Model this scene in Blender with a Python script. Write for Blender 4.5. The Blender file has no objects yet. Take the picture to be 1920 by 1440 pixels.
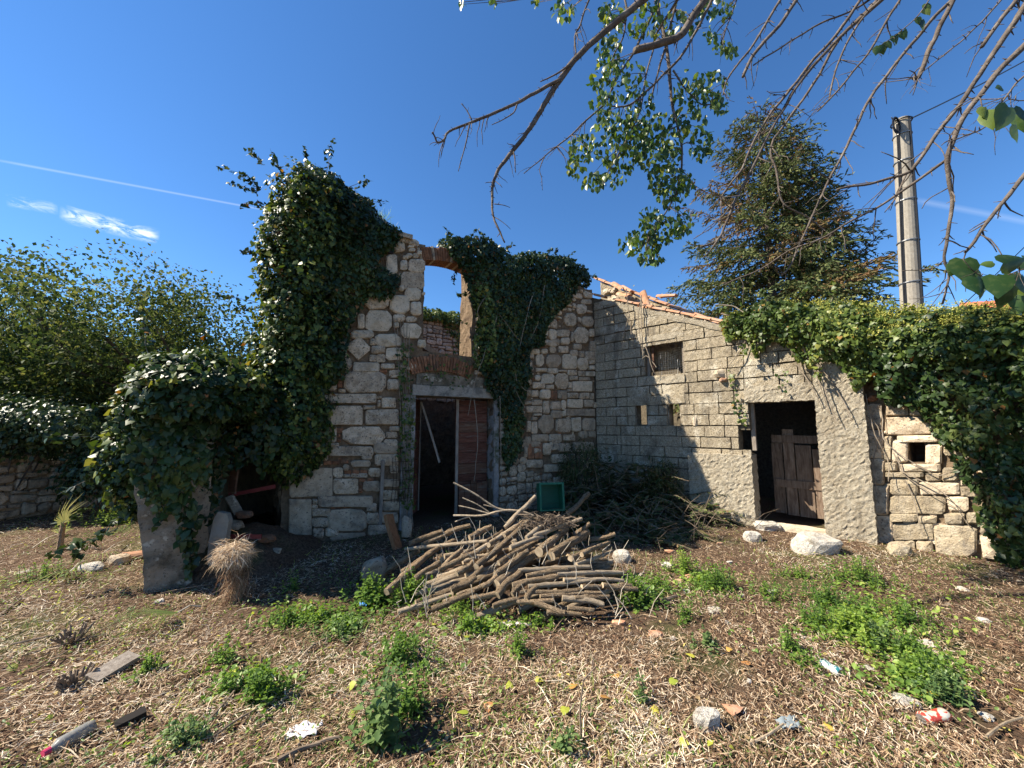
import bpy, math, random
import numpy as np
from mathutils import Vector, Matrix, noise

random.seed(7)
rng = np.random.default_rng(7)
SC = bpy.context.scene
COL = SC.collection

# ------------------------------------------------------------------ camera
TILT = math.atan(80.0 / 723.0)
FPX = 723.0                       # focal length in pixels of a 1920 px wide picture
EYE = Vector((0.0, 0.0, 1.6))
cd = bpy.data.cameras.new('camera')
cd.sensor_width = 36.0
cd.lens = 36.0 * FPX / 1920.0
cd.clip_start = 0.05
cd.clip_end = 3000.0
cam = bpy.data.objects.new('camera', cd)
COL.objects.link(cam)
cam.location = EYE
cam.rotation_euler = (math.pi / 2 + TILT, 0, 0)
SC.camera = cam

# ------------------------------------------------------------------ daylight
SUN_DIR = Vector((2.02, 0.16, -2.0)).normalized()       # the way the light travels
to_sun = -SUN_DIR
world = bpy.data.worlds.new('World')
SC.world = world
world.use_nodes = True
wn = world.node_tree
wn.nodes.clear()
w_out = wn.nodes.new('ShaderNodeOutputWorld')
w_bg = wn.nodes.new('ShaderNodeBackground')
w_sky = wn.nodes.new('ShaderNodeTexSky')
w_sky.sky_type = 'NISHITA'
w_sky.sun_disc = False
w_sky.sun_elevation = math.asin(to_sun.z)
w_sky.sun_rotation = math.atan2(to_sun.x, to_sun.y)
w_sky.altitude = 0
w_sky.air_density = 1.0
w_sky.dust_density = 0.0
w_sky.ozone_density = 8.0
w_bg.inputs['Strength'].default_value = 0.088
w_hs = wn.nodes.new('ShaderNodeHueSaturation')
w_hs.inputs['Saturation'].default_value = 1.1
wn.links.new(w_sky.outputs[0], w_hs.inputs['Color'])
wn.links.new(w_hs.outputs[0], w_bg.inputs['Color'])
wn.links.new(w_bg.outputs[0], w_out.inputs['Surface'])
sd = bpy.data.lights.new('sun', 'SUN')
sd.energy = 5.0
sd.angle = math.radians(0.5)
sd.color = (1.0, 0.91, 0.76)
sun = bpy.data.objects.new('sun', sd)
COL.objects.link(sun)
sun.rotation_euler = SUN_DIR.to_track_quat('-Z', 'Y').to_euler()
SC.view_settings.view_transform = 'Standard'
SC.view_settings.look = 'None'
SC.view_settings.exposure = 1.16
SC.view_settings.gamma = 1.0
SC.cycles.max_bounces = 6
SC.cycles.diffuse_bounces = 4
SC.cycles.glossy_bounces = 2
SC.cycles.transmission_bounces = 3
SC.cycles.transparent_max_bounces = 4
SC.cycles.use_denoising = True

# ------------------------------------------------------------------ layout helpers
def ray(px, py):
    cx = (px - 960.0) / FPX
    cy = (720.0 - py) / FPX
    return Vector((cx, math.cos(TILT) - cy * math.sin(TILT), math.sin(TILT) + cy * math.cos(TILT)))

def at_depth(px, py, y):
    d = ray(px, py)
    return EYE + d * (y / d.y)

def on_ground(px, py, z=0.0):
    d = ray(px, py)
    return EYE + d * ((z - EYE.z) / d.z)

class Frame:
    """A wall line: t runs along it, n towards the viewer's side, z up."""
    def __init__(s, a, b):
        s.o = Vector((a[0], a[1], 0.0))
        d = Vector((b[0] - a[0], b[1] - a[1], 0.0))
        s.len = d.length
        s.d = d.normalized()
        s.n = Vector((s.d.y, -s.d.x, 0.0))
    def p(s, t, n, z):
        return s.o + s.d * t + s.n * n + Vector((0, 0, z))
    def tz(s, px, py, n=0.0):
        r = ray(px, py)
        k = (s.o + s.n * n - EYE).dot(s.n) / r.dot(s.n)
        q = EYE + r * k - s.o
        return q.dot(s.d), q.z

FA = Frame((-3.08, 5.30), (1.87, 8.57))        # stone facade
FB = Frame((1.87, 8.57), (5.0, 5.5))           # concrete block wall
_a = on_ground(1612, 1018)
_b = on_ground(1905, 1062)
FC = Frame((5.10, 5.62), (_b.x, _b.y))         # rubble wall on the right
_c = on_ground(-40, 985)
_d = on_ground(262, 935)
FD = Frame((_c.x, _c.y), (_d.x, _d.y))         # low wall on the left
FBACK = Frame(tuple((FA.o - FA.n * 4.2)[:2]), tuple((FA.o - FA.n * 4.2 + FA.d * 6)[:2]))
FSIDE = Frame(tuple((FA.o - FA.n * 4.2)[:2]), tuple(FA.o[:2]))   # left flank of the stone house

# ------------------------------------------------------------------ object helpers
WLOC = {}
def _finish(o, loc, parent):
    loc = Vector(loc)
    COL.objects.link(o)
    if parent is not None:
        o.parent = parent
        o.location = loc - WLOC[parent.name]
    else:
        o.location = loc
    WLOC[o.name] = loc
    return o

def tag(o, label=None, cat=None, group=None, kind=None):
    if label: o['label'] = label
    if cat: o['category'] = cat
    if group: o['group'] = group
    if kind: o['kind'] = kind
    return o

def thing(name, loc, label, cat, group=None, parent=None):
    o = bpy.data.objects.new(name, None)
    o.empty_display_size = 0.1
    _finish(o, loc, parent)
    return tag(o, label, cat, group)

def raw_mesh(name, v, f, mat=None, smooth=False):
    me = bpy.data.meshes.new(name)
    me.from_pydata([tuple(x) for x in v], [], f)
    if mat: me.materials.append(mat)
    if smooth:
        me.polygons.foreach_set('use_smooth', [True] * len(me.polygons))
    me.update()
    return me

def mesh_obj(name, v, f, mat, parent=None, smooth=False, origin=None):
    """v in world coordinates; the origin goes to the lowest centre unless given."""
    a = np.array([tuple(x) for x in v], dtype=float)
    if origin is None:
        lo, hi = a.min(0), a.max(0)
        origin = ((lo[0] + hi[0]) / 2, (lo[1] + hi[1]) / 2, lo[2])
    a = a - np.array(origin)
    me = raw_mesh(name, a, f, mat, smooth)
    return _finish(bpy.data.objects.new(name, me), origin, parent)

def inst(name, me, loc, rot, parent=None, scale=None):
    o = bpy.data.objects.new(name, me)
    _finish(o, loc, parent)
    o.rotation_mode = 'QUATERNION'
    o.rotation_quaternion = rot
    if scale: o.scale = scale
    return o

class MB:
    def __init__(s): s.v = []; s.f = []
    def add(s, v, f):
        k = len(s.v)
        s.v += [Vector(x) for x in v]
        s.f += [tuple(i + k for i in q) for q in f]
        return s
    def build(s, name, mat, parent=None, smooth=False, origin=None):
        return mesh_obj(name, s.v, s.f, mat, parent, smooth, origin)
BOXF = [(0, 3, 2, 1), (4, 5, 6, 7), (0, 1, 5, 4), (1, 2, 6, 5), (2, 3, 7, 6), (3, 0, 4, 7)]

def box8(fr, t0, t1, n0, n1, z0, z1):
    return [fr.p(t0, n1, z0), fr.p(t1, n1, z0), fr.p(t1, n0, z0), fr.p(t0, n0, z0),
            fr.p(t0, n1, z1), fr.p(t1, n1, z1), fr.p(t1, n0, z1), fr.p(t0, n0, z1)]

def nvec(p, s):
    q = Vector(p) * s
    return Vector((noise.noise(q), noise.noise(q + Vector((31.7, 5.1, 9.2))), noise.noise(q + Vector((7.3, 77.7, 3.9)))))

def rbox(fr, t0, t1, n0, n1, z0, z1, div=0.09, amp=0.012, sc=9.0, amp2=0.0, sc2=1.7, topf=None):
    """A box cut into a grid and roughened; topf(t) replaces z1 along the wall."""
    na = max(1, int(round(abs(t1 - t0) / div))); nb = max(1, int(round(abs(n1 - n0) / div))); nc = max(1, int(round(abs(z1 - z0) / div)))
    idx = {}; V = []; Fc = []
    def vid(i, j, k):
        key = (i, j, k)
        if key not in idx:
            t = t0 + (t1 - t0) * i / na; n = n0 + (n1 - n0) * j / nb
            zt = topf(t) if topf else z1
            z = z0 + (zt - z0) * k / nc
            p = fr.p(t, n, z)
            p = p + nvec(p, sc) * amp * 2
            if amp2: p = p + nvec(p, sc2) * amp2 * 2
            idx[key] = len(V); V.append(p)
        return idx[key]
    for i in range(na):
        for k in range(nc):
            Fc.append((vid(i, nb, k), vid(i + 1, nb, k), vid(i + 1, nb, k + 1), vid(i, nb, k + 1)))
            Fc.append((vid(i, 0, k), vid(i, 0, k + 1), vid(i + 1, 0, k + 1), vid(i + 1, 0, k)))
    for j in range(nb):
        for k in range(nc):
            Fc.append((vid(0, j, k), vid(0, j + 1, k), vid(0, j + 1, k + 1), vid(0, j, k + 1)))
            Fc.append((vid(na, j, k), vid(na, j, k + 1), vid(na, j + 1, k + 1), vid(na, j + 1, k)))
    for i in range(na):
        for j in range(nb):
            Fc.append((vid(i, j, 0), vid(i + 1, j, 0), vid(i + 1, j + 1, 0), vid(i, j + 1, 0)))
            Fc.append((vid(i, j, nc), vid(i, j + 1, nc), vid(i + 1, j + 1, nc), vid(i + 1, j, nc)))
    return V, Fc

def tube(pts, rad, sides=6, cap=True, bumpy=0.0):
    pts = [Vector(p) for p in pts]
    V = []; Fc = []
    n = len(pts)
    up = Vector((0.31, 0.17, 0.93)).normalized()
    prev = None
    for i in range(n):
        d = (pts[min(i + 1, n - 1)] - pts[max(i - 1, 0)])
        if d.length < 1e-6: d = Vector((0, 0, 1))
        d.normalize()
        x = d.cross(up) if prev is None else prev - d * prev.dot(d)
        if x.length < 1e-4: x = d.orthogonal()
        x.normalize(); prev = x
        y = d.cross(x)
        r = rad[i] if hasattr(rad, '__len__') else rad
        for k in range(sides):
            a = 2 * math.pi * k / sides
            rr = r * (1 + (random.uniform(-bumpy, bumpy) if bumpy else 0))
            V.append(pts[i] + (x * math.cos(a) + y * math.sin(a)) * rr)
    for i in range(n - 1):
        for k in range(sides):
            a = i * sides + k; b = i * sides + (k + 1) % sides
            Fc.append((a, b, b + sides, a + sides))
    if cap:
        Fc.append(tuple(range(sides))[::-1]); Fc.append(tuple(range((n - 1) * sides, n * sides)))
    return V, Fc

def smooth_path(pts, sub=3):
    pts = [Vector(p) for p in pts]; out = []
    for i in range(len(pts) - 1):
        p0 = pts[max(i - 1, 0)]; p1 = pts[i]; p2 = pts[i + 1]; p3 = pts[min(i + 2, len(pts) - 1)]
        for k in range(sub):
            t = k / sub
            out.append(0.5 * ((2 * p1) + (p2 - p0) * t + (2 * p0 - 5 * p1 + 4 * p2 - p3) * t * t + (3 * p1 - p0 - 3 * p2 + p3) * t ** 3))
    out.append(pts[-1])
    return out

# leaf clouds: one template copied over many frames with numpy
IVY = (np.array([(0, .02, .04), (.40, -.12, -.03), (.46, .30, -.02), (0, 1, -.1), (-.46, .30, -.02), (-.40, -.12, -.03), (0, .36, .05)], float),
       [(0, 1, 6), (1, 2, 6), (2, 3, 6), (6, 3, 4), (6, 4, 5), (6, 5, 0)])
STRAW = (np.array([(-.5, 0, 0), (.5, 0, 0), (.45, 1, .08), (-.45, 1, .08)], float), [(0, 1, 2), (0, 2, 3)])
OVAL = (np.array([(0, 0, 0), (.26, .28, .07), (.3, .58, .06), (0, 1, -.12), (-.3, .58, .06), (-.26, .28, .07), (0, .45, -.02)], float),
        [(0, 1, 6), (1, 2, 6), (2, 3, 6), (3, 4, 6), (4, 5, 6), (5, 0, 6)])
DIA = (np.array([(0, 0, 0), (.32, .45, .08), (0, 1, -.05), (-.32, .45, .08)], float), [(0, 1, 2), (0, 2, 3)])
NEEDLE = (np.array([(-.06, 0, 0), (.06, 0, 0), (.09, .5, .02), (0, 1, 0), (-.09, .5, .02)], float), [(0, 1, 2), (0, 2, 4), (4, 2, 3)])
BLADE = (np.array([(-.5, 0, 0), (.5, 0, 0), (.4, .5, .12), (-.4, .5, .12), (.0, 1, 0)], float), [(0, 1, 2), (0, 2, 3), (3, 2, 4)])

def norm_rows(a):
    return a / np.maximum(np.linalg.norm(a, axis=1, keepdims=True), 1e-9)

def cloud_mesh(name, tmpl, pos, dirs, nrm, size, mat, tint=None, wid=None):
    tv, tf = tmpl
    N = len(pos)
    pos = np.asarray(pos, float); d = norm_rows(np.asarray(dirs, float))
    x = norm_rows(np.cross(d, np.asarray(nrm, float) + 1e-4))
    z = np.cross(x, d)
    size = np.asarray(size, float).reshape(-1, 1) * np.ones((N, 1))
    w = size if wid is None else np.asarray(wid, float).reshape(-1, 1) * np.ones((N, 1))
    k = len(tv)
    V = (pos[:, None, :] + tv[None, :, 0:1] * (x * w)[:, None, :] + tv[None, :, 1:2] * (d * size)[:, None, :] + tv[None, :, 2:3] * (z * size)[:, None, :])
    V = V.reshape(-1, 3)
    Fa = (np.array(tf)[None, :, :] + (np.arange(N) * k)[:, None, None]).reshape(-1)
    me = bpy.data.meshes.new(name)
    me.vertices.add(len(V)); me.vertices.foreach_set('co', V.astype(np.float32).ravel())
    nt = N * len(tf)
    me.loops.add(nt * 3); me.loops.foreach_set('vertex_index', Fa.astype(np.int32))
    me.polygons.add(nt); me.polygons.foreach_set('loop_start', (np.arange(nt) * 3).astype(np.int32))
    me.update(calc_edges=True)
    at = me.attributes.new('tint', 'FLOAT', 'POINT')
    if tint is None: tint = rng.random(N)
    at.data.foreach_set('value', np.repeat(np.asarray(tint, np.float32), k))
    me.materials.append(mat)
    return me

def cloud(name, tmpl, pos, dirs, nrm, size, mat, parent=None, tint=None, wid=None, origin=None):
    pos = np.asarray(pos, float)
    if origin is None:
        origin = WLOC[parent.name] if parent is not None else Vector((pos[:, 0].mean(), pos[:, 1].mean(), pos[:, 2].min()))
    me = cloud_mesh(name, tmpl, pos - np.array(origin), dirs, nrm, size, mat, tint, wid)
    return _finish(bpy.data.objects.new(name, me), origin, parent)

def runit(n):
    a = rng.normal(size=(n, 3))
    return norm_rows(a)
# ------------------------------------------------------------------ materials
def nodes_of(name):
    m = bpy.data.materials.new(name)
    m.use_nodes = True
    nt = m.node_tree
    b = nt.nodes['Principled BSDF']
    return m, nt, b

def ramp(nt, stops, fac):
    r = nt.nodes.new('ShaderNodeValToRGB')
    el = r.color_ramp.elements
    while len(el) < len(stops): el.new(0.5)
    for e, (p, c) in zip(el, stops):
        e.position = p; e.color = (c[0], c[1], c[2], 1)
    nt.links.new(fac, r.inputs[0])
    return r.outputs[0]

def noise_out(nt, scale, detail=4, rough=0.6, vec=None, dist=0.0):
    n = nt.nodes.new('ShaderNodeTexNoise')
    n.inputs['Scale'].default_value = scale
    n.inputs['Detail'].default_value = detail
    n.inputs['Roughness'].default_value = rough
    n.inputs['Distortion'].default_value = dist
    if vec is not None: nt.links.new(vec, n.inputs['Vector'])
    return n.outputs[0]

def position(nt, stretch=None):
    g = nt.nodes.new('ShaderNodeNewGeometry')
    if stretch is None: return g.outputs['Position']
    mp = nt.nodes.new('ShaderNodeMapping')
    mp.inputs['Scale'].default_value = stretch
    nt.links.new(g.outputs['Position'], mp.inputs[0])
    return mp.outputs[0]

def mixc(nt, a, b, fac, mode='MIX'):
    m = nt.nodes.new('ShaderNodeMix')
    m.data_type = 'RGBA'; m.blend_type = mode
    if isinstance(fac, (int, float)): m.inputs[0].default_value = fac
    else: nt.links.new(fac, m.inputs[0])
    for v, s in ((a, m.inputs[6]), (b, m.inputs[7])):
        if isinstance(v, tuple): s.default_value = (*v, 1)
        else: nt.links.new(v, s)
    return m.outputs[2]

def rough_mat(name, stops, scale=6, detail=6, rough=0.9, bumps=((25, .4, .02),), stain=None, stain_scale=1.5, stain_edge=(.5, .62),
              objvar=0.0, stretch=None, spec=0.2, local=False, speck=(), streak=None):
    """Noise-coloured surface; bumps = (scale, strength, distance); stain = second colour in blotches; objvar = brightness spread by object."""
    m, nt, b = nodes_of(name)
    if local:
        tc = nt.nodes.new('ShaderNodeTexCoord'); vec = tc.outputs['Object']
        if stretch:
            mp = nt.nodes.new('ShaderNodeMapping'); mp.inputs['Scale'].default_value = stretch
            nt.links.new(vec, mp.inputs[0]); vec = mp.outputs[0]
    else:
        vec = position(nt, stretch)
    c = ramp(nt, stops, noise_out(nt, scale, detail, 0.65, vec))
    if stain:
        s = ramp(nt, [(stain_edge[0], (0, 0, 0)), (stain_edge[1], (1, 1, 1))], noise_out(nt, stain_scale, 7, 0.7, vec, 0.4))
        c = mixc(nt, c, stain, s)
    if streak:
        k = ramp(nt, [(streak[1], (0, 0, 0)), (streak[2], (.8, .8, .8))], noise_out(nt, 1.0, 6, .65, position(nt, (6, 6, .7))))
        c = mixc(nt, c, streak[0], k)
    for ss, e0, e1, sc_ in speck:
        k = ramp(nt, [(e0, (0, 0, 0)), (e1, (1, 1, 1))], noise_out(nt, ss, 3, .6, vec))
        c = mixc(nt, c, sc_, k)
    if objvar:
        oi = nt.nodes.new('ShaderNodeObjectInfo')
        mr = nt.nodes.new('ShaderNodeMapRange')
        mr.inputs[3].default_value = 1 - objvar; mr.inputs[4].default_value = 1 + objvar * 0.6
        nt.links.new(oi.outputs['Random'], mr.inputs[0])
        hs = nt.nodes.new('ShaderNodeHueSaturation')
        nt.links.new(mr.outputs[0], hs.inputs['Value']); nt.links.new(c, hs.inputs['Color'])
        c = hs.outputs[0]
    nt.links.new(c, b.inputs['Base Color'])
    b.inputs['Roughness'].default_value = rough
    b.inputs['Specular IOR Level'].default_value = spec
    prev = None
    for sc, st, di in bumps:
        bp = nt.nodes.new('ShaderNodeBump')
        bp.inputs['Strength'].default_value = st
        bp.inputs['Distance'].default_value = di
        nt.links.new(noise_out(nt, sc, 6, 0.7, vec), bp.inputs['Height'])
        if prev is not None: nt.links.new(prev, bp.inputs['Normal'])
        prev = bp.outputs[0]
    if prev is not None: nt.links.new(prev, b.inputs['Normal'])
    return m

def leaf_mat(name, stops, rough=0.45, trans=0.3, tcol=None, spec=0.5):
    m, nt, b = nodes_of(name)
    a = nt.nodes.new('ShaderNodeAttribute'); a.attribute_name = 'tint'
    c = ramp(nt, stops, a.outputs['Fac'])
    nt.links.new(c, b.inputs['Base Color'])
    b.inputs['Roughness'].default_value = rough
    b.inputs['Specular IOR Level'].default_value = spec
    out = nt.nodes['Material Output']
    if trans > 0:
        t = nt.nodes.new('ShaderNodeBsdfTranslucent')
        hs = nt.nodes.new('ShaderNodeHueSaturation')
        hs.inputs['Hue'].default_value = 0.485
        hs.inputs['Saturation'].default_value = 1.15
        hs.inputs['Value'].default_value = 1.7
        nt.links.new(c, hs.inputs['Color'])
        nt.links.new(hs.outputs[0], t.inputs['Color'])
        mx = nt.nodes.new('ShaderNodeMixShader'); mx.inputs[0].default_value = trans
        nt.links.new(b.outputs[0], mx.inputs[1]); nt.links.new(t.outputs[0], mx.inputs[2])
        nt.links.new(mx.outputs[0], out.inputs['Surface'])
    return m

def plain(name, col, rough=0.6, spec=0.3, metal=0.0, bump=None):
    m, nt, b = nodes_of(name)
    c = ramp(nt, [(.3, tuple(x * .8 for x in col)), (.7, tuple(min(1, x * 1.1) for x in col))], noise_out(nt, 8, 5, .6, position(nt)))
    nt.links.new(c, b.inputs['Base Color'])
    b.inputs['Roughness'].default_value = rough
    b.inputs['Specular IOR Level'].default_value = spec
    b.inputs['Metallic'].default_value = metal
    if bump:
        bp = nt.nodes.new('ShaderNodeBump'); bp.inputs['Strength'].default_value = bump; bp.inputs['Distance'].default_value = .01
        nt.links.new(noise_out(nt, 30, 5, .6, position(nt)), bp.inputs['Height']); nt.links.new(bp.outputs[0], b.inputs['Normal'])
    return m

M = {}
M['stone'] = rough_mat('limestone', [(.25, (.25, .18, .108)), (.45, (.48, .372, .255)), (.6, (.61, .49, .35)), (.8, (.70, .58, .435))], 9, 8, .92,
                       ((14, .6, .03), (70, .55, .012)), stain=(.16, .135, .11), stain_scale=5.5, stain_edge=(.52, .72), objvar=.22, speck=((38, .56, .66, (.13, .105, .08)), (55, .60, .70, (.62, .55, .45))))
M['stone_white'] = rough_mat('pale limestone', [(.25, (.34, .265, .175)), (.5, (.61, .50, .36)), (.8, (.76, .645, .49))], 8, 8, .92,
                       ((12, .6, .03), (60, .5, .012)), stain=(.26, .22, .18), stain_scale=7, stain_edge=(.55, .72), objvar=.15, speck=((38, .58, .68, (.22, .18, .14)),))
M['stone_warm'] = rough_mat('warm limestone', [(.25, (.28, .21, .13)), (.5, (.50, .41, .28)), (.8, (.64, .56, .43))], 7, 8, .92,
                       ((12, .9, .05), (50, .9, .02)), stain=(.25, .21, .165), stain_scale=5, stain_edge=(.5, .66), objvar=.2, speck=((30, .57, .68, (.24, .19, .13)),))
M['stone_grey'] = rough_mat('grey limestone', [(.25, (.23, .172, .112)), (.5, (.42, .33, .23)), (.8, (.56, .455, .33))], 10, 8, .93,
                       ((16, .6, .02), (80, .5, .01)), stain=(.16, .135, .11), stain_scale=4, stain_edge=(.5, .7), objvar=.2, speck=((40, .57, .67, (.14, .115, .09)),))
M['earth_mortar'] = rough_mat('earth mortar', [(.3, (.10, .07, .043)), (.55, (.21, .148, .094)), (.8, (.33, .245, .165))], 12, 8, .95,
                       ((18, .8, .04), (60, .7, .015)), stain=(.07, .045, .03), stain_scale=6, stain_edge=(.52, .68))
M['brick'] = rough_mat('old brick', [(.3, (.17, .075, .04)), (.6, (.33, .16, .085)), (.85, (.42, .24, .15))], 14, 6, .9,
                       ((30, .5, .012),), stain=(.14, .09, .06), stain_scale=6, objvar=.25)
M['tile'] = rough_mat('clay roof tile', [(.25, (.36, .16, .085)), (.5, (.52, .27, .155)), (.8, (.60, .38, .25))], 9, 6, .85,
                       ((40, .3, .006),), stain=(.46, .36, .27), stain_scale=7, stain_edge=(.5, .66), objvar=.2)
M['block'] = rough_mat('concrete block', [(.25, (.30, .24, .16)), (.5, (.50, .42, .295)), (.8, (.64, .55, .41))], 22, 8, .95,
                       ((70, 1.0, .028), (160, .9, .010)), stain=(.34, .28, .20), stain_scale=2.5, stain_edge=(.5, .75), objvar=.12, streak=((.19, .16, .12), .52, .68), speck=((2.6, .55, .63, (.66, .59, .46)), (1.6, .58, .72, (.20, .165, .12)), (60, .54, .62, (.17, .135, .09)), (48, .60, .70, (.72, .65, .52))))
M['mortar_grey'] = rough_mat('cement joint', [(.3, (.07, .057, .04)), (.7, (.20, .165, .118))], 20, 6, .95, ((50, .8, .015),))
M['roughcast'] = rough_mat('roughcast render', [(.25, (.36, .295, .205)), (.5, (.56, .49, .37)), (.8, (.68, .61, .48))], 16, 8, .95,
                       ((75, 1.0, .035), (170, 1.0, .014)), stain=(.42, .35, .25), stain_scale=2.2, stain_edge=(.5, .7), streak=((.30, .25, .18), .54, .70), speck=((52, .56, .64, (.27, .21, .14)), (45, .62, .72, (.80, .73, .60))))
M['lintel'] = rough_mat('cast concrete', [(.3, (.24, .21, .17)), (.7, (.40, .36, .30))], 40, 6, .9, ((90, .5, .006),), stain=(.15, .14, .12), stain_scale=4)
M['pillar'] = rough_mat('stained plaster', [(.25, (.15, .12, .085)), (.5, (.26, .215, .16)), (.8, (.35, .30, .23))], 5, 8, .93,
                       ((10, .4, .02), (60, .5, .006)), stain=(.10, .085, .06), stain_scale=3.2, stain_edge=(.45, .62), speck=((9, .58, .66, (.42, .37, .29)), (40, .58, .68, (.09, .075, .055))))
M['old_wood'] = rough_mat('weathered brown wood', [(.25, (.055, .028, .018)), (.5, (.13, .065, .04)), (.8, (.20, .12, .08))], 6, 7, .85,
                       ((18, .5, .008),), stain=(.17, .14, .11), stain_scale=3, stain_edge=(.52, .7), objvar=.25, stretch=(1, 1, 9))
M['grey_wood'] = rough_mat('weathered grey wood', [(.25, (.13, .105, .085)), (.5, (.26, .22, .18)), (.8, (.38, .34, .29))], 5, 7, .85,
                       ((16, .5, .008),), objvar=.2, stretch=(6, 6, 1.2))
M['bark'] = rough_mat('rough log bark', [(.25, (.19, .12, .068)), (.48, (.41, .29, .175)), (.75, (.60, .47, .315))], 7, 8, .92,
                       ((11, 1.0, .09), (30, .8, .02)), stain=(.42, .36, .28), stain_scale=3, stain_edge=(.58, .68), objvar=.3, stretch=(1.1, 1.1, .9), local=True, speck=((12, .57, .64, (.09, .06, .04)),))
M['bark_smooth'] = rough_mat('smooth pale bark', [(.25, (.20, .145, .09)), (.5, (.40, .315, .215)), (.8, (.55, .46, .345))], 6, 7, .88,
                       ((14, .6, .03),), stain=(.19, .15, .11), stain_scale=5, objvar=.2, stretch=(1, 1, 1.6), local=True)
M['cut'] = rough_mat('sawn log end', [(.3, (.28, .20, .12)), (.7, (.50, .40, .27))], 20, 5, .85, ((40, .3, .004),), objvar=.2)
M['branch'] = rough_mat('branch bark', [(.25, (.055, .042, .034)), (.5, (.13, .105, .085)), (.8, (.24, .20, .165))], 14, 7, .9, ((40, .9, .014), (120, .5, .004)), stain=(.27, .24, .20), stain_scale=6, stain_edge=(.58, .7))
M['trunk'] = rough_mat('tree bark', [(.25, (.045, .035, .028)), (.6, (.10, .08, .065)), (.85, (.17, .14, .12))], 8, 6, .9, ((15, .7, .03),), stretch=(1, 1, .3))
M['vine'] = rough_mat('dry vine stems', [(.3, (.16, .125, .09)), (.7, (.36, .30, .23))], 12, 5, .9, ())
M['twig'] = rough_mat('dry twigs', [(.3, (.09, .065, .045)), (.7, (.26, .20, .145))], 12, 5, .9, ())
M['straw'] = leaf_mat('dry straw', [(0, (.10, .055, .030)), (.3, (.23, .142, .082)), (.6, (.43, .305, .19)), (.88, (.62, .50, .35)), (1, (.72, .63, .49))], .8, .12, spec=.2)
M['leaf_litter'] = leaf_mat('fallen leaves', [(0, (.08, .045, .03)), (.4, (.17, .09, .055)), (.75, (.30, .19, .115)), (.93, (.42, .33, .14)), (1, (.45, .42, .08))], .75, .15, spec=.2)
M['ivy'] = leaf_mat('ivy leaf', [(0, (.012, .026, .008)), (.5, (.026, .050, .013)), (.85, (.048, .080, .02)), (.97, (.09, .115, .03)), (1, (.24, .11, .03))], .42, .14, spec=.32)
M['ivy_light'] = leaf_mat('sunny ivy leaf', [(0, (.03, .055, .012)), (.5, (.075, .115, .024)), (.85, (.15, .19, .04)), (.97, (.26, .26, .055)), (1, (.30, .18, .05))], .44, .22, spec=.32)  # paler ivy; on the tower flank it puts sunlight into the colour
M['umbel'] = leaf_mat('ivy flower heads', [(0, (.20, .23, .04)), (.6, (.38, .38, .08)), (1, (.52, .46, .13))], .7, .15, spec=.2)
M['tree_leaf'] = leaf_mat('tree leaf', [(0, (.028, .050, .016)), (.5, (.064, .095, .028)), (.85, (.12, .15, .045)), (1, (.20, .21, .07))], .7, .28, spec=.15)
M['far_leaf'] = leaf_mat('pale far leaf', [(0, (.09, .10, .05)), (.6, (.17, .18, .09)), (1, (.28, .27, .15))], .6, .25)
M['mulberry'] = leaf_mat('mulberry leaf', [(0, (.022, .055, .012)), (.45, (.05, .10, .02)), (.8, (.11, .17, .03)), (1, (.28, .30, .05))], .38, .35, spec=.5)
M['needle'] = leaf_mat('spruce needles', [(0, (.035, .055, .022)), (.5, (.09, .115, .042)), (.85, (.16, .175, .065)), (.95, (.17, .13, .06)), (1, (.22, .12, .06))], .7, .12, spec=.15)
M['dry_needle'] = leaf_mat('cut conifer twigs', [(0, (.025, .042, .014)), (.5, (.055, .078, .026)), (.8, (.10, .105, .045)), (1, (.18, .12, .06))], .7, .1, spec=.15)
M['weed'] = leaf_mat('nettle leaf', [(0, (.06, .125, .025)), (.5, (.14, .24, .045)), (.85, (.25, .36, .065)), (1, (.38, .45, .10))], .5, .4)
M['weed_dark'] = leaf_mat('dark weed leaf', [(0, (.05, .10, .035)), (.5, (.11, .18, .06)), (1, (.19, .26, .09))], .5, .3)
M['frond'] = leaf_mat('palm frond', [(0, (.06, .10, .03)), (.5, (.15, .19, .05)), (.8, (.32, .31, .08)), (1, (.45, .40, .12))], .5, .25)
M['soil'] = None
# ------------------------------------------------------------------ ground
def gz(x, y):
    return 0.035 * noise.noise(Vector((x * .7, y * .7, 0))) + 0.018 * noise.noise(Vector((x * 2.6, y * 2.6, 4)))

def ground_material():
    m, nt, b = nodes_of('dry ground')
    pos = position(nt)
    c = ramp(nt, [(.28, (.030, .020, .013)), (.45, (.085, .055, .036)), (.6, (.17, .115, .075)), (.8, (.30, .225, .155))], noise_out(nt, 34, 8, .75, pos))
    g = ramp(nt, [(.52, (0, 0, 0)), (.68, (1, 1, 1))], noise_out(nt, 1.1, 5, .6, pos))
    c = mixc(nt, c, (.085, .10, .035), g)
    d = ramp(nt, [(.5, (0, 0, 0)), (.7, (1, 1, 1))], noise_out(nt, .8, 6, .65, pos, .5))
    c = mixc(nt, c, (.10, .062, .04), d)
    nt.links.new(c, b.inputs['Base Color'])
    b.inputs['Roughness'].default_value = .95
    b.inputs['Specular IOR Level'].default_value = .1
    prev = None
    for sc, st, di in ((9, .7, .05), (45, .9, .02), (150, .8, .008)):
        bp = nt.nodes.new('ShaderNodeBump'); bp.inputs['Strength'].default_value = st; bp.inputs['Distance'].default_value = di
        nt.links.new(noise_out(nt, sc, 6, .7, pos), bp.inputs['Height'])
        if prev is not None: nt.links.new(prev, bp.inputs['Normal'])
        prev = bp.outputs[0]
    nt.links.new(prev, b.inputs['Normal'])
    return m
M['soil'] = ground_material()

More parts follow.
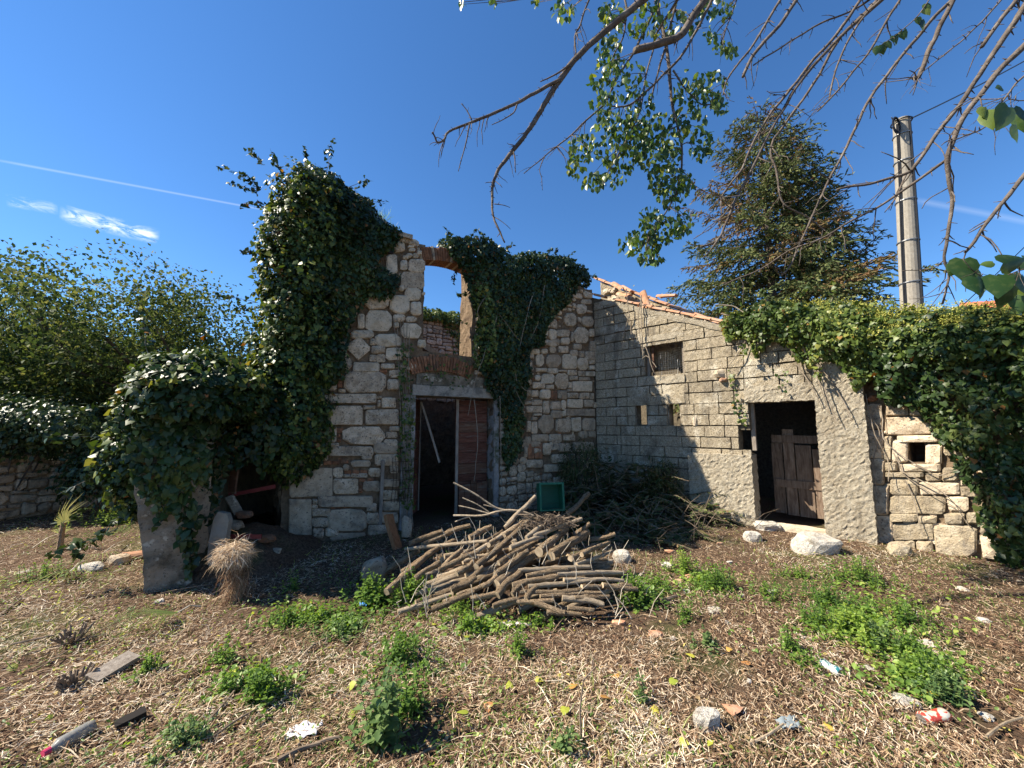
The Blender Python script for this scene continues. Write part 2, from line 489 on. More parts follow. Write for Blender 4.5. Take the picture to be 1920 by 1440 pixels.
NG = 150
gs = np.sinh(np.linspace(-1, 1, NG) * 5.2) / math.sinh(5.2) * 600
V = []; Fc = []
for j in range(NG):
    for i in range(NG):
        x = gs[i]; y = gs[j] + 4
        V.append((x, y, gz(x, y)))
for j in range(NG - 1):
    for i in range(NG - 1):
        a = j * NG + i
        Fc.append((a, a + 1, a + NG + 1, a + NG))
g = mesh_obj('ground', V, Fc, M['soil'], smooth=True, origin=(0, 0, 0))
tag(g, 'dry straw-littered ground in front of the ruin', kind='structure')
# ------------------------------------------------------------------ stones
def stone_outline(quad, rnd, jit):
    """quad: four (t,z) corners bl, br, tr, tl; returns ten (t,z) points, counter-clockwise."""
    q = [Vector(c) for c in quad]
    w = ((q[1] - q[0]).length + (q[2] - q[3]).length) / 2
    h = ((q[3] - q[0]).length + (q[2] - q[1]).length) / 2
    m = min(w, h)
    c = max(.12, rnd) * m * .5
    pts = []
    for i in range(4):
        a, p, b = q[i - 1], q[i], q[(i + 1) % 4]
        ca = c * random.uniform(.7, 1.3); cb = c * random.uniform(.7, 1.3)
        pts.append(p + (a - p).normalized() * min(ca, (a - p).length * .45))
        pts.append(p + (b - p).normalized() * min(cb, (b - p).length * .45))
        # mid points on bottom and top edges
        if i in (0, 2):
            pts.append((p + b) / 2)
    # order: i=0 gives (on left edge, on bottom edge, mid bottom) ...
    j = jit * m
    return [p + Vector((random.uniform(-j, j), random.uniform(-j, j))) for p in pts]

def stone_obj(fr, quad, parent, mat, name='stone', proud=.02, depth=.07, rnd=.35, jit=.05, n=0.0):
    o = stone_outline(quad, rnd, jit)
    k = len(o)
    cen = sum(o, Vector((0, 0))) / k
    size = max((p - cen).length for p in o)
    V = [fr.p(p.x, n - depth, p.y) for p in o]
    V += [fr.p(p.x, n + proud * .35, p.y) for p in o]
    sh = max(.72, 1 - .028 / max(size, .03))
    V += [fr.p(cen.x + (p.x - cen.x) * sh, n + proud + random.uniform(-.008, .010), cen.y + (p.y - cen.y) * sh) for p in o]
    V.append(fr.p(cen.x, n + proud + random.uniform(.0, .022), cen.y))
    F = []
    for i in range(k):
        b = (i + 1) % k
        F.append((i, b, k + b, k + i)); F.append((k + i, k + b, 2 * k + b, 2 * k + i)); F.append((2 * k + i, 2 * k + b, 3 * k))
    return mesh_obj(name, V, F, mat, parent, smooth=False)

def px_quad(fr, x0, y0, x1, y1, gap=.004, n=0.0):
    q = [fr.tz(x0, y1, n), fr.tz(x1, y1, n), fr.tz(x1, y0, n), fr.tz(x0, y0, n)]
    c = Vector((sum(a[0] for a in q) / 4, sum(a[1] for a in q) / 4))
    return [Vector(a) + (c - Vector(a)).normalized() * gap for a in q]

def split(t0, z0, t1, z1, amax, out, aspect=1.6):
    w, h = t1 - t0, z1 - z0
    if w * h < amax * random.uniform(.35, 1.5) and w / h < 3.2 and h / w < 1.5:
        out.append((t0, z0, t1, z1)); return
    if w > h * aspect:
        s = t0 + w * random.uniform(.32, .68)
        split(t0, z0, s, z1, amax, out, aspect); split(s, z0, t1, z1, amax, out, aspect)
    else:
        s = z0 + h * random.uniform(.32, .68)
        split(t0, z0, t1, s, amax, out, aspect); split(t0, s, t1, z1, amax, out, aspect)

def rubble(fr, t0, z0, t1, z1, amax, parent, mats, n=0.0, skip=None, gap=.012, proud=.02, rnd=(.2, .7), lean=0.03):
    cells = []
    split(t0, z0, t1, z1, amax, cells)
    for c in cells:
        if skip and skip((c[0] + c[2]) / 2, (c[1] + c[3]) / 2): continue
        j = lambda: random.uniform(-lean, lean) * .6
        q = [Vector((c[0] + gap + j() * .3, c[1] + gap + j())), Vector((c[2] - gap + j() * .3, c[1] + gap + j())),
             Vector((c[2] - gap + j() * .3, c[3] - gap + j())), Vector((c[0] + gap + j() * .3, c[3] - gap + j()))]
        stone_obj(fr, q, parent, random.choice(mats), proud=proud * random.uniform(.4, 1.6), rnd=random.uniform(*rnd), jit=.05, n=n)

# ------------------------------------------------------------------ stone house
house = thing('stone_house', FA.p(2, 0, 0), 'roofless two-storey rubble stone house ruin with ivy and a plank double door', 'house')
T = FA.tz
u_door0 = T(776, 850)[0]; u_door1 = T(926, 850)[0]
z_lint0 = T(850, 744)[1]; z_lint1 = z_lint0 + .17
u_win0 = T(796, 560)[0]; u_win1 = T(886, 560)[0]
z_sill = T(830, 668)[1] + .05
z_winh = T(800, 490)[1]
WTOP = 4.78
TH = .5
def wtop(t):
    base = 4.72 + .10 * noise.noise(Vector((t * 1.7, 3, 1)))
    if t < 1.25: base = 4.95 + .06 * noise.noise(Vector((t * 4, 1, 1)))
    if t > u_win1 + .1: base = 4.75 + .12 * noise.noise(Vector((t * 2, 9, 1)))
    return base
fw = MB()
def core(t0, t1, z0, z1, topf=None, div=.14):
    fw.add(*rbox(FA, t0, t1, -TH, -.03, z0, z1, div, .012, 6, topf=topf))
core(0.0, u_door0, 0, z_lint1)
core(u_door1, FA.len, 0, z_lint1)
core(0.0, u_win0, z_lint1, WTOP, wtop)
core(u_win1, FA.len, z_lint1, WTOP, wtop)
core(u_win0, u_win1, z_lint1, z_sill)
facade = fw.build('facade_wall', M['earth_mortar'], house)
# flank, back and far walls of the shell
mb = MB().add(*rbox(FSIDE, 0, FSIDE.len - TH + .03, -TH, 0, 0, 4.9, .3, .03, 4))
flank = mb.build('flank_wall', M['earth_mortar'], house)
mb = MB().add(*rbox(FBACK, .0, 6.2, -TH, -.03, 0, 4.75, .25, .02, 4))
backw = mb.build('rear_wall', M['earth_mortar'], house)
rs = lambda t, z: not (1.2 < t < 4.6 and z > 2.2)
rubble(FBACK, 1.0, 2.3, 4.8, 4.75, .055, backw, [M['stone'], M['stone_white'], M['stone']], n=-.02, proud=.02)
mb = MB().add(*rbox(Frame(tuple(FA.p(FA.len, 0, 0)[:2]), tuple((FA.p(FA.len, -4.2, 0))[:2])), TH + .02, 4.2, -TH, -.02, 0, 4.6, .4, .02, 4))
mb.build('party_wall', M['earth_mortar'], house)
# added unseen floor slab keeps the room behind the door dark
mb = MB().add(box8(FA, .2, FA.len - .1, -3.0, -TH - .02, 2.62, 2.74), BOXF)
mb.build('added_floor', M['old_wood'], house)

CROPS = {
 'A': (540, 640, 7.2, [(790,-60,1115,245,1),(1125,60,1315,165),(1100,180,1195,275),(1195,170,1315,285),(1320,85,1560,255),(1110,-40,1190,55),(1225,-60,1530,70),(740,25,795,210),
   (720,225,865,385,.6),(875,280,1235,415),(1250,300,1445,375),(1365,385,1545,490,.5),(750,400,1325,695,.55),(1340,510,1505,660),(480,440,660,665),(680,640,780,695),(450,720,540,840),
   (545,705,1195,840,.2),(1200,740,1270,775),(1210,790,1250,885),(1260,760,1455,905,.2),(400,870,1015,1135,.2),(1015,865,1180,920),(1050,920,1495,1130,.2),(175,1150,655,1365,.15),
   (735,1150,1315,1395,.7),(1320,1220,1480,1310,.5),(1370,1145,1505,1215),(500,1370,690,1425),(180,1380,305,1440),(1480,430,1600,500),(1560,110,1640,240),(1290,1320,1490,1430,.5)]),
 'B': (540, 830, 7.2, [(60,30,300,310,.2),(380,75,545,245),(545,50,1155,185,.4),(1150,0,1490,150,.4),(990,145,1135,230,.5),(850,235,1120,330,.6),(740,285,830,380,.6),(1175,150,1495,310),
   (280,255,470,310),(15,335,600,735,.12),(605,480,955,695,.3),(605,335,745,475,.4),(750,425,850,475),(850,410,1075,475,.5),(1085,340,1260,460,.5),(1375,300,1490,415),(1010,520,1260,660,.5),
   (1270,495,1500,600,.3),(10,760,315,1340,.08),(330,760,405,830),(405,720,1150,870,.3),(320,835,405,890),(320,890,580,1000,.2),(320,1010,550,1145,.4),(330,1150,490,1290,.3),(505,1150,690,1270,.3),
   (530,900,1060,1200,.4),(1060,815,1200,935),(1055,945,1230,1100),(840,800,1080,865),(1270,640,1480,780),(1280,790,1500,920),(0,1355,520,1430,.2),(560,1215,1050,1330,.3),(1080,1110,1400,1290,.3),(1250,940,1490,1090,.3)]),
 'C': (640, 420, 6.0, [(445,130,600,180),(590,195,715,315,.5),(640,150,760,205),(760,200,815,235),(750,238,822,268),(760,270,835,312,.6),(730,330,800,380,.6),(800,325,880,385,.6),(690,355,760,400,.6),(850,300,905,350),
   (505,340,630,570,.4),(665,405,745,520,.4),(750,395,945,555,.5),(670,540,935,735,.35),(555,570,630,635,.5),(645,690,705,760,.5),(710,720,895,860,.5),(905,765,945,800),(400,760,560,890,.6),(260,770,530,960,.5),
   (545,800,770,1010,.5),(780,870,900,1030,.4),(580,1015,720,1100,.5),(725,1040,850,1105,.6),(590,1105,650,1170),(670,1115,905,1285,.6),(270,975,565,1205,.4),(180,1010,262,1180,.4),(105,1195,365,1290,.5),
   (375,1235,660,1380,.5),(330,1300,372,1365,.5),(860,1300,950,1390,.4)]),
 'D': (970, 560, 4.8, [(575,5,670,50,.5),(530,50,625,140,.5),(420,130,530,250,.5),(580,160,685,255,.6),(650,270,695,345,.4),(510,255,640,400,.5),(655,380,715,475),(340,280,470,345,.5),(300,360,380,425,.5),
   (505,405,580,460,.5),(480,300,503,390),(390,350,470,415,.5),(370,425,460,490),(470,460,550,520,.5),(555,470,605,525),(610,475,715,555),(165,500,240,610,.5),(215,450,275,495,.6),(290,430,350,490,.6),
   (255,505,395,620,.6),(405,500,535,635,.3),(540,530,640,645,.5),(645,555,700,590),(650,600,700,640),(165,625,265,660),(270,625,370,675,.5),(375,640,445,660),(450,640,535,690),(545,645,610,700,.4),(615,655,700,700),
   (470,692,545,735),(555,705,655,738),(160,685,210,740,.5),(215,675,335,770,.6),(340,670,460,815,.5),(495,742,675,835,.2),(460,750,490,810),(135,750,250,810,.4),(255,775,330,815),(450,815,500,838),(85,820,120,880),
   (125,825,190,885),(200,815,300,905,.5),(365,825,445,905,.3),(450,845,550,895),(560,845,650,900),(655,850,690,905),(130,910,225,958),(80,965,225,1025),(230,920,288,1035),(295,925,390,1000),(395,910,440,1000,.6),
   (450,905,590,985,.3),(600,910,685,975),(690,930,712,985),(300,1005,400,1078,.4),(402,1010,440,1060),(445,992,700,1055,.2),(145,1032,220,1055),(130,1062,178,1098),(185,1045,325,1215,.6),(345,1080,480,1205,.3),(485,1068,575,1195,.2),
   (585,1075,700,1190,.4),(125,1105,180,1215,.3),(80,1100,120,1200),(130,1222,280,1285,.3),(285,1218,400,1300,.5),(410,1222,520,1280),(70,1240,125,1310),(360,1300,480,1380,.4),(230,1300,300,1410),(500,1290,690,1380,.3),(60,1330,90,1430),
   (310,1400,470,1480,.4),(480,1395,690,1480,.3),(80,1450,230,1520,.3),(240,1490,430,1560,.3),(450,1490,680,1570,.4)]),
}
TBOX = []
for key, (ox, oy, s, lst) in CROPS.items():
    for b in lst:
        x0, y0, x1, y1 = [c / s for c in b[:4]]
        r = b[4] if len(b) > 4 else .3
        q = px_quad(FA, ox + x0, oy + y0, ox + x1, oy + y1, .004)
        zc = sum(v.y for v in q) / 4
        TBOX.append((min(v.x for v in q), max(v.x for v in q), min(v.y for v in q), max(v.y for v in q)))
        if zc < -.05: continue
        if key == 'C': mm = M['stone_white'] if random.random() < .6 else M['stone']
        elif key == 'A': mm = M['stone'] if zc < 2.2 else random.choice([M['stone'], M['stone_white']])
        elif key == 'B': mm = M['stone_grey'] if random.random() < .45 else M['stone']
        else: mm = random.choice([M['stone'], M['stone'], M['stone_white'], M['stone_grey']]) if zc > 1.4 else random.choice([M['stone_grey'], M['stone']])
        stone_obj(FA, q, facade, mm, rnd=r, jit=.03, proud=random.uniform(.008, .03))
# brick slips and rows packed between the stones
for ox, oy, s, lst in ((540, 640, 7.2, [(665,420,735,500),(665,505,735,560),(665,565,735,630),(320,1050,390,1140),(655,1170,750,1240),(655,1250,720,1300),(655,1305,720,1360),(335,1380,440,1430),(1210,430,1330,470),(1240,380,1340,425)]),
                       (540, 830, 7.2, [(480,245,590,300),(595,245,700,298),(710,235,820,280),(760,370,860,430),(865,370,965,425),(975,365,1070,410),(960,485,1060,530),(1065,480,1165,525),(580,850,720,900),(725,840,830,885),(955,540,1005,610),(955,615,1005,680),(305,70,360,150),(305,160,360,240)]),
                       (970, 560, 4.8, [(300,830,358,905),(95,1300,150,1440),(155,1300,225,1440)])):
    for b in lst:
        q = px_quad(FA, ox + b[0] / s, oy + b[1] / s, ox + b[2] / s, oy + b[3] / s, .003)
        stone_obj(FA, q, facade, M['brick'], 'brick', rnd=.15, jit=.02, proud=random.uniform(-.005, .012))
# stretches behind and between the ivy: generated rubble wherever no traced stone sits
def traced(t, z, m=.045):
    return any(b[0] - m < t < b[1] + m and b[2] - m < z < b[3] + m for b in TBOX)
rubble(FA, .08, 2.5, u_win0 - .06, 4.7, .085, facade, [M['stone'], M['stone_white']], n=-.006, skip=lambda t, z: traced(t, z))
rubble(FA, u_win1 + .06, z_lint1 + .25, FA.len - .02, 4.66, .05, facade, [M['stone'], M['stone_white'], M['stone']], n=-.006, skip=lambda t, z: traced(t, z))
rubble(FA, u_door1 + .12, .02, FA.len - .02, z_lint1 + .25, .05, facade, [M['stone'], M['stone_grey']], n=-.006, skip=lambda t, z: traced(t, z))
pins = 0
for k in range(1500):        # pinning chips in the joints
    t = random.uniform(.3, FA.len - .05); z = random.uniform(.2, 4.5)
    if (u_door0 - .25 < t < u_door1 + .2 and z < z_lint1 + .55) or (u_win0 - .05 < t < u_win1 + .05) or traced(t, z, .008): continue
    w, h = random.uniform(.018, .05), random.uniform(.012, .03)
    stone_obj(FA, [Vector((t - w, z - h)), Vector((t + w, z - h * .8)), Vector((t + w * .9, z + h)), Vector((t - w * .8, z + h * .9))], facade, random.choice([M['stone'], M['stone_white'], M['brick']]), rnd=.4, jit=.1, proud=.0, n=-.018, depth=.04)
    pins += 1
    if pins > 260: break
rubble(FSIDE, .1, .3, FSIDE.len - .4, 4.8, .2, flank, [M['stone']], n=.0)
# stones along the broken wall head
for i in range(10):
    t = random.uniform(.9, u_win0 - .05); z = wtop(t) - .03
    w, h = random.uniform(.08, .2), random.uniform(.06, .12)
    stone_obj(FA, [Vector((t - w / 2, z - h / 2)), Vector((t + w / 2, z - h / 2)), Vector((t + w / 2, z + h / 2)), Vector((t - w / 2, z + h / 2))], facade, random.choice([M['stone_white'], M['stone']]), rnd=.6, jit=.08, proud=.02, depth=.4)

# door head: concrete lintel, patch of plaster, brick relieving arch
mb = MB().add(*rbox(FA, u_door0 - .06, u_door1 + .12, -TH - .02, .03, z_lint0, z_lint1, .12, .004, 12))
mb.build('lintel', M['lintel'], house)
mb = MB().add(*rbox(FA, u_win0 - .1, u_win1 + .25, -.06, -.005, z_lint1 + .005, z_lint1 + .20, .08, .006, 9))
mb.build('plaster_patch', M['pillar'], house)
def arch(name, fr, u0, u1, zs, rise, h, nb, n0, n1, parent, tilt=0.0):
    """Segmental arch of upright bricks from (u0, zs) to (u1, zs)."""
    root = None
    w = (u1 - u0)
    R = (w * w / 4 + rise * rise) / (2 * rise)
    uc = (u0 + u1) / 2; zc = zs + rise - R
    a0 = math.asin(w / 2 / R)
    cells = []
    for i in range(nb):
        a = -a0 + 2 * a0 * (i + .5) / nb
        da = a0 / nb * .88
        rr = h * random.uniform(.9, 1.06)
        quad = []
        for aa, r in ((a - da, R), (a + da, R), (a + da, R + rr), (a - da, R + rr)):
            quad.append(Vector((uc + math.sin(aa) * r, zc + math.cos(aa) * r + tilt * math.sin(aa) * r)))
        cells.append(quad)
    return cells
ar = thing('brick_arch', FA.p(u_win0, 0, z_lint1), None, None, parent=house)
for q in arch('a', FA, T(772, 700)[0], T(878, 690)[0], T(772, 705)[1] + .02, .10, .27, 22, 0, 0, ar):
    o = stone_obj(FA, q, ar, M['brick'], 'brick', rnd=.12, jit=.02, proud=random.uniform(.0, .014), n=.012, depth=.09)
# thin brick arch left standing over the upper window
ar2 = thing('window_arch', FA.p(u_win0, 0, z_winh), None, None, parent=house)
for q in arch('b', FA, u_win0 - .12, u_win1 + .15, z_winh - .02, .12, .24, 26, 0, 0, ar2, tilt=-.0):
    stone_obj(FA, q, ar2, random.choice([M['brick'], M['brick'], M['stone']]), 'brick', rnd=.12, jit=.04, proud=random.uniform(.0, .014), n=-.02, depth=.30)
mb = MB()
c = arch('c', FA, u_win0 - .12, u_win1 + .15, z_winh - .005, .12, .19, 12, 0, 0, ar2)
for q in c:
    e = (q[1] - q[0]) * .08
    pts = [q[0] - e, q[1] + e, q[2] + e, q[3] - e]
    mb.add([FA.p(p.x, -.035, p.y) for p in pts] + [FA.p(p.x, -.30, p.y) for p in pts], [(0, 1, 2, 3), (7, 6, 5, 4), (0, 4, 5, 1), (1, 5, 6, 2), (2, 6, 7, 3), (3, 7, 4, 0)])
mb.build('arch_mortar', M['earth_mortar'], ar2)
# eaves slab remnant on the pier
for (xa, xb, ya) in ((690, 742, 433), (738, 770, 441)):
    t0 = T(xa, ya)[0]; t1 = T(xb, ya)[0]; zz = T((xa + xb) / 2, ya)[1]
    mb = MB().add(*rbox(FA, t0, t1, -.45, .07, zz - .045, zz + .03, .1, .012, 5))
    mb.build('eaves_slab', M['stone_grey'], house)
# dark sheet-metal hatch let into the pier
q = [T(707, 470), T(737, 470), T(737, 450), T(707, 450)]
mb = MB().add(box8(FA, q[0][0], q[1][0], .0, .035, q[0][1], q[2][1]), BOXF)
M['dark_sheet'] = plain('dark sheet metal', (.025, .018, .016), .6)
mb.build('vent_hatch', M['dark_sheet'], house)
# grey jamb stones of the doorway
M['jamb'] = rough_mat('cement jamb', [(.3, (.20, .19, .18)), (.7, (.36, .34, .32))], 12, 6, .92, ((40, .6, .01),), stain=(.08, .09, .05), stain_scale=5)
for (t0, t1) in ((u_door0 - .20, u_door0 + .0), (u_door1, u_door1 + .10)):
    mb = MB().add(*rbox(FA, t0, t1, -.35, .012, 0, z_lint0 - .003, .12, .008, 8))
    mb.build('door_jamb', M['jamb'], house)

# plank doors: each plank a piece of its own
def plank_door(label, hinge_t, width, ang, z0, z1, horiz, parent, n0=-.22, mirror=1):
    base = FA.p(hinge_t, n0, z0)
    root = thing('door', base, None, None, parent=parent)
    d = (Matrix.Rotation(ang, 3, 'Z') @ FA.d) * mirror
    nn = Vector((d.y, -d.x, 0)) * mirror
    class Fr: pass
    fr = Frame((base.x, base.y), (base.x + d.x, base.y + d.y))
    if fr.n.dot(FA.n) < 0: fr.n = -fr.n
    z = z0
    while z < z1 - .02:
        h = random.uniform(.13, .2)
        zz = min(z + h, z1)
        w = width * random.uniform(.985, 1.0)
        mb = MB().add(*rbox(fr, 0.0, w, -.02 + random.uniform(-.003, .003), .012 + random.uniform(-.004, .004), z + .004, zz - .004, .25, .003, 5))
        mb.build('plank', random.choice(horiz), root)
        z = zz
    mb = MB().add(box8(fr, width - .055, width - .005, .0205, .038, z0, z1), BOXF)
    mb.build('edge_batten', M['grey_wood'], root)
    return root
M['door_red'] = rough_mat('faded red-brown door', [(.25, (.055, .02, .013)), (.5, (.13, .05, .032)), (.8, (.20, .10, .07))], 6, 7, .85, ((20, .5, .006),), stain=(.17, .12, .09), stain_scale=4, stain_edge=(.54, .7), objvar=.35, stretch=(1, 1, 6))
plank_door('left', u_door0 + .02, .62, math.radians(58), .12, z_lint0 - .03, [M['door_red']], house)
plank_door('right', u_door1 - .03, .62, math.radians(-6), .08, z_lint0 - .03, [M['door_red'], M['door_red'], M['old_wood']], house, mirror=-1)
# vertical kick boards at the foot of the right leaf
for i in range(5):
    t = u_door1 - .10 - i * .115
    mb = MB().add(*rbox(FA, t - .055, t + .05, -.165, -.145, .03, .62 + random.uniform(-.05, .03), .3, .003, 5))
    mb.build('kick_board', M['old_wood'], house)

def bar(p0, p1, w, h, name, mat, parent=None, roll=0.0):
    p0 = Vector(p0); p1 = Vector(p1)
    d = (p1 - p0).normalized()
    x = d.cross(Vector((0, 0, 1)))
    if x.length < .05: x = Vector((1, 0, 0))
    x.normalize(); x = Matrix.Rotation(roll, 3, d) @ x
    y = d.cross(x)
    V = []
    for k in range(5):
        c = p0.lerp(p1, k / 4) + nvec(p0.lerp(p1, k / 4), 3) * w * .12
        for a, b in ((-1, -1), (1, -1), (1, 1), (-1, 1)):
            V.append(c + x * a * w / 2 + y * b * h / 2)
    F = [(3, 2, 1, 0), (16, 17, 18, 19)]
    for k in range(4):
        for e in range(4):
            a = k * 4 + e; b = k * 4 + (e + 1) % 4
            F.append((a, b, b + 4, a + 4))
    return mesh_obj(name, V, F, mat, parent)

o = bar(FA.p(*(lambda q: (q[0], -.45, q[1]))(T(808, 752))), FA.p(T(838, 852)[0], -.30, T(838, 852)[1] - .15), .10, .03, 'fallen_plank', M['grey_wood'])
tag(o, 'grey plank leaning askew in the gap between the door leaves', 'plank')
o = bar(FA.p(u_win0 - .05, -.62, T(800, 622)[1]), FA.p(u_win1 + .1, -.9, T(862, 682)[1] + .1), .12, .1, 'fallen_rafter', M['grey_wood'])
tag(o, 'slanting grey rafter fallen inside the upper window opening', 'rafter')
# ------------------------------------------------------------------ concrete block shed
shed = thing('block_shed', FB.p(2.2, 0, 0), 'lean-to shed of bare concrete blocks with roughcast doorway and clay tile verge', 'shed')
B = FB.tz
def prec(px0, py0, px1, py1, fr=FB):
    a = fr.tz(px0, (py0 + py1) / 2); b = fr.tz(px1, (py0 + py1) / 2)
    xm = (px0 + px1) / 2
    return (a[0], b[0], fr.tz(xm, py1)[1], fr.tz(xm, py0)[1])     # t0 t1 z0 z1
WIN = prec(1209, 637, 1281, 706)
V1 = prec(1191, 757, 1213, 796)
V2 = prec(1252, 756, 1276, 799)
dt0 = B(1413, 900)[0]; dt1 = B(1541, 900)[0]; dz1 = B(1475, 752)[1]
DOOR = (dt0, dt1, -.1, dz1)
n_a = B(1386, 826)[0]
NOTCH = (n_a, dt0 + .001, B(1400, 850)[1], B(1400, 806)[1])
zt0 = B(1140, 562)[1]; tt0 = B(1140, 562)[0]; zt1 = B(1345, 606)[1]; tt1 = B(1345, 606)[0]
slope = (zt1 - zt0) / (tt1 - tt0)
def btop(t): return zt0 + slope * (t - tt0)
TEND = FB.len

def wall_core(mb, fr, t0, t1, holes, topf, n0, n1, z0=0.0, div=.12, amp=.008):
    ts = sorted({t0, t1} | {c for h in holes for c in h[:2] if t0 < c < t1})
    for a, b in zip(ts, ts[1:]):
        m = (a + b) / 2
        hs = sorted([(h[2], h[3]) for h in holes if h[0] <= m <= h[1]])
        z = z0
        for lo, hi in hs:
            if lo > z + .01: mb.add(*rbox(fr, a, b, n0, n1, z, lo, div, amp, 7))
            z = max(z, hi)
        mb.add(*rbox(fr, a, b, n0, n1, z, topf(m), div, amp, 7, topf=topf))
HOLES = [WIN, V1, V2, DOOR, NOTCH]
mb = MB(); wall_core(mb, FB, -.22, TEND - .02, HOLES, lambda t: btop(t) - .03, -.24, -.034)
bwall = mb.build('block_wall', M['mortar_grey'], shed)
base_t0 = B(1296, 900)[0]
BASE_TOP = B(1395, 853)[1]
cast_zones = [(base_t0, dt0, -1, BASE_TOP - .06), (dt1 - .01, TEND + 1, -1, 9), (dt0 - .03, TEND, dz1 - .02, dz1 + .30)]
BH = .20
def block_obj(t0, t1, z0, z1):
    g = random.uniform(.006, .012)
    V, F = rbox(FB, t0 + g, t1 - g, -.06, .008 + random.uniform(-.012, .010), z0 + g + random.uniform(-.004, .005), z1 - g + random.uniform(-.005, .004), .06, .005, 24)
    return mesh_obj('block', V, F, M['block'], bwall)
z = .02; row = 0
while z < btop(0) - .05:
    z1 = z + BH
    # free intervals of this course
    iv = [(0.0, TEND)]
    for h in HOLES + cast_zones:
        ov = min(z1, h[3]) - max(z, h[2])
        if ov > BH * .45:
            nv = []
            for a, b in iv:
                if h[1] <= a or h[0] >= b: nv.append((a, b)); continue
                if h[0] - a > .04: nv.append((a, h[0]))
                if b - h[1] > .04: nv.append((h[1], b))
            iv = nv
    for a, b in iv:
        t = a
        first = .25 if (row % 2) else .5
        while t < b - .03:
            L = first if t == a and first else random.choice([.5, .5, .5, .42, .25, .33])
            first = None
            e = min(t + L, b)
            if b - e < .07: e = b
            # stay under the sloping verge
            if btop(e) > z1 - .02 or btop((t + e) / 2) > z1:
                block_obj(t, e, z, z1)
            elif btop(t) - .05 > z + .06:
                zt = min(z1, btop((t + e) / 2) - .02)
                if zt - z > .05: block_obj(t, e, z, zt)
            t = e
    z = z1; row += 1
# roughcast: plinth, doorway pier, band over the door
mb = MB().add(*rbox(FB, base_t0, dt0 + .012, -.26, .10, 0, BASE_TOP, .035, .009, 26, .006, 5))
mb.build('roughcast_plinth', M['roughcast'], shed)
mb = MB().add(*rbox(FB, dt1, TEND + .02, -.30, .05, 0, btop(TEND) - .02, .035, .009, 26, .006, 5))
mb.build('roughcast_pier', M['roughcast'], shed)
mb = MB().add(*rbox(FB, dt0 - .05, dt1 - .002, -.25, .03, dz1, dz1 + .27, .035, .009, 26, .006, 5))
mb.build('roughcast_lintel', M['roughcast'], shed)
mb = MB().add(*rbox(FB, B(1160, 600)[0], B(1330, 620)[0], -.1, .014, 3.1, 3.3, .06, .012, 12, topf=lambda t: btop(t) - .02))
# a smear of mortar along the sloping head of the wall
V = []; Fq = []
ts = np.linspace(.25, TEND - .1, 40)
for i, t in enumerate(ts):
    th = .10 + .07 * noise.noise(Vector((t * 3, 0, 0)))
    for (n, zz) in ((.016, btop(t) - th - .03), (.03, btop(t) - .02), (-.25, btop(t) + .0)):
        p = FB.p(t, n, zz); V.append(p + nvec(p, 14) * .016)
for i in range(len(ts) - 1):
    for k in range(2):
        a = i * 3 + k; Fq.append((a, a + 3, a + 4, a + 1))
mesh_obj('mortar_bed', V, Fq, M['roughcast'], shed)
# window: concrete head and sill, timber frame, torn wire netting
t0, t1, z0, z1 = WIN
MB().add(*rbox(FB, t0 - .12, t1 + .02, -.2, .02, z1, z1 + .12, .06, .006, 14)).build('window_head', M['roughcast'], shed)
MB().add(*rbox(FB, t0 - .05, t1 + .02, -.2, .028, z0 - .14, z0, .06, .012, 14)).build('window_sill', M['roughcast'], shed)
wf = MB()
for (a, b, c, d) in ((t0, t0 + .06, z0, z1), (t1 - .05, t1, z0, z1), (t0 + .06, t1 - .05, z1 - .05, z1), (t0 + .06, t1 - .05, z0, z0 + .04)):
    wf.add(box8(FB, a, b, -.17, -.09, c, d), BOXF)
win = wf.build('window_frame', M['grey_wood'], shed)
MB().add(box8(FB, t0 + .10, t0 + .14, -.15, -.11, z0 + .04, z1 - .05), BOXF).build('casement_stile', M['old_wood'], win)
wm = MB()
def sag(a, b): return .05 * noise.noise(Vector((a * 6, b * 6, 2)))
for i in range(12):
    zz = z0 + .05 + i * .043
    pts = [FB.p(t0 + .26 + k * (t1 - t0 - .30) / 6, -.06 + sag(k * .1, zz), zz + .03 * math.sin(k * .9 + i * .3) * (1 if i > 7 else .3)) for k in range(7)]
    wm.add(*tube(pts, .0018, 3, False))
for i in range(11):
    tt = t0 + .26 + i * (t1 - t0 - .30) / 10
    pts = [FB.p(tt, -.06 + sag(i * .06, z0 + k * .1), z0 + .04 + k * (.36 + .1 * math.sin(i * .5)) / 5) for k in range(6)]
    wm.add(*tube(pts, .0018, 3, False))
M['wire'] = plain('galvanised wire', (.45, .44, .42), .5, .5, .4)
wm.build('wire_netting', M['wire'], shed)
# lintel blocks over the two small vents
for v in (V1, V2):
    MB().add(*rbox(FB, v[0] - .1, v[1] + .1, -.2, .018, v[3], v[3] + .19, .08, .004, 14)).build('vent_lintel', M['block'], shed)
    for tt in (v[0] - .004, v[1] - .016):
        MB().add(box8(FB, tt, tt + .02, -.235, -.02, v[2], v[3]), BOXF).build('vent_cheek', M['pillar'], shed)
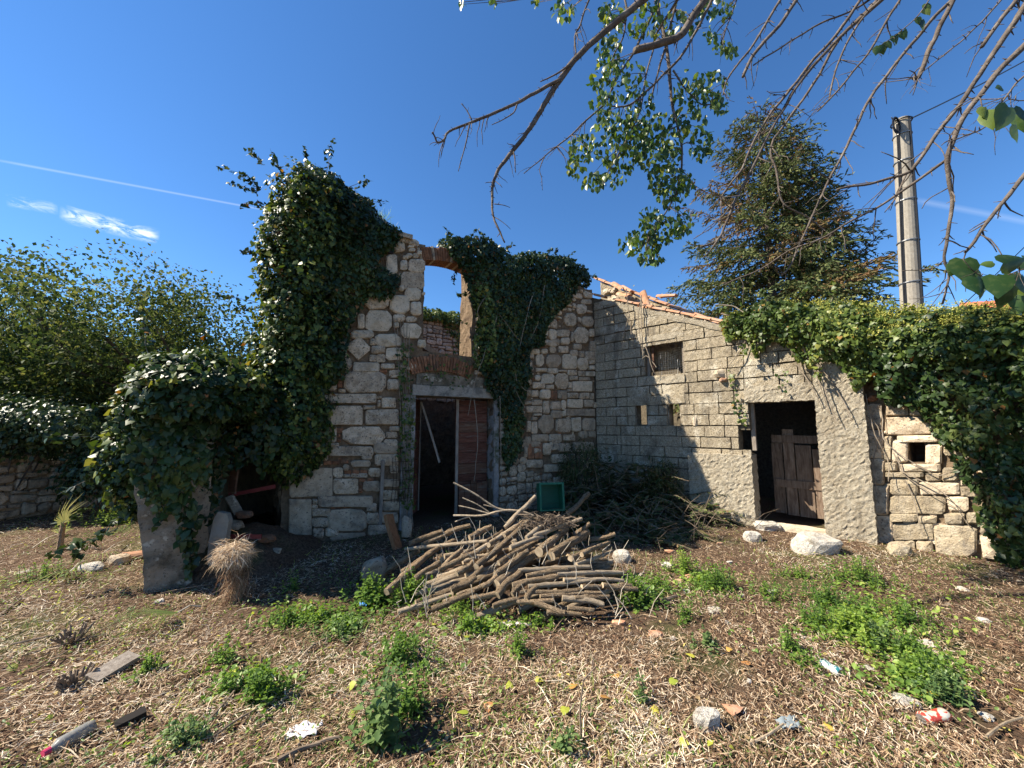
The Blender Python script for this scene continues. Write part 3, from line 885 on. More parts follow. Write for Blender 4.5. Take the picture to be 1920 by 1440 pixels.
# door: plank leaf standing well inside, timber post at the broken edge
n_in = -.85
M['shed_door'] = rough_mat('bleached brown planks', [(.25, (.12, .08, .055)), (.5, (.25, .18, .13)), (.8, (.38, .30, .225))], 5, 7, .88, ((16, .6, .01),), stain=(.15, .10, .07), stain_scale=3, objvar=.3, stretch=(7, 7, 1))
droot = thing('door', FB.p(dt0, n_in, 0), None, None, parent=shed)
tt = dt0 + .12
while tt < dt1 + .35:
    w = random.uniform(.17, .24)
    MB().add(*rbox(FB, tt, tt + w - random.uniform(.008, .022), n_in, n_in + .03 + random.uniform(-.012, .012), .08 + random.uniform(0, .05), 1.5 + random.uniform(-.3, .12), .3, .004, 4)).build('plank', M['shed_door'], droot)
    tt += w
for zz in (.55, 1.32):
    MB().add(*rbox(FB, dt0 + .14, dt1 + .3, n_in + .038, n_in + .06, zz, zz + .13, .3, .004, 4)).build('ledge', M['shed_door'], droot)
MB().add(*rbox(FB, dt0 - .015, dt0 + .045, -.2, -.12, NOTCH[2] + .05, dz1 - .004, .3, .004, 4)).build('door_post', M['grey_wood'], shed)
MB().add(*rbox(FB, dt0 + .0, dt1, -.22, .02, -.02, .06, .12, .01, 6)).build('threshold', M['stone_white'], shed)
# the rest of the shell: flank, rear wall, roof deck
fr_end = Frame(tuple(FB.p(TEND - .28, 0, 0)[:2]), tuple(FB.p(TEND - .28, -3.2, 0)[:2]))
MB().add(*rbox(fr_end, .31, 3.2, -.25, -.02, 0, btop(TEND), .5, .01, 3)).build('flank_wall', M['mortar_grey'], shed)
MB().add(*rbox(FB, -4.2, TEND, -3.4, -3.2, 0, 3.0, .5, .01, 3, topf=lambda t: btop(min(max(t, 0), 9)) - .02)).build('rear_wall', M['mortar_grey'], shed)
MB().add([FB.p(-.3, -.75, btop(0) - .05), FB.p(TEND + .2, -.26, btop(TEND + .2) + .02), FB.p(TEND + .2, -3.5, btop(TEND + .2) + .02), FB.p(-.3, -3.5, btop(0) - .05),
          FB.p(-.3, -.75, btop(0) + .02), FB.p(TEND + .2, -.26, btop(TEND + .2) + .08), FB.p(TEND + .2, -3.5, btop(TEND + .2) + .08), FB.p(-.3, -3.5, btop(0) + .02)], BOXF).build('roof_deck', M['old_wood'], shed)
# rubble rear kerb of the roof behind the verge, with its own coping of tiles
NK = -.50
def ktop(t):
    a = FB.tz(1128, 527, NK); b = FB.tz(1338, 603, NK)
    return a[1] + (b[1] - a[1]) * (t - a[0]) / (b[0] - a[0])
kt0 = -.12; kt1 = FB.tz(1340, 600, NK)[0] + .05
kerb = MB().add(*rbox(FB, kt0, kt1, NK - .25, NK - .03, 2.8, 3, .12, .012, 6, topf=lambda t: ktop(t) - .03)).build('rubble_kerb', M['stone_warm'], shed)
for i in range(70):
    t = random.uniform(kt0 + .05, kt1 - .05)
    lo = btop(t) - .05; hi = ktop(t) - .04
    w, h = random.uniform(.09, .24), random.uniform(.06, .13)
    zc = random.uniform(lo, max(lo + .01, hi - h / 2))
    stone_obj(FB, [Vector((t - w / 2, zc - h / 2)), Vector((t + w / 2, zc - h / 2)), Vector((t + w / 2, zc + h / 2)), Vector((t - w / 2, zc + h / 2))], kerb,
              random.choice([M['stone_white'], M['stone_white'], M['stone_warm']]), rnd=.6, jit=.08, proud=random.uniform(.0, .05), n=NK, depth=.06)

# canal tiles
def tile_mesh(L=.40, r0=.085, r1=.068, th=.012, seg=7):
    V = []; F = []
    for k, (y, r) in enumerate(((0, r0), (L, r1))):
        for rr in (r, r - th):
            for i in range(seg + 1):
                a = math.pi * i / seg
                V.append((math.cos(a) * rr, y, math.sin(a) * rr * .75))
    n = seg + 1
    for i in range(seg):
        F.append((i, i + 1, 2 * n + i + 1, 2 * n + i)); F.append((n + i + 1, n + i, 3 * n + i, 3 * n + i + 1))
        F.append((i + 1, i, n + i, n + i + 1)); F.append((2 * n + i, 2 * n + i + 1, 3 * n + i + 1, 3 * n + i))
    F.append((0, 2 * n, 3 * n, n)); F.append((seg, n + seg, 3 * n + seg, 2 * n + seg))
    return raw_mesh('roof_tile', V, F, M['tile'])
TILE = tile_mesh()
def place_tile(p, d, parent, roll=0.0, name='roof_tile', jit=.06, scale=None):
    d = Vector(d).normalized()
    x = d.cross(Vector((0, 0, 1))).normalized(); zz = x.cross(d)
    m = Matrix((x, d, zz)).transposed()
    q = m.to_quaternion() @ Matrix.Rotation(roll, 3, 'Y').to_quaternion()
    from mathutils import Euler
    q = q @ Euler((random.uniform(-jit, jit), random.uniform(-jit, jit), random.uniform(-jit, jit))).to_quaternion()
    return inst(name, TILE, p, q, parent, scale)
sl = (FB.d + Vector((0, 0, slope))).normalized()
# verge row on the wall head: laid down the slope, narrow end uphill
t = TEND * .62
while t > .10:
    if not (.42 < t < .60):
        place_tile(FB.p(t, -.03, btop(t) + .03), -sl, shed, jit=.05, scale=(.95, .9, .85))
    if t > .9 or t < .5:
        place_tile(FB.p(t + .1, -.20, btop(t + .1) + .0), -sl, shed, jit=.08, roll=math.pi, scale=(.8, .9, .7))
    t -= .27
# coping row on the kerb
kd = (FB.p(1, NK, ktop(1)) - FB.p(0, NK, ktop(0))).normalized()
t = kt1 + .02
while t > kt0 + .1:
    place_tile(FB.p(t, NK - .08, ktop(t) - .01), -kd, shed, jit=.04, scale=(1.3, .98, 1.0))
    t -= .245
# tiles slid out of place between the two rows
for (px, py, dx, dz, rl) in ((1150, 533, .5, -.35, .3), (1168, 540, .6, -.6, -.4), (1205, 548, .2, -.9, 1.0), (1213, 553, -.4, -.9, 2.2), (1233, 558, .9, -.3, .2), (1160, 552, .9, -.5, .1)):
    tt, zz = FB.tz(px, py, -.3)
    place_tile(FB.p(tt, -.3, zz), FB.d * dx + FB.n * .25 + Vector((0, 0, dz)), shed, rl, jit=.2)

# broken clay piece stuck in the wall
def blob(center, rx, ry, rz, mat, name, parent=None, seed=0, rough=.18, sub=2, rot=0.0, flat=.0, sc=1.3, chop=None):
    import bmesh
    bm = bmesh.new()
    bmesh.ops.create_icosphere(bm, subdivisions=sub, radius=1)
    off = Vector((seed * 3.1, seed * 1.7, seed * .9))
    for v in bm.verts:
        p = v.co.copy()
        k = 1 + rough * noise.noise(p * sc + off) * 2 + rough * .5 * noise.noise(p * sc * 2.7 + off)
        # facets: squash towards a rounded box
        e = .55
        b = Vector([math.copysign(abs(c) ** e, c) for c in p])
        p = p.lerp(b, .6) * k
        v.co = Vector((p.x * rx, p.y * ry, max(p.z, -.6) * rz))
    if rot: bmesh.ops.rotate(bm, verts=bm.verts, cent=(0, 0, 0), matrix=Matrix.Rotation(rot, 3, 'Z'))
    me = bpy.data.meshes.new(name)
    bm.to_mesh(me); bm.free()
    me.materials.append(mat)
    o = bpy.data.objects.new(name, me)
    return _finish(o, center, parent)
tc, zc = B(1357, 713)
blob(FB.p(tc, .02, zc), .07, .05, .04, M['tile'], 'clay_fragment', shed, seed=3)
tc, zc = B(1353, 702)
blob(FB.p(tc, .0, zc), .12, .06, .09, M['stone_white'], 'filler_stone', shed, seed=8)
tc, zc = B(1303, 792)
blob(FB.p(tc, .0, zc), .035, .03, .11, M['stone_white'], 'filler_stone', shed, seed=9)

# ------------------------------------------------------------------ rubble wall on the right
rwall = thing('rubble_wall', FC.p(1, 0, 0), 'warm pale rubble wall with a tiny square window right of the shed, ivy above', 'wall')
sx, sy, ss = 1350, 650, 3.349
WH = prec(sx + 1180 / ss, sy + 602 / ss, sx + 1290 / ss, sy + 727 / ss, FC)
mb = MB(); wall_core(mb, FC, .0, 5.5, [WH], lambda t: 2.55 + .1 * math.sin(t * 3), -.5, -.04, div=.16, amp=.015)
rcore = mb.build('wall_core', M['earth_mortar'], rwall)
MB().add(box8(FC, WH[0] - .1, WH[1] + .1, -.56, -.505, WH[2] - .1, WH[3] + .1), BOXF).build('dark_backing', M['old_wood'], rwall)  # board added behind the hole, stands in for the dark interior
for b in [(895,360,1015,520,.2),(905,525,1030,700,.2),(915,703,1035,870,.2),(930,873,1060,1060,.2),(940,1063,1085,1265,.2),(1040,440,1340,553,.3),(1115,557,1385,600,.3),(1035,562,1078,720,.4),(1080,590,1178,728,.4),(1293,612,1390,740,.5),
          (1035,728,1115,783,.4),(1130,738,1385,783,.3),(1040,788,1280,818,.3),(1065,822,1245,930,.5),(1255,850,1500,930,.4),(1070,938,1415,1050,.45),(1065,1048,1240,1100,.4),(1245,1065,1360,1112,.4),(1085,1108,1335,1215,.4),
          (1345,1120,1620,1320,.5),(1090,1220,1225,1300,.4),(1410,1045,1540,1118,.5),(1545,1040,1630,1112,.5),(1395,760,1500,845,.5),(1505,690,1660,770,.3),(1505,775,1660,870,.4),(1290,790,1390,845,.4),(1510,875,1620,940,.4),
          (1430,942,1560,1035,.4),(1235,1222,1340,1310,.5),(1340,440,1500,550,.4),(1400,560,1560,680,.4),(1040,370,1180,435,.3),(1190,370,1340,435,.3),(1640,880,1800,1010,.4),(1640,1020,1780,1180,.4),(1640,1190,1830,1330,.4),(1670,700,1850,870,.4)]:
    q = px_quad(FC, sx + b[0] / ss, sy + b[1] / ss, sx + b[2] / ss, sy + b[3] / ss, .001)
    grey = b[0] < 1035 or (b[1] < 556 and b[0] < 1400)
    stone_obj(FC, q, rcore, M['stone'] if grey else random.choice([M['stone_warm'], M['stone_warm'], M['stone_white']]), rnd=b[4] * .55, jit=.05, proud=random.uniform(.005, .05), depth=.1)
for k in range(90):      # pinning stones in the joints
    t = random.uniform(.18, 1.55); z = random.uniform(.03, 1.55)
    if WH[0] - .05 < t < WH[1] + .05 and WH[2] - .05 < z < WH[3] + .05: continue
    w = random.uniform(.03, .08); h = random.uniform(.02, .05)
    stone_obj(FC, [Vector((t - w, z - h)), Vector((t + w, z - h * .8)), Vector((t + w * .9, z + h)), Vector((t - w * .8, z + h * .9))], rcore, random.choice([M['stone_warm'], M['stone'], M['stone_white']]), rnd=.3, jit=.1, proud=.0, n=-.02, depth=.05)
tc, zc = FC.tz(1633, 748)
blob(FC.p(tc, -.05, zc), .10, .07, .06, M['brick'], 'broken_brick', rwall, seed=5)

# ------------------------------------------------------------------ low dry stone wall on the left
lwall = thing('dry_stone_wall', FD.p(FD.len / 2, 0, 0), 'low grey dry stone wall under the trees at the left edge', 'wall')
lt = 1.12
core_ = MB().add(*rbox(FD, -4, FD.len + 1.2, -.5, -.05, 0, lt, .25, .03, 4)).build('wall_core', M['stone_grey'], lwall)
rubble(FD, -3.9, .02, FD.len + 1.1, lt, .06, core_, [M['stone_grey'], M['stone_grey'], M['stone']], n=0.0, proud=.035, rnd=(.3, .8), lean=.05)
# ------------------------------------------------------------------ lean-to with pillar, left of the stone house
lean = thing('lean_to', (-3.6, 4.3, 0), 'collapsed lean-to with a stained plaster pillar, left of the stone house, buried in ivy', 'lean-to')
pl_a = on_ground(272, 1112); pl_b = on_ground(366, 1095)
FP = Frame((pl_a.x, pl_a.y), (pl_b.x, pl_b.y))
pv, pf = rbox(FP, 0, FP.len - .03, -.12, 0, -.02, 1.5, .05, .010, 9, .008, 3)
pv = [v - FP.d * (.15 * max(0, v.z)) for v in pv]
MB().add(pv, pf).build('pillar', M['pillar'], lean)
FL = Frame((pl_a.x - 1.15, pl_a.y + 2.3), (pl_a.x - .02, pl_a.y + .38))
MB().add(*rbox(FL, 0, FL.len, -.22, -.02, 0, 1.75, .2, .02, 4)).build('side_wall', M['stone_grey'], lean)
FK = Frame((pl_a.x - 1.2, pl_a.y + 3.6), (-3.4, 7.0))
MB().add(*rbox(FK, -.2, FK.len, -.25, 0, 0, 2.1, .3, .02, 4)).build('rear_wall', M['stone_grey'], lean)
FK2 = Frame((pl_a.x - 1.2, pl_a.y + 2.2), (pl_a.x - 1.2, pl_a.y + 3.7))
MB().add(*rbox(FK2, 0, FK2.len, -.1, .1, 0, 2.0, .3, .02, 4)).build('end_wall', M['stone_grey'], lean)
rp = [Vector((pl_a.x + .05, pl_a.y + .12, 1.72)), Vector((-3.06, 5.28, 1.92)), Vector((-3.5, 6.7, 2.15)), Vector((pl_a.x - 1.25, pl_a.y + 3.7, 2.05)), Vector((pl_a.x - 1.25, pl_a.y + 2.2, 1.8))]
mb = MB(); mb.add(rp + [p + Vector((0, 0, .12)) for p in rp], [(4, 3, 2, 1, 0), (5, 6, 7, 8, 9)] + [(i, (i + 1) % 5, 5 + (i + 1) % 5, 5 + i) for i in range(5)])
mb.build('roof_slab', M['old_wood'], lean)

# ------------------------------------------------------------------ ivy
def ptint(P, base=.45, s=1.6):
    P = np.asarray(P)
    k = np.array([noise.noise(Vector(p) * s) + .6 * noise.noise(Vector(p) * s * 3.1 + Vector((9, 2, 4))) for p in P])
    t = base + .55 * k + rng.normal(0, .2, len(P))
    t = np.clip(t, 0, .96)
    dead = rng.random(len(P)) < (.012 + .05 * (k < -.55))
    t[dead] = 1.0
    return t

def in_poly(P, poly):
    x, y = P[:, 0], P[:, 1]
    inside = np.zeros(len(P), bool)
    n = len(poly)
    for i in range(n):
        x0, y0 = poly[i]; x1, y1 = poly[(i + 1) % n]
        c = ((y0 > y) != (y1 > y)) & (x < (x1 - x0) * (y - y0) / (y1 - y0 + 1e-12) + x0)
        inside ^= c
    return inside

def edge_dist(P, poly):
    d = np.full(len(P), 9.0)
    n = len(poly)
    for i in range(n):
        a = np.array(poly[i]); b = np.array(poly[(i + 1) % n])
        ab = b - a
        t = np.clip(((P - a) @ ab) / (ab @ ab + 1e-12), 0, 1)
        d = np.minimum(d, np.linalg.norm(P - a - t[:, None] * ab, axis=1))
    return d

def npn(P, s, off=0.0):
    return np.array([noise.noise(Vector((p[0] * s + off, p[1] * s, off * .37))) for p in P])

def leaf_layer(fr, poly_px, dens, thick, amp, n0=.02, nplane=0.0, size=(.036, .066), fringe=.12, deep=.5):
    """Positions, directions and normals of leaves hanging over a stretch of wall."""
    poly = [fr.tz(x, y, nplane) for x, y in poly_px]
    pa = np.array(poly)
    lo, hi = pa.min(0) - fringe, pa.max(0) + fringe
    N = int(1.5 * dens * (hi[0] - lo[0]) * (hi[1] - lo[1]))
    P = rng.random((N, 2)) * (hi - lo) + lo
    jit = np.stack([npn(P, 3.1, 2), npn(P, 3.1, 7)], 1) * fringe
    ok = in_poly(P + jit, poly)
    P = P[ok]
    e = np.clip(edge_dist(P, poly) / .25, 0.12, 1)
    clump = npn(P, 2.3, 1) * .6 + npn(P, 5.5, 4) * .5
    surf = (thick + amp * clump) * np.sqrt(e)
    surf = np.maximum(surf, .03)
    k = rng.random(len(P))
    n = n0 + surf * (1 - deep * k ** 2.2) + rng.normal(0, .02, len(P))
    # slope of the surface turns the leaves
    h = .06
    gx = (npn(P + [h, 0], 2.3, 1) * .6 + npn(P + [h, 0], 5.5, 4) * .5 - clump) / h * amp
    gy = (npn(P + [0, h], 2.3, 1) * .6 + npn(P + [0, h], 5.5, 4) * .5 - clump) / h * amp
    D = np.array(fr.d); Nn = np.array(fr.n); U = np.array((0, 0, 1.0))
    pos = np.array(fr.o) + P[:, :1] * D + n[:, None] * Nn + P[:, 1:] * U
    nrm = Nn - gx[:, None] * D - gy[:, None] * U + rng.normal(0, .45, (len(P), 3)) + U * .25
    dirs = -U * .9 + Nn * .25 + rng.normal(0, .5, (len(P), 3))
    sz = size[0] * .7 + (size[1] * 1.25 - size[0] * .7) * rng.random(len(P)) ** 1.6
    return pos, dirs, nrm, sz

def ellip_layer(c, r, N, size=(.036, .066), nz=.22, sc=1.8, deep=.35, lower=-.4, seed=0):
    N = int(N * 1.5)
    u = runit(N * 2); u = u[u[:, 2] > lower][:N]
    k = np.array([noise.noise(Vector(q) * sc + Vector((seed, seed * 2, 0))) + .5 * noise.noise(Vector(q) * sc * 2.6 + Vector((seed, 3, 1))) for q in u])
    rr = (1 + nz * k) * (1 - deep * rng.random(len(u)) ** 2.5)
    pos = np.array(c) + u * rr[:, None] * np.array(r)
    nrm = u / np.array(r) * np.mean(r) + rng.normal(0, .45, (len(u), 3)) + np.array((0, 0, .3))
    dirs = np.array((0, 0, -.8)) + u * .4 + rng.normal(0, .5, (len(u), 3))
    return pos, dirs, nrm, size[0] * .7 + (size[1] * 1.25 - size[0] * .7) * rng.random(len(u)) ** 1.6

def join(*ls):
    return [np.concatenate([l[i] for l in ls]) for i in range(4)]

def sprigs(starts, N=12, L=.5, size=(.045, .07)):
    """Leafy shoots reaching out of the mass."""
    out = []; stems = MB()
    for p, d in starts:
        p = Vector(p); d = Vector(d).normalized()
        pts = [p]
        l = L * random.uniform(.6, 1.3)
        for k in range(6):
            d = (d + Vector((random.uniform(-.25, .25), random.uniform(-.25, .25), random.uniform(-.22, .12)))).normalized()
            pts.append(pts[-1] + d * l / 6)
        stems.add(*tube(pts, [.005 - .0006 * i for i in range(7)], 3, False))
        for k in range(N):
            a = random.random() * 5.99; i = int(a)
            q = pts[i].lerp(pts[i + 1], a - i)
            out.append(q)
    P = np.array([tuple(q) for q in out])
    n = len(P)
    P = P + rng.normal(0, .02, (n, 3))
    return (P, np.array((0, 0, -.4)) + rng.normal(0, .7, (n, 3)), np.array((-.2, -.4, .8)) + rng.normal(0, .6, (n, 3)), rng.uniform(size[0], size[1], n)), stems

def wander(fr, pts_px, n, r, jit=.02, nplane=0.0):
    pts = []
    for x, y in pts_px:
        t, z = fr.tz(x, y, nplane)
        pts.append(fr.p(t, n + random.uniform(-jit, jit), z))
    sp = smooth_path(pts, 4)
    sp = [p + nvec(p, 5) * .02 for p in sp]
    return tube(sp, [r * (1 - .5 * i / len(sp)) for i in range(len(sp))], 5, False)

def STEM(iv, vf):
    mesh_obj('stem', vf[0], vf[1], M['vine'], iv)
def shoots(mb, iv):
    if mb.v: tag(mb.build('shoot_stems', M['vine'], iv), kind='stuff')

# 1: the tall tower of ivy on the left corner
iv = thing('ivy', FA.p(.4, .1, 0), 'tall dense ivy smothering the upper left corner of the stone house', 'ivy')
polyA = [(540, 318), (585, 312), (630, 325), (668, 372), (700, 415), (735, 428), (752, 440), (722, 470), (712, 490), (742, 515), (742, 548), (716, 566), (690, 552), (668, 585), (648, 640), (642, 690), (612, 728), (600, 770), (580, 800), (556, 850), (530, 850)]
L1 = leaf_layer(FA, polyA, 1500, .22, .22)
sideE = [ellip_layer(FA.p(.10 + dx, -.08, z), (r, .55, .55), 2100, seed=i, lower=-1, nz=.38, sc=2.4) for i, (z, r, dx) in enumerate(((1.45, .36, .1), (2.0, .44, 0), (2.6, .50, 0), (3.2, .48, .03), (3.8, .52, 0), (4.35, .55, .02), (4.8, .5, .1)))]
topE = join(ellip_layer(FA.p(.5, -.2, 4.85), (.62, .4, .42), 1900, seed=9, lower=-.5, nz=.4, sc=2.6), ellip_layer(FA.p(.75, -.15, 5.0), (.3, .3, .3), 600, seed=19, lower=-.5, nz=.4))
topE2 = ellip_layer(FA.p(1.15, -.2, 4.72), (.4, .35, .25), 700, seed=11, lower=-.5)
st = []
for (x, y, dx, dz) in ((470, 350, -1, .12), (478, 372, -1, -.1), (465, 330, -.8, .5), (478, 345, -.7, .7), (520, 322, -.4, 1), (560, 315, .2, 1), (600, 318, .4, 1), (640, 345, .8, .7), (470, 470, -1, .2), (472, 560, -1, .35), (474, 575, -1, .1), (470, 610, -.9, -.5), (655, 370, 1, .3), (480, 300, -.3, .5)):
    st.append((at_depth(x + 12, y + 8, 5.35), (dx, random.uniform(-.3, .1), dz)))
L3, stemsA = sprigs(st, 26, .42)
L = join(L1, topE, topE2, L3, *sideE)
cloud('foliage', IVY, L[0], L[1], L[2], L[3], M['ivy'], iv, tint=ptint(L[0]))
# paler leaves put the sun on the flank into the leaf colour
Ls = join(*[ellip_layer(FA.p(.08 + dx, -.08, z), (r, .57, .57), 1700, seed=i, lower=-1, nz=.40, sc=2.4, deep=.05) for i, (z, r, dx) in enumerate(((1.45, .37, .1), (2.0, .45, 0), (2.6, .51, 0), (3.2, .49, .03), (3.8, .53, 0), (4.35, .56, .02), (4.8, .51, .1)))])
cloud('pale_foliage', IVY, Ls[0], Ls[1], Ls[2], Ls[3], M['ivy_light'], iv)
for k in range(4):
    STEM(iv, wander(FA, [(580 + k * 14, 770 - k * 22), (590 + k * 14, 640 - k * 10), (600 + k * 16, 520), (610 + k * 12, 400)], .05, .018))
shoots(stemsA, iv)

# 2: ivy curtain over the right half of the facade and the window arch
iv = thing('ivy', FA.p(3.6, .1, 0), 'ivy curtain hanging over the middle of the facade beside the window opening', 'ivy')
polyB = [(838, 462), (850, 444), (885, 447), (915, 452), (945, 470), (958, 492), (990, 478), (1020, 474), (1060, 484), (1098, 512), (1102, 528), (1070, 552), (1040, 590), (1015, 640), (992, 660), (990, 705), (975, 735), (980, 790), (968, 850), (948, 885), (934, 840), (936, 760), (905, 712), (892, 668), (886, 600), (878, 540), (868, 510), (842, 488)]
L1 = leaf_layer(FA, polyB, 1500, .16, .12)
L2 = leaf_layer(FA, [(880, 520), (915, 540), (930, 640), (925, 690), (890, 690), (882, 620)], 700, .3, .1)
st = [(FA.p(FA.tz(x, y)[0], -.1, FA.tz(x, y)[1] - .05), (dx, -.2, dz)) for x, y, dx, dz in ((850, 448, -.4, 1), (880, 445, .3, 1), (915, 450, .2, 1), (945, 470, .3, 1), (1030, 475, .3, 1), (1045, 472, .5, 1), (1085, 500, 1, .3), (1105, 510, 1, .2), (860, 500, -.6, -.6), (882, 545, -.8, .2), (880, 600, -1, .3), (1060, 484, .7, .8))]
L3, sb = sprigs(st, 20, .3)
topB = [ellip_layer(FA.p(FA.tz(x, y)[0], -.2, FA.tz(x, y)[1]), (r, .32, r * .7), int(900 * r / .4), seed=30 + i, lower=-.6) for i, (x, y, r) in enumerate(((860, 462, .3), (915, 475, .35), (1000, 492, .4), (1060, 500, .4), (1095, 520, .3)))]
L = join(L1, L3, *topB)
cloud('foliage', IVY, L[0], L[1], L[2], L[3], M['ivy'], iv, tint=ptint(L[0]))
cloud('pale_foliage', IVY, L2[0], L2[1], L2[2], L2[3], M['ivy_light'], iv)
um = leaf_layer(FA, [(900, 540), (1000, 560), (1010, 620), (960, 680), (900, 640)], 60, .26, .12)
def umbels(P, per=10, r=.022):
    P = np.asarray(P); n = len(P)
    c = np.repeat(P, per, 0) + runit(n * per) * r
    d = c - np.repeat(P, per, 0)
    return c, d, runit(n * per), np.full(n * per, .018)
U = umbels(um[0][::2])
tag(cloud('flower_heads', DIA, U[0], U[1], U[2], U[3], M['umbel'], iv, wid=np.full(len(U[0]), .02)), kind='stuff')
for pts in ([(985, 560), (972, 610), (960, 680), (955, 730), (975, 770)], [(905, 560), (930, 600), (960, 640)], [(920, 600), (900, 660), (880, 720), (870, 780)], [(1010, 540), (1000, 600), (985, 640)], [(955, 690), (960, 720), (985, 740)], [(880, 750), (885, 820), (878, 900)], [(925, 745), (928, 830), (930, 930)], [(900, 560), (885, 590), (900, 620)]):
    STEM(iv, wander(FA, pts, .2, .008, .04))
shoots(sb, iv)

# 3: ivy threads on the left door jamb
iv = thing('ivy', FA.p(u_door0 - .1, .05, 0), 'thin ivy creeping up the left jamb of the house door', 'ivy')
L1 = leaf_layer(FA, [(742, 640), (770, 650), (768, 700), (774, 760), (776, 960), (752, 960), (750, 760), (735, 700)], 420, .035, .03, n0=.03, size=(.03, .055))
L2 = leaf_layer(FA, [(780, 690), (850, 640), (900, 690), (880, 730), (800, 720)], 110, .04, .03, n0=.03, size=(.03, .05))
L = join(L1, L2)
cloud('foliage', IVY, L[0], L[1], L[2], L[3], M['ivy_light'], iv, tint=rng.random(len(L[0])) * .75)
sb = MB()
for k in range(6):
    STEM(iv, wander(FA, [(752 + k * 4, 985), (754 + k * 3, 880), (750 + k * 4, 780), (745 + k * 4, 680), (738 + k * 6, 600)], .03, .009))
shoots(sb, iv)

# 4: ivy heaped over the lean-to
iv = thing('ivy', (-3.7, 4.2, 0), 'ivy heaped over the collapsed lean-to, sunlit on its left side', 'ivy')
E = [ellip_layer((-3.45, 4.25, 1.92), (.62, .58, .46), 3600, seed=40, lower=-.55, nz=.2),
     ellip_layer((-3.85, 4.2, 1.38), (.28, .38, .72), 2400, seed=41, lower=-1, nz=.25),
     ellip_layer((-3.65, 5.1, 1.95), (.75, .75, .40), 3600, seed=42, lower=-.5),
     ellip_layer((-3.25, 5.05, 1.75), (.42, .5, .45), 1800, seed=43, lower=-1),
     ellip_layer((-4.35, 5.1, 1.65), (.5, .7, .6), 2600, seed=44, lower=-.6)]
H1 = leaf_layer(FP, [(255, 760), (410, 760), (392, 900), (350, 925), (366, 980), (368, 1030), (348, 1085), (335, 1010), (312, 950), (295, 1000), (270, 940)], 1200, .09, .08, size=(.045, .075))
H2 = leaf_layer(FP, [(365, 780), (470, 760), (520, 800), (500, 900), (470, 860), (430, 880), (410, 960), (385, 1000), (370, 900)], 800, .05, .05, n0=-.35, nplane=-.3)
st = [((-4.05, 4.05, 1.2), (-1, -.3, -.2)), ((-4.0, 4.1, .95), (-1, -.3, -.3)), ((-3.95, 4.0, .7), (-.8, -.4, -.5)), ((-4.1, 4.2, 1.8), (-1, -.1, .3)), ((-3.9, 4.1, 2.35), (-.5, 0, 1)), ((-3.4, 4.2, 2.4), (.2, 0, 1)), ((-3.9, 3.95, .6), (-.7, -.4, -.3)), ((-4.05, 4.0, 1.5), (-1, -.2, .0))]
L3, sb = sprigs(st, 30, .45)
L = join(*E, H1, H2, L3)
cloud('foliage', IVY, L[0], L[1], L[2], L[3] * 1.1, M['ivy'], iv, tint=ptint(L[0]))
Ly = join(ellip_layer((-3.87, 4.15, 1.4), (.30, .40, .75), 700, seed=46, lower=-1, nz=.3, deep=.1), ellip_layer((-3.45, 4.2, 1.98), (.62, .58, .47), 600, seed=47, lower=0, nz=.3, deep=.05))
cloud('pale_foliage', IVY, Ly[0], Ly[1], Ly[2], Ly[3], M['ivy_light'], iv)
for pts in ([(305, 860), (304, 900), (310, 915), (330, 905), (345, 890)], [(320, 850), (345, 880), (352, 890)], [(358, 850), (360, 900), (368, 912)]):
    STEM(iv, wander(FP, pts, .06, .012, .02))
shoots(sb, iv)

# 5: ivy over the shed roof and the rubble wall
iv = thing('ivy', FB.p(3.6, .1, 0), 'flowering ivy thatching the lower end of the shed roof above its doorway', 'ivy')
polyR = [(1350, 606), (1372, 585), (1420, 570), (1500, 566), (1560, 575), (1625, 580), (1650, 640), (1640, 700), (1612, 740), (1590, 705), (1560, 680), (1520, 692), (1488, 655), (1450, 640), (1415, 668), (1392, 640), (1368, 645)]
L1 = leaf_layer(FB, polyR, 1300, .24, .30)
roofE = [ellip_layer(FB.p(FB.tz(x, y)[0], -.3, FB.tz(x, y)[1]), (rx, .45, rz), int(2000 * rx), seed=50 + i, lower=-.5, nz=.3) for i, (x, y, rx, rz) in enumerate(((1385, 605, .35, .25), (1440, 605, .5, .35), (1510, 610, .5, .42), (1580, 620, .5, .5), (1640, 630, .45, .5)))]
H1 = leaf_layer(FB, [(1362, 690), (1376, 700), (1382, 740), (1398, 770), (1402, 800), (1388, 790), (1374, 760), (1364, 730)], 260, .06, .05, size=(.04, .065))
H2 = leaf_layer(FB, [(1450, 680), (1480, 690), (1470, 750), (1455, 740)], 120, .06, .05)
st = [(FB.p(FB.tz(x, y)[0], .2, FB.tz(x, y)[1]), (dx, -.5, dz)) for x, y, dx, dz in ((1372, 600, -.6, .6), (1400, 575, -.2, 1), (1440, 568, 0, 1), (1500, 566, .2, 1), (1560, 575, .2, 1), (1400, 650, -.2, -1), (1490, 660, 0, -1), (1530, 690, 0, -1))]
L3, sb = sprigs(st, 18, .28)
L = join(L1, *roofE, H1, H2, L3)
tl = rng.random(len(L[0]))
cloud('foliage', IVY, L[0], L[1], L[2], L[3], M['ivy_light'], iv, tint=ptint(L[0], .42))
um = [e[0][e[0][:, 2] > np.percentile(e[0][:, 2], 55)][::5] for e in roofE]
U = umbels(np.concatenate(um) + np.array((0, -.03, .04)), 12, .03)
tag(cloud('flower_heads', DIA, U[0], U[1], U[2], U[3] * 1.2, M['umbel'], iv, wid=np.full(len(U[0]), .024)), kind='stuff')
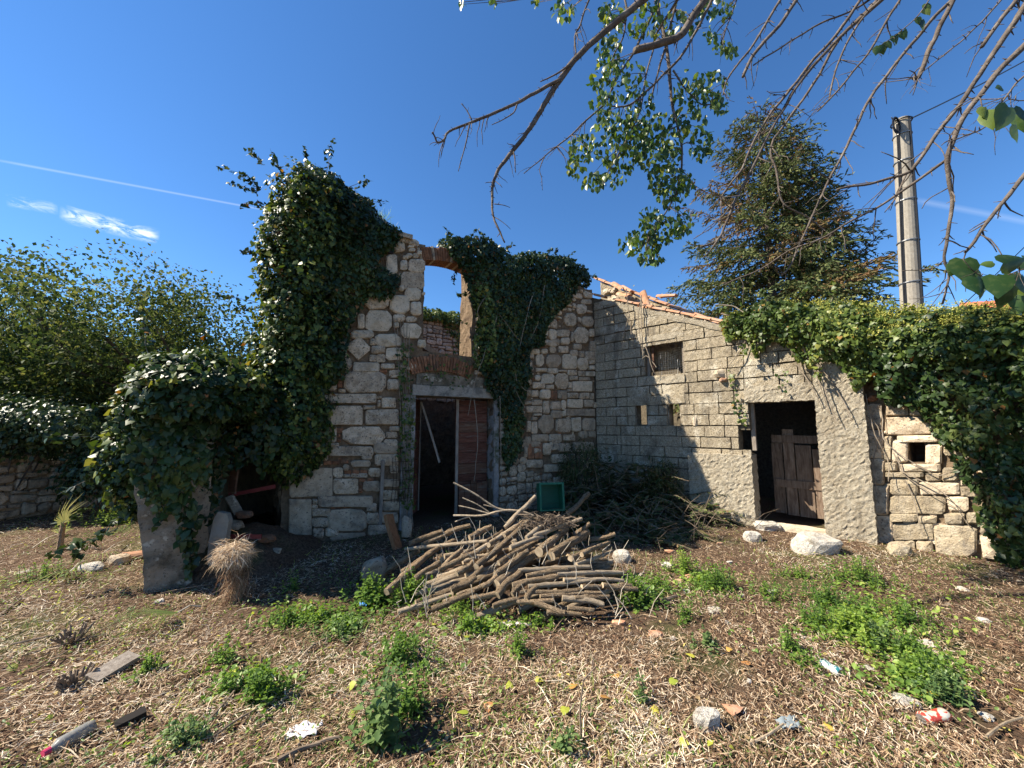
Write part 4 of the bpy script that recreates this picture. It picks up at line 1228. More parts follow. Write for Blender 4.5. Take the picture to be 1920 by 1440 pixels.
for pts in ([(1356, 590), (1385, 600), (1405, 625), (1412, 660)], [(1345, 575), (1375, 575), (1400, 590)], [(1410, 620), (1395, 650), (1370, 690)], [(1500, 640), (1530, 700), (1555, 770)], [(1520, 660), (1545, 720), (1570, 790)], [(1480, 650), (1500, 690), (1520, 720), (1540, 760)], [(1535, 680), (1575, 740), (1600, 790)],
            [(1180, 545), (1185, 600), (1192, 650)], [(1205, 560), (1206, 620), (1210, 680), (1214, 700)], [(1207, 555), (1203, 600), (1207, 660)], [(1186, 590), (1170, 640), (1168, 670)], [(1215, 650), (1228, 690), (1232, 705)], [(1200, 690), (1215, 668), (1235, 690)]):
    STEM(iv, wander(FB, pts, .10, .011, .04))
shoots(sb, iv)

iv = thing('ivy', FC.p(2, .1, 0), 'huge dark ivy bank covering the rubble wall down to the ground at the right edge', 'ivy')
polyS = [(1612, 585), (1660, 592), (1740, 585), (1800, 580), (1870, 585), (1960, 590), (2150, 600), (2150, 1110), (1930, 1062), (1885, 1045), (1852, 1000), (1832, 930), (1792, 870), (1752, 810), (1725, 775), (1690, 760), (1655, 735), (1625, 690)]
L1 = leaf_layer(FC, polyS, 1400, .34, .40, size=(.04, .07))
topE = [ellip_layer(FC.p(FC.tz(x, y)[0], -.15, FC.tz(x, y)[1]), (.5, .5, .4), 2200, seed=60 + i, lower=-.5, nz=.45, sc=2.5) for i, (x, y) in enumerate(((1650, 655), (1705, 638), (1765, 648), (1825, 634), (1890, 646), (1960, 636), (2050, 650)))]
L = join(L1)
cloud('foliage', IVY, L[0], L[1], L[2], L[3], M['ivy'], iv, tint=ptint(L[0], .6))
L = join(*topE)
cloud('pale_foliage', IVY, L[0], L[1], L[2], L[3], M['ivy_light'], iv, tint=ptint(L[0], .5))
um = [e[0][e[0][:, 2] > np.percentile(e[0][:, 2], 50)][::5] for e in topE]
U = umbels(np.concatenate(um) + np.array((0, -.03, .05)), 12, .03)
tag(cloud('flower_heads', DIA, U[0], U[1], U[2], U[3] * 1.2, M['umbel'], iv, wid=np.full(len(U[0]), .024)), kind='stuff')
sb = MB()
for pts in ([(1625, 740), (1640, 800), (1665, 860), (1670, 900)], [(1628, 780), (1650, 810), (1640, 870), (1650, 930)], [(1655, 760), (1660, 820), (1690, 850), (1740, 880)], [(1690, 880), (1730, 900), (1780, 930), (1820, 990)], [(1680, 850), (1700, 890), (1740, 920), (1790, 950)], [(1812, 680), (1820, 720), (1818, 750)], [(1835, 690), (1860, 720), (1900, 740)], [(1600, 830), (1620, 815), (1650, 820)], [(1720, 870), (1760, 890), (1800, 880)], [(1700, 900), (1720, 950), (1730, 1000)]):
    STEM(iv, wander(FC, pts, .09, .008, .04))
shoots(sb, iv)

# 6: ivy along the head of the rear wall
iv = thing('ivy', FBACK.p(2.5, 0, 4), 'ivy fringe on the far wall head seen through the upper window', 'ivy')
Er = [ellip_layer(FBACK.p(t, -.2, 4.75), (.5, .4, .28), 800, seed=70 + i, lower=-.5) for i, t in enumerate((1.4, 2.0, 2.6, 3.2, 3.8, 4.4))]
L2 = leaf_layer(FBACK, [(800, 585), (890, 590), (890, 690), (868, 690), (855, 640), (820, 605)], 350, .08, .06)
L = join(*Er, L2)
cloud('foliage', IVY, L[0], L[1], L[2], L[3] * 1.2, M['ivy_light'], iv)
# ------------------------------------------------------------------ broad-leaved trees
def grow(base, height, spread, levels=3, n_limbs=6, trunk_r=.12, fork=.3, lean=(0, 0), seed=1, up=.55):
    r_ = random.Random(seed)
    wood = MB(); tips = []
    base = Vector(base)
    def limb(p, d, L, r, lev):
        pts = [p]; dd = d.normalized(); n = 5
        for k in range(n):
            dd = (dd + Vector((r_.uniform(-.28, .28), r_.uniform(-.28, .28), r_.uniform(-.1, .25) * up))).normalized()
            pts.append(pts[-1] + dd * L / n)
        wood.add(*tube(pts, [r * (1 - .65 * i / n) for i in range(n + 1)], 5 if lev < 2 else 3, False))
        if lev >= levels:
            for q in pts[1:]: tips.append(q)
            return
        if lev >= levels - 1:
            for q in pts[2:]: tips.append(q)
        for k in range(r_.randint(4, 6)):
            i = r_.randint(1, n); q = pts[i]
            a = r_.uniform(0, 2 * math.pi)
            side = Vector((math.cos(a), math.sin(a), r_.uniform(-.15, .7)))
            limb(q, dd * .7 + side, L * r_.uniform(.42, .62), r * .45 * (1 - .1 * i), lev + 1)
    top = base + Vector((lean[0], lean[1], height * fork))
    tp = [base - Vector((0, 0, .1)), base.lerp(top, .5) + Vector((r_.uniform(-.1, .1), r_.uniform(-.1, .1), 0)), top]
    wood.add(*tube(tp, [trunk_r, trunk_r * .85, trunk_r * .7], 8, False))
    for k in range(n_limbs):
        a = 2 * math.pi * (k + r_.uniform(-.3, .3)) / n_limbs
        el = r_.uniform(.25, 1.3)
        d = Vector((math.cos(a) * math.cos(el) * spread, math.sin(a) * math.cos(el) * spread, math.sin(el) * height * .62))
        limb(tp[1].lerp(top, r_.uniform(.4, 1)), d, d.length * r_.uniform(.72, .98), trunk_r * .5, 1)
    return wood, np.array([tuple(t) for t in tips])

def tree(name, label, base, height, spread, leaves, mat, size=(.075, .13), cat='tree', group=None, scatter=.3, tint=None, **kw):
    root = thing(name, base, label, cat, group)
    wood, tips = grow(base, height, spread, **kw)
    wood.build('trunk', M['trunk'], root)
    idx = rng.integers(0, len(tips), leaves)
    P = tips[idx] + rng.normal(0, scatter, (leaves, 3)) * np.array((1, 1, .7))
    ok = P[:, 2] > .1; P = P[ok]
    n = len(P)
    cloud('crown', DIA, P, rng.normal(0, .8, (n, 3)) - np.array((0, 0, .35)), rng.normal(0, .6, (n, 3)) + np.array((0, 0, .8)), rng.uniform(size[0], size[1], n), mat, root, tint=tint)
    return root

G = 'trees behind the low wall'
tree('broadleaf_tree', 'spreading tree with a bare twiggy peak, nearest the ivied house corner', (-9.6, 10.8, 0), 6.2, 4.0, 21000, M['tree_leaf'], group=G, seed=6, trunk_r=.16, fork=.34, n_limbs=9, scatter=.28)
tree('broadleaf_tree', 'bushy tree in the middle of the row behind the low wall', (-12.6, 11.0, 0), 6.4, 3.9, 21000, M['tree_leaf'], group=G, seed=12, trunk_r=.15, fork=.25, n_limbs=9)
tree('broadleaf_tree', 'tall dense tree cut by the left picture edge', (-15.9, 11.0, 0), 7.2, 4.0, 21000, M['tree_leaf'], group=G, seed=21, trunk_r=.17, fork=.25, n_limbs=9)
tree('broadleaf_tree', 'low round tree just above the low wall at far left', (-11.6, 8.9, 0), 4.2, 3.0, 15000, M['tree_leaf'], group=G, seed=31, trunk_r=.09, fork=.2, n_limbs=9, scatter=.28)
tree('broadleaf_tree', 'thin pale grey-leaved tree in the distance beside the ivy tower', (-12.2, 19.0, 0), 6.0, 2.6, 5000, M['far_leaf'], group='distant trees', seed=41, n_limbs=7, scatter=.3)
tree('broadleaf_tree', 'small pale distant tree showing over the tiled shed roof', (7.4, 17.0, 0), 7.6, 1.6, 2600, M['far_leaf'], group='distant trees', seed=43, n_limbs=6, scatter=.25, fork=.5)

M['shrub_leaf'] = leaf_mat('evergreen shrub leaf', [(0, (.015, .035, .012)), (.6, (.035, .062, .02)), (1, (.07, .10, .03))], .42, .15, spec=.4)
# shrubs on and behind the low wall
def shrub(label, c, r, N, mat, seed, size=(.05, .09), tmpl=OVAL, group='shrubs by the low wall', name='shrub', cat='shrub'):
    root = thing(name, (c[0], c[1], 0), label, cat, group)
    L = [ellip_layer(c, r, N, size=size, nz=.35, sc=2.2, deep=.6, lower=-.9, seed=seed)]
    for k in range(4):
        a = random.uniform(0, 6.28)
        cc = (c[0] + math.cos(a) * r[0] * .6, c[1] + math.sin(a) * r[1] * .6, c[2] + random.uniform(-.1, .5) * r[2])
        L.append(ellip_layer(cc, tuple(x * .55 for x in r), N // 4, size=size, nz=.4, sc=2.2, deep=.6, lower=-.9, seed=seed + k + 1))
    L = join(*L)
    ok = L[0][:, 2] > .05
    cloud('foliage', tmpl, L[0][ok], L[1][ok], L[2][ok], L[3][ok], mat, root)
    sm = MB()
    for k in range(7):
        a = k * .9
        tip = Vector((c[0] + math.cos(a) * r[0] * .7, c[1] + math.sin(a) * r[1] * .7, c[2] + r[2] * .5))
        b = Vector((c[0] + random.uniform(-.1, .1), c[1] + random.uniform(-.1, .1), 0))
        sm.add(*tube(smooth_path([b, b.lerp(tip, .5) + Vector((0, 0, .2)), tip], 3), .014, 4, False))
    tag(sm.build('stems', M['trunk'], root), kind='stuff')
    return root
shrub('glossy evergreen shrub overhanging the low wall at the left edge', (-8.8, 6.9, 1.55), (1.3, .7, .55), 4200, M['shrub_leaf'], 3)
shrub('dark bramble thicket behind the low wall near the lean-to', (-6.6, 8.2, 1.3), (1.1, .9, .9), 4200, M['shrub_leaf'], 7)
shrub('dense dark undergrowth bush beneath the leftmost tree', (-10.8, 8.6, 1.3), (1.6, .9, 1.1), 4600, M['shrub_leaf'], 13)
shrub('bush filling the gap behind the lean-to ivy', (-7.2, 10.3, 1.6), (1.7, 1.2, 1.5), 5200, M['tree_leaf'], 17, size=(.06, .1))
shrub('bramble hanging down the face of the low wall beside the lean-to', (-7.3, 7.05, .85), (.8, .35, .6), 2200, M['shrub_leaf'], 23)
shrub('dark leafy bush sprawling over the wall foot at the far left', (-9.9, 6.6, .6), (.7, .35, .5), 1700, M['shrub_leaf'], 29)
# far hedge: reads as one mass
N = 9000
P = np.stack([rng.uniform(-34, 30, N), rng.uniform(21, 26, N), rng.uniform(0, 1, N) ** .7], 1)
P[:, 2] = P[:, 2] * (3.0 + 1.3 * npn(P, .25, 3)) * 1.15
hedge = cloud('distant_hedge', DIA, P, rng.normal(0, 1, (N, 3)), rng.normal(0, 1, (N, 3)) + np.array((0, 0, .6)), rng.uniform(.3, .55, N), M['tree_leaf'])
tag(hedge, 'distant green hedge line behind the buildings', 'hedge', kind='stuff')

# ------------------------------------------------------------------ spruce
def spruce(base, H):
    root = thing('spruce_tree', base, 'tall dark spruce behind the shed with ragged drooping boughs', 'tree')
    base = Vector(base)
    wood = MB()
    P = []; D = []; Nn = []; S = []; TI = []
    rr = random.Random(4)
    def leader(b, z0, Ht, top, rad, wide, dens=1.0):
        wood.add(*tube([b + Vector((0, 0, z0)), b + Vector((.05, 0, (z0 + Ht) * .5)), b + Vector((0, 0, Ht))], [rad, rad * .65, .02], 7, False))
        z = max(z0, 1.6)
        while z < Ht - .1:
            f = (Ht - z) / top
            nb = rr.randint(4, 6)
            a0 = rr.uniform(0, 6.28)
            for k in range(nb):
                a = a0 + 2 * math.pi * k / nb + rr.uniform(-.4, .4)
                L = (.28 + wide * f ** .8) * rr.uniform(.55, 1.15)
                h = Vector((math.cos(a), math.sin(a), 0))
                p0 = b + Vector((0, 0, z))
                rise = rr.uniform(.35, .75) if f < .35 else rr.uniform(.05, .4)
                pts = []
                for i in range(7):
                    s = i / 6
                    pts.append(p0 + h * L * s + Vector((0, 0, L * (rise * s - .40 * s * s * (1 if f > .3 else .3) + .22 * s ** 4))) + Vector((rr.uniform(-.05, .05), rr.uniform(-.05, .05), 0)))
                wood.add(*tube(pts, [.035 * (1 - .8 * i / 6) * (.4 + f) for i in range(7)], 3, False))
                brown = rr.random() < .13
                ns = int(L / .085 * dens)
                side = h.cross(Vector((0, 0, 1)))
                for i in range(ns):
                    s = (i + rr.random()) / ns
                    if s < .22 and rr.random() < .75: continue
                    j = min(int(s * 6), 5)
                    q = pts[j].lerp(pts[j + 1], s * 6 - j)
                    tl = (.16 + .46 * (1 - abs(s - .4)) * min(1, L / 2.0)) * rr.uniform(.45, 1.15)
                    sg = 1 if i % 2 else -1
                    td = (side * sg * rr.uniform(.3, 1) + h * rr.uniform(.3, 1.0) + Vector((0, 0, rr.uniform(-.9, .25)))).normalized()
                    nt_ = max(4, int(tl / .034))
                    for m in range(nt_):
                        u = (m + .5) / nt_
                        P.append(q + td * tl * u + Vector((0, 0, -.14 * tl * u * u)))
                        D.append(td + Vector((rr.uniform(-.8, .8), rr.uniform(-.8, .8), rr.uniform(-.5, .5))))
                        Nn.append(Vector((rr.uniform(-1, 1), rr.uniform(-1, 1), rr.uniform(-.4, 1.2))))
                        S.append(rr.uniform(.08, .15))
                        TI.append(rr.uniform(.9, 1) if brown or rr.random() < .05 else rr.uniform(0, .9))
            z += rr.uniform(.30, .48) * (.55 + .5 * min(1, f))
    leader(base, 0, H, H, .19, 4.7, 1.75)
    leader(base + Vector((.95, -.2, 0)), 6.0, H - .9, H, .08, 3.2, 1.3)
    leader(base + Vector((2.1, .1, 0)), 5.2, H - 2.2, H, .06, 2.6, 1.3)
    wood.build('trunk', M['trunk'], root)
    f_ = lambda l: np.array([tuple(v) for v in l])
    cloud('crown', NEEDLE, f_(P), f_(D), f_(Nn), np.array(S), M['needle'], root, tint=np.array(TI), wid=np.full(len(S), .22))
spruce((8.6, 12.4, 0), 12.6)

# ------------------------------------------------------------------ utility pole and wires
M['pole'] = rough_mat('spun concrete', [(.3, (.25, .22, .175)), (.7, (.36, .325, .265))], 30, 6, .95, ((90, .3, .004),), stain=(.24, .21, .17), stain_scale=1.5, stretch=(1, 1, .5))
M['cable'] = plain('black cable', (.02, .02, .022), .5)
PB = at_depth(1712, 620, 8.0); PT = at_depth(1690, 226, 8.0)
ax = (PT - PB).normalized()
foot = PB - ax * (PB.z / ax.z)
pole = thing('utility_pole', foot, 'round concrete utility pole with strapped cables behind the ivied wall', 'utility pole')
mb = MB(); mb.add(*tube([foot - ax * .1, foot.lerp(PT, .5), PT], [.215, .18, .145], 20))
o = mb.build('shaft', M['pole'], pole, smooth=False)
LP = (PT - foot).length
side = Vector((-1, -.35, 0)).normalized(); fwd = Vector((-.72, -.69, 0)).normalized(); rgt = Vector((.69, -.72, 0))
def pole_pt(s, ang, extra=.012):
    r = .215 + (.145 - .215) * s
    c = foot.lerp(PT, s)
    d = fwd * math.cos(ang) + rgt * math.sin(ang)
    return c + d * (r + extra)
for ang, r in ((-.55, .014), (-.38, .01), (.95, .018), (1.12, .012)):
    pts = [pole_pt(s, ang + .06 * math.sin(s * 9 + ang)) for s in np.linspace(.05, .985, 16)]
    MB().add(*tube(pts, r, 5)).build('cable_riser', M['cable'], pole)
M['strap'] = plain('steel strap', (.28, .28, .27), .4, .5, .6)
for s in (.30, .44, .55, .66, .77, .88, .955):
    r = .215 + (.145 - .215) * s
    c = foot.lerp(PT, s)
    V = []; Fs = []
    for k in range(20):
        a = 2 * math.pi * k / 20
        d = Vector((math.cos(a), math.sin(a), 0))
        V += [c + d * (r + .006) - ax * .009, c + d * (r + .02) - ax * .009, c + d * (r + .02) + ax * .009, c + d * (r + .006) + ax * .009]
    for k in range(20):
        for e in range(4):
            a = k * 4 + e; b = k * 4 + (e + 1) % 4; n2 = ((k + 1) % 20) * 4
            Fs.append((a, b, n2 + (e + 1) % 4, n2 + e))
    mesh_obj('strap', V, Fs, M['strap'], pole)
mb = MB()
for k in range(5):      # coil of slack cable at the head
    c = PT + side * .19 - ax * (.16 + .02 * k)
    pts = [c + (side * math.cos(a) * (.10 + .01 * k) + ax * math.sin(a) * (.15 + .012 * k)) + fwd * .03 * k for a in np.linspace(0, 6.28, 16)]
    mb.add(*tube(pts, .011, 5, False))
pts = [PT + (fwd * math.cos(a) + rgt * math.sin(a)) * .175 - ax * .05 for a in np.linspace(0, 6.28, 16)]
mb.add(*tube(pts, .014, 5, False))
mb.build('cable_coil', M['cable'], pole)
MB().add(*tube([PT - ax * .06 + side * .1, PT - ax * .06 + side * .32, PT - ax * .02 + side * .36], .012, 5)).build('anchor_hook', M['strap'], pole)
def wire(label, p0, p1, sag_, r=.012):
    p0 = Vector(p0); p1 = Vector(p1)
    pts = [p0.lerp(p1, k / 14) - Vector((0, 0, sag_ * 4 * (k / 14) * (1 - k / 14))) for k in range(15)]
    o = MB().add(*tube(pts, r, 5)).build('overhead_wire', M['cable'])
    return tag(o, label, 'wire', 'overhead wires')
wire('upper black wire rising from the pole head to the upper right', PT - ax * .06, at_depth(2080, 20, 9.5), .12, .016)
wire('lower black wire running right from the middle of the pole', foot.lerp(PT, .38), at_depth(2060, 325, 8.2), .06, .009)
wire('thin wire running from low on the pole to the right edge', foot.lerp(PT, .34), at_depth(2100, 495, 8.6), .05, .006)

# ------------------------------------------------------------------ far red roof
fr_r = Frame((19.2, 14.2), (25.8, 12.5))
far = thing('far_house', fr_r.p(3, 0, 0), 'far house with orange-red tiled roof peeping over the ivy at right edge', 'house')
zr = 6.35
MB().add(box8(fr_r, .3, 6.5, -4, 0, 0, zr - .6), BOXF).build('wall', M['pillar'], far)
M['far_tile'] = rough_mat('red roof tiles', [(.3, (.36, .10, .05)), (.7, (.52, .17, .09))], 12, 5, .8, ((30, .4, .02),))
mb = MB()
for k in range(36):
    t = -.1 + k * .2
    pts = [fr_r.p(t, .5, zr - .75), fr_r.p(t, -2.2, zr + .55)]
    mb.add(*tube(pts, .1, 8))
mb.add([fr_r.p(-.2, .45, zr - .79), fr_r.p(7.2, .45, zr - .79), fr_r.p(7.2, -2.2, zr + .5), fr_r.p(-.2, -2.2, zr + .5), fr_r.p(-.2, -4.8, zr - .79), fr_r.p(7.2, -4.8, zr - .79)], [(0, 1, 2, 3), (3, 2, 5, 4)])
mb.build('roof', M['far_tile'], far)
# ------------------------------------------------------------------ overhanging mulberry: trunk stands behind the viewer's right shoulder
mul = thing('mulberry_tree', (3.4, -1.3, 0), 'overhanging mulberry tree whose bare drooping branches fill the upper right', 'tree')
fork = Vector((3.3, -1.1, 2.7))
LIMBS = [
    [Vector((3.4, -1.3, -.05)), Vector((3.35, -1.2, 1.4)), fork],
    [fork, Vector((2.7, .6, 5.2)), Vector((1.8, 2.2, 6.9)), Vector((.9, 3.4, 7.6)), Vector((.2, 4.0, 7.8))],
    [fork, Vector((3.2, .5, 4.9)), Vector((2.9, 1.7, 5.8)), Vector((2.4, 2.6, 6.4))],
    [fork, Vector((3.9, .3, 4.4)), Vector((4.0, 1.3, 5.0)), Vector((3.7, 2.1, 5.4))],
]
limb_pts = []
for i, l in enumerate(LIMBS):
    sp = smooth_path(l, 5)
    r0, r1 = ((.19, .16), (.11, .045), (.09, .04), (.08, .035))[i]
    V, F = tube(sp, [r0 + (r1 - r0) * k / (len(sp) - 1) for k in range(len(sp))], 10, True, .06)
    mesh_obj('trunk' if i == 0 else 'limb', V, F, M['branch'], mul, smooth=True)
    if i: limb_pts += sp[4:]
BRANCHES = []       # (polyline in 3d) of every traced branch, kept for hanging leaves on
def branch(pts_uv, ox, oy, s, depth, w0, w1, parent=None, link=True, spurs=.05, name='branch'):
    n = len(pts_uv)
    d0, d1 = depth if isinstance(depth, tuple) else (depth, depth)
    P = []
    for i, (u, v) in enumerate(pts_uv):
        y = d0 + (d1 - d0) * i / max(1, n - 1)
        P.append(at_depth(ox + u / s, oy + v / s, y))
    rad0 = w0 / s / FPX * d0 / 2; rad1 = w1 / s / FPX * d1 / 2
    sp = smooth_path(P, 4)
    sp = [p + nvec(p, 7) * .008 for p in sp]
    BRANCHES.append(sp)
    m = len(sp)
    rr = [rad0 + (rad1 - rad0) * (k / (m - 1)) ** .8 for k in range(m)]
    if link:      # carry the branch on above the picture to the nearest limb
        q = min(limb_pts, key=lambda a: (a - sp[0]).length)
        mid = sp[0].lerp(q, .5) + (sp[0] - sp[2]).normalized() * .25
        ext = smooth_path([q, mid, sp[0]], 4)[:-1]
        sp = ext + sp
        rr = [rad0 * 1.25] * len(ext) + rr
    mb = MB().add(*tube(sp, rr, 7, True, .10))
    L = 0
    for k in range(len(sp) - 1):
        L += (sp[k + 1] - sp[k]).length
        while spurs and L > spurs:
            L -= spurs * random.uniform(.6, 1.6)
            d = (sp[k + 1] - sp[k]).normalized()
            sd_ = (Vector((random.uniform(-1, 1), random.uniform(-1, 1), random.uniform(-1, 1))).cross(d)).normalized()
            l = random.uniform(.008, .028)
            p = sp[k]
            mb.add(*tube([p, p + (sd_ + d * .5) * (l + rr[k])], [max(.003, rr[k] * .4), .0015], 4, True))
    if name == 'branch' and m > 12:
        for k in range(int(m * .45)):
            i = random.randint(m // 4, m - 2)
            off = len(sp) - m
            p = sp[off + i]; d = (sp[off + i + 1] - sp[off + i - 1]).normalized()
            sd_ = (Vector((random.uniform(-1, 1), random.uniform(-1, 1), random.uniform(-1, .4))).cross(d)).normalized()
            l = random.uniform(.05, .26); q = [p]
            dd_ = (sd_ + d * random.uniform(.2, 1.2)).normalized()
            for e in range(4):
                dd_ = (dd_ + Vector((random.uniform(-.3, .3), random.uniform(-.3, .3), random.uniform(-.35, .15)))).normalized()
                q.append(q[-1] + dd_ * l / 4)
            r0_ = min(.0045, rr[off + i] * .5)
            mb.add(*tube(q, [r0_, r0_ * .9, r0_ * .8, r0_ * .65, r0_ * .45], 4, True, .12))
    return mb.build(name, M['branch'], parent or mul, smooth=True)
X7, Y7, S7 = 800, 0, 2.88
b1 = branch([(1240, -60), (1170, 0), (1010, 130), (830, 290), (720, 430), (650, 540), (580, 660), (500, 770), (430, 860), (380, 930), (355, 1010), (355, 1110), (370, 1190), (420, 1310)], X7, Y7, S7, (3.7, 3.3), 46, 9)
b2 = branch([(720, 430), (620, 480), (480, 560), (340, 620), (240, 660), (120, 710), (95, 750), (60, 770), (40, 730), (30, 715)], X7, Y7, S7, (3.55, 3.2), 22, 8, b1, False)
branch([(770, 350), (700, 400), (615, 440)], X7, Y7, S7, 3.55, 14, 6, b1, False)
branch([(230, 670), (215, 760), (185, 870), (172, 925)], X7, Y7, S7, 3.25, 10, 4, b2, False, name='twig')
branch([(490, 565), (470, 610), (410, 645), (350, 675)], X7, Y7, S7, 3.35, 10, 4, b2, False, name='twig')
branch([(240, 650), (215, 590), (188, 558)], X7, Y7, S7, 3.25, 8, 4, b2, False, name='twig')
branch([(470, 820), (476, 870), (480, 930)], X7, Y7, S7, 3.4, 9, 5, b1, False, name='twig')
branch([(365, 1100), (410, 1108), (450, 1122)], X7, Y7, S7, 3.3, 6, 3, b1, False, name='twig')
branch([(890, -40), (875, 0), (850, 70), (825, 140), (800, 200), (806, 300)], X7, Y7, S7, 3.6, 13, 9)
branch([(1560, -60), (1500, 0), (1430, 100), (1370, 190), (1260, 235), (1120, 275)], X7, Y7, S7, (3.4, 3.2), 46, 40)
b5 = branch([(1240, -40), (1250, 60), (1290, 220), (1310, 380), (1325, 560), (1355, 680), (1380, 820), (1370, 960), (1340, 1060), (1270, 1180), (1200, 1290)], X7, Y7, S7, (4.2, 4.0), 26, 6)
b6 = branch([(1560, -40), (1530, 20), (1460, 160), (1370, 310), (1270, 410), (1180, 500), (1090, 570), (1000, 575)], X7, Y7, S7, (3.8, 4.0), 20, 9)
b7 = branch([(1270, -40), (1240, 30), (1150, 220), (1090, 330), (1020, 430), (960, 560), (860, 650), (780, 730), (700, 790), (620, 860), (525, 935)], X7, Y7, S7, (4.2, 4.0), 18, 5)
branch([(640, 840), (610, 910), (620, 960), (626, 1028)], X7, Y7, S7, 4.0, 6, 3, b7, False, name='twig')
b8 = branch([(1240, 180), (1220, 280), (1185, 400), (1165, 540), (1120, 680), (1060, 790)], X7, Y7, S7, (4.1, 4.0), 12, 6)
b9 = branch([(1370, -40), (1350, 0), (1290, 250), (1240, 420), (1210, 560)], X7, Y7, S7, (4.0, 4.1), 22, 8)
b9b = branch([(1330, 380), (1400, 480), (1480, 560), (1550, 560)], X7, Y7, S7, (4.1, 4.15), 12, 6, b5, False)
b9c = branch([(1060, -40), (1080, 60), (1060, 200), (1010, 300), (980, 420)], X7, Y7, S7, (4.2, 4.2), 14, 6)
b9d = branch([(1680, -20), (1660, 40), (1620, 150), (1590, 230)], X7, Y7, S7, (3.9, 3.9), 10, 5)
X8, Y8, S8 = 1300, 0, 2.4
branch([(420, -50), (390, 0), (270, 200), (200, 290), (150, 360), (135, 430)], X8, Y8, S8, 3.2, 15, 7)
branch([(490, -40), (465, 0), (390, 110), (270, 250), (225, 345)], X8, Y8, S8, 3.1, 20, 14)
branch([(760, 20), (690, 60), (580, 100), (400, 210), (270, 295)], X8, Y8, S8, 3.1, 10, 7)
branch([(780, -40), (750, 0), (640, 160), (540, 270), (440, 400), (340, 520), (260, 660), (220, 760), (140, 860), (125, 900), (130, 965)], X8, Y8, S8, (3.0, 2.8), 17, 7)
c5 = branch([(860, -40), (830, 0), (720, 110), (600, 230), (480, 370), (400, 500), (320, 640), (260, 770), (200, 880), (150, 1000), (110, 1080), (35, 1110)], X8, Y8, S8, (3.0, 2.8), 21, 9)
branch([(110, 1080), (75, 1130), (45, 1160)], X8, Y8, S8, 2.8, 9, 5, c5, False, name='twig')
branch([(190, 900), (100, 1010), (40, 1050), (0, 1075)], X8, Y8, S8, 2.85, 6, 3, c5, False, name='twig')
branch([(680, 150), (640, 200), (540, 380), (440, 520), (350, 660), (370, 760), (385, 860), (420, 930), (520, 980), (600, 1040)], X8, Y8, S8, (3.0, 3.0), 15, 6)
branch([(850, -40), (830, 0), (740, 110), (690, 200), (650, 290), (620, 400), (612, 450)], X8, Y8, S8, 2.9, 12, 7)
branch([(950, -40), (930, 0), (870, 90), (800, 220), (720, 320), (640, 420), (560, 500)], X8, Y8, S8, 2.8, 14, 7)
branch([(1200, -40), (1165, 0), (1080, 80), (980, 200), (870, 340), (780, 470), (720, 600), (660, 720), (600, 830), (560, 920), (500, 1050), (440, 1190), (400, 1240)], X8, Y8, S8, (2.6, 2.9), 19, 7)
branch([(1190, -40), (1170, 0), (1110, 120), (1060, 230), (1020, 340), (990, 350)], X8, Y8, S8, 2.4, 24, 18)
branch([(1410, -30), (1385, 0), (1300, 95), (1200, 190), (1100, 270), (1030, 330), (1000, 370), (970, 420)], X8, Y8, S8, 2.3, 10, 3)
branch([(1490, -40), (1455, 0), (1370, 110), (1300, 210)], X8, Y8, S8, 2.2, 22, 18)
c13 = branch([(1530, -40), (1488, 30), (1400, 170), (1290, 330), (1200, 470), (1100, 600), (1010, 730), (960, 780), (860, 810), (740, 835), (645, 855)], X8, Y8, S8, (2.1, 2.3), 30, 9)
c14 = branch([(1600, 90), (1488, 210), (1400, 290), (1310, 400), (1210, 540), (1160, 650), (1140, 740), (1155, 820), (1170, 900), (1150, 1000), (1140, 1100), (1130, 1170), (1150, 1250), (1120, 1370)], X8, Y8, S8, (2.0, 2.2), 32, 8)
c15 = branch([(1140, 720), (1040, 790), (940, 860), (820, 940), (700, 1000), (560, 1080), (430, 1130), (300, 1210), (140, 1280)], X8, Y8, S8, (2.1, 2.6), 15, 5, c14, False)
branch([(960, 780), (920, 880), (860, 960)], X8, Y8, S8, 2.3, 10, 4, c13, False, name='twig')
branch([(1130, 1170), (1080, 1205), (1020, 1215), (940, 1220)], X8, Y8, S8, 2.2, 6, 3, c14, False, name='twig')
branch([(1560, 260), (1488, 340), (1440, 390), (1390, 460), (1310, 570), (1220, 610), (1150, 640)], X8, Y8, S8, 1.9, 10, 6)
branch([(1600, 660), (1488, 790), (1400, 900), (1310, 1010), (1260, 1090), (1220, 1140)], X8, Y8, S8, (1.8, 1.9), 22, 12)
lv_a = branch([(1600, 420), (1488, 450), (1420, 445), (1380, 470)], X8, Y8, S8, 1.75, 7, 3)
lv_b = branch([(1640, 1220), (1500, 1210), (1400, 1240), (1300, 1240), (1210, 1165)], X8, Y8, S8, 1.75, 7, 3)
lv_c = branch([(1075, -30), (1040, 30), (990, 90), (920, 150), (840, 205)], X8, Y8, S8, 2.6, 7, 3)

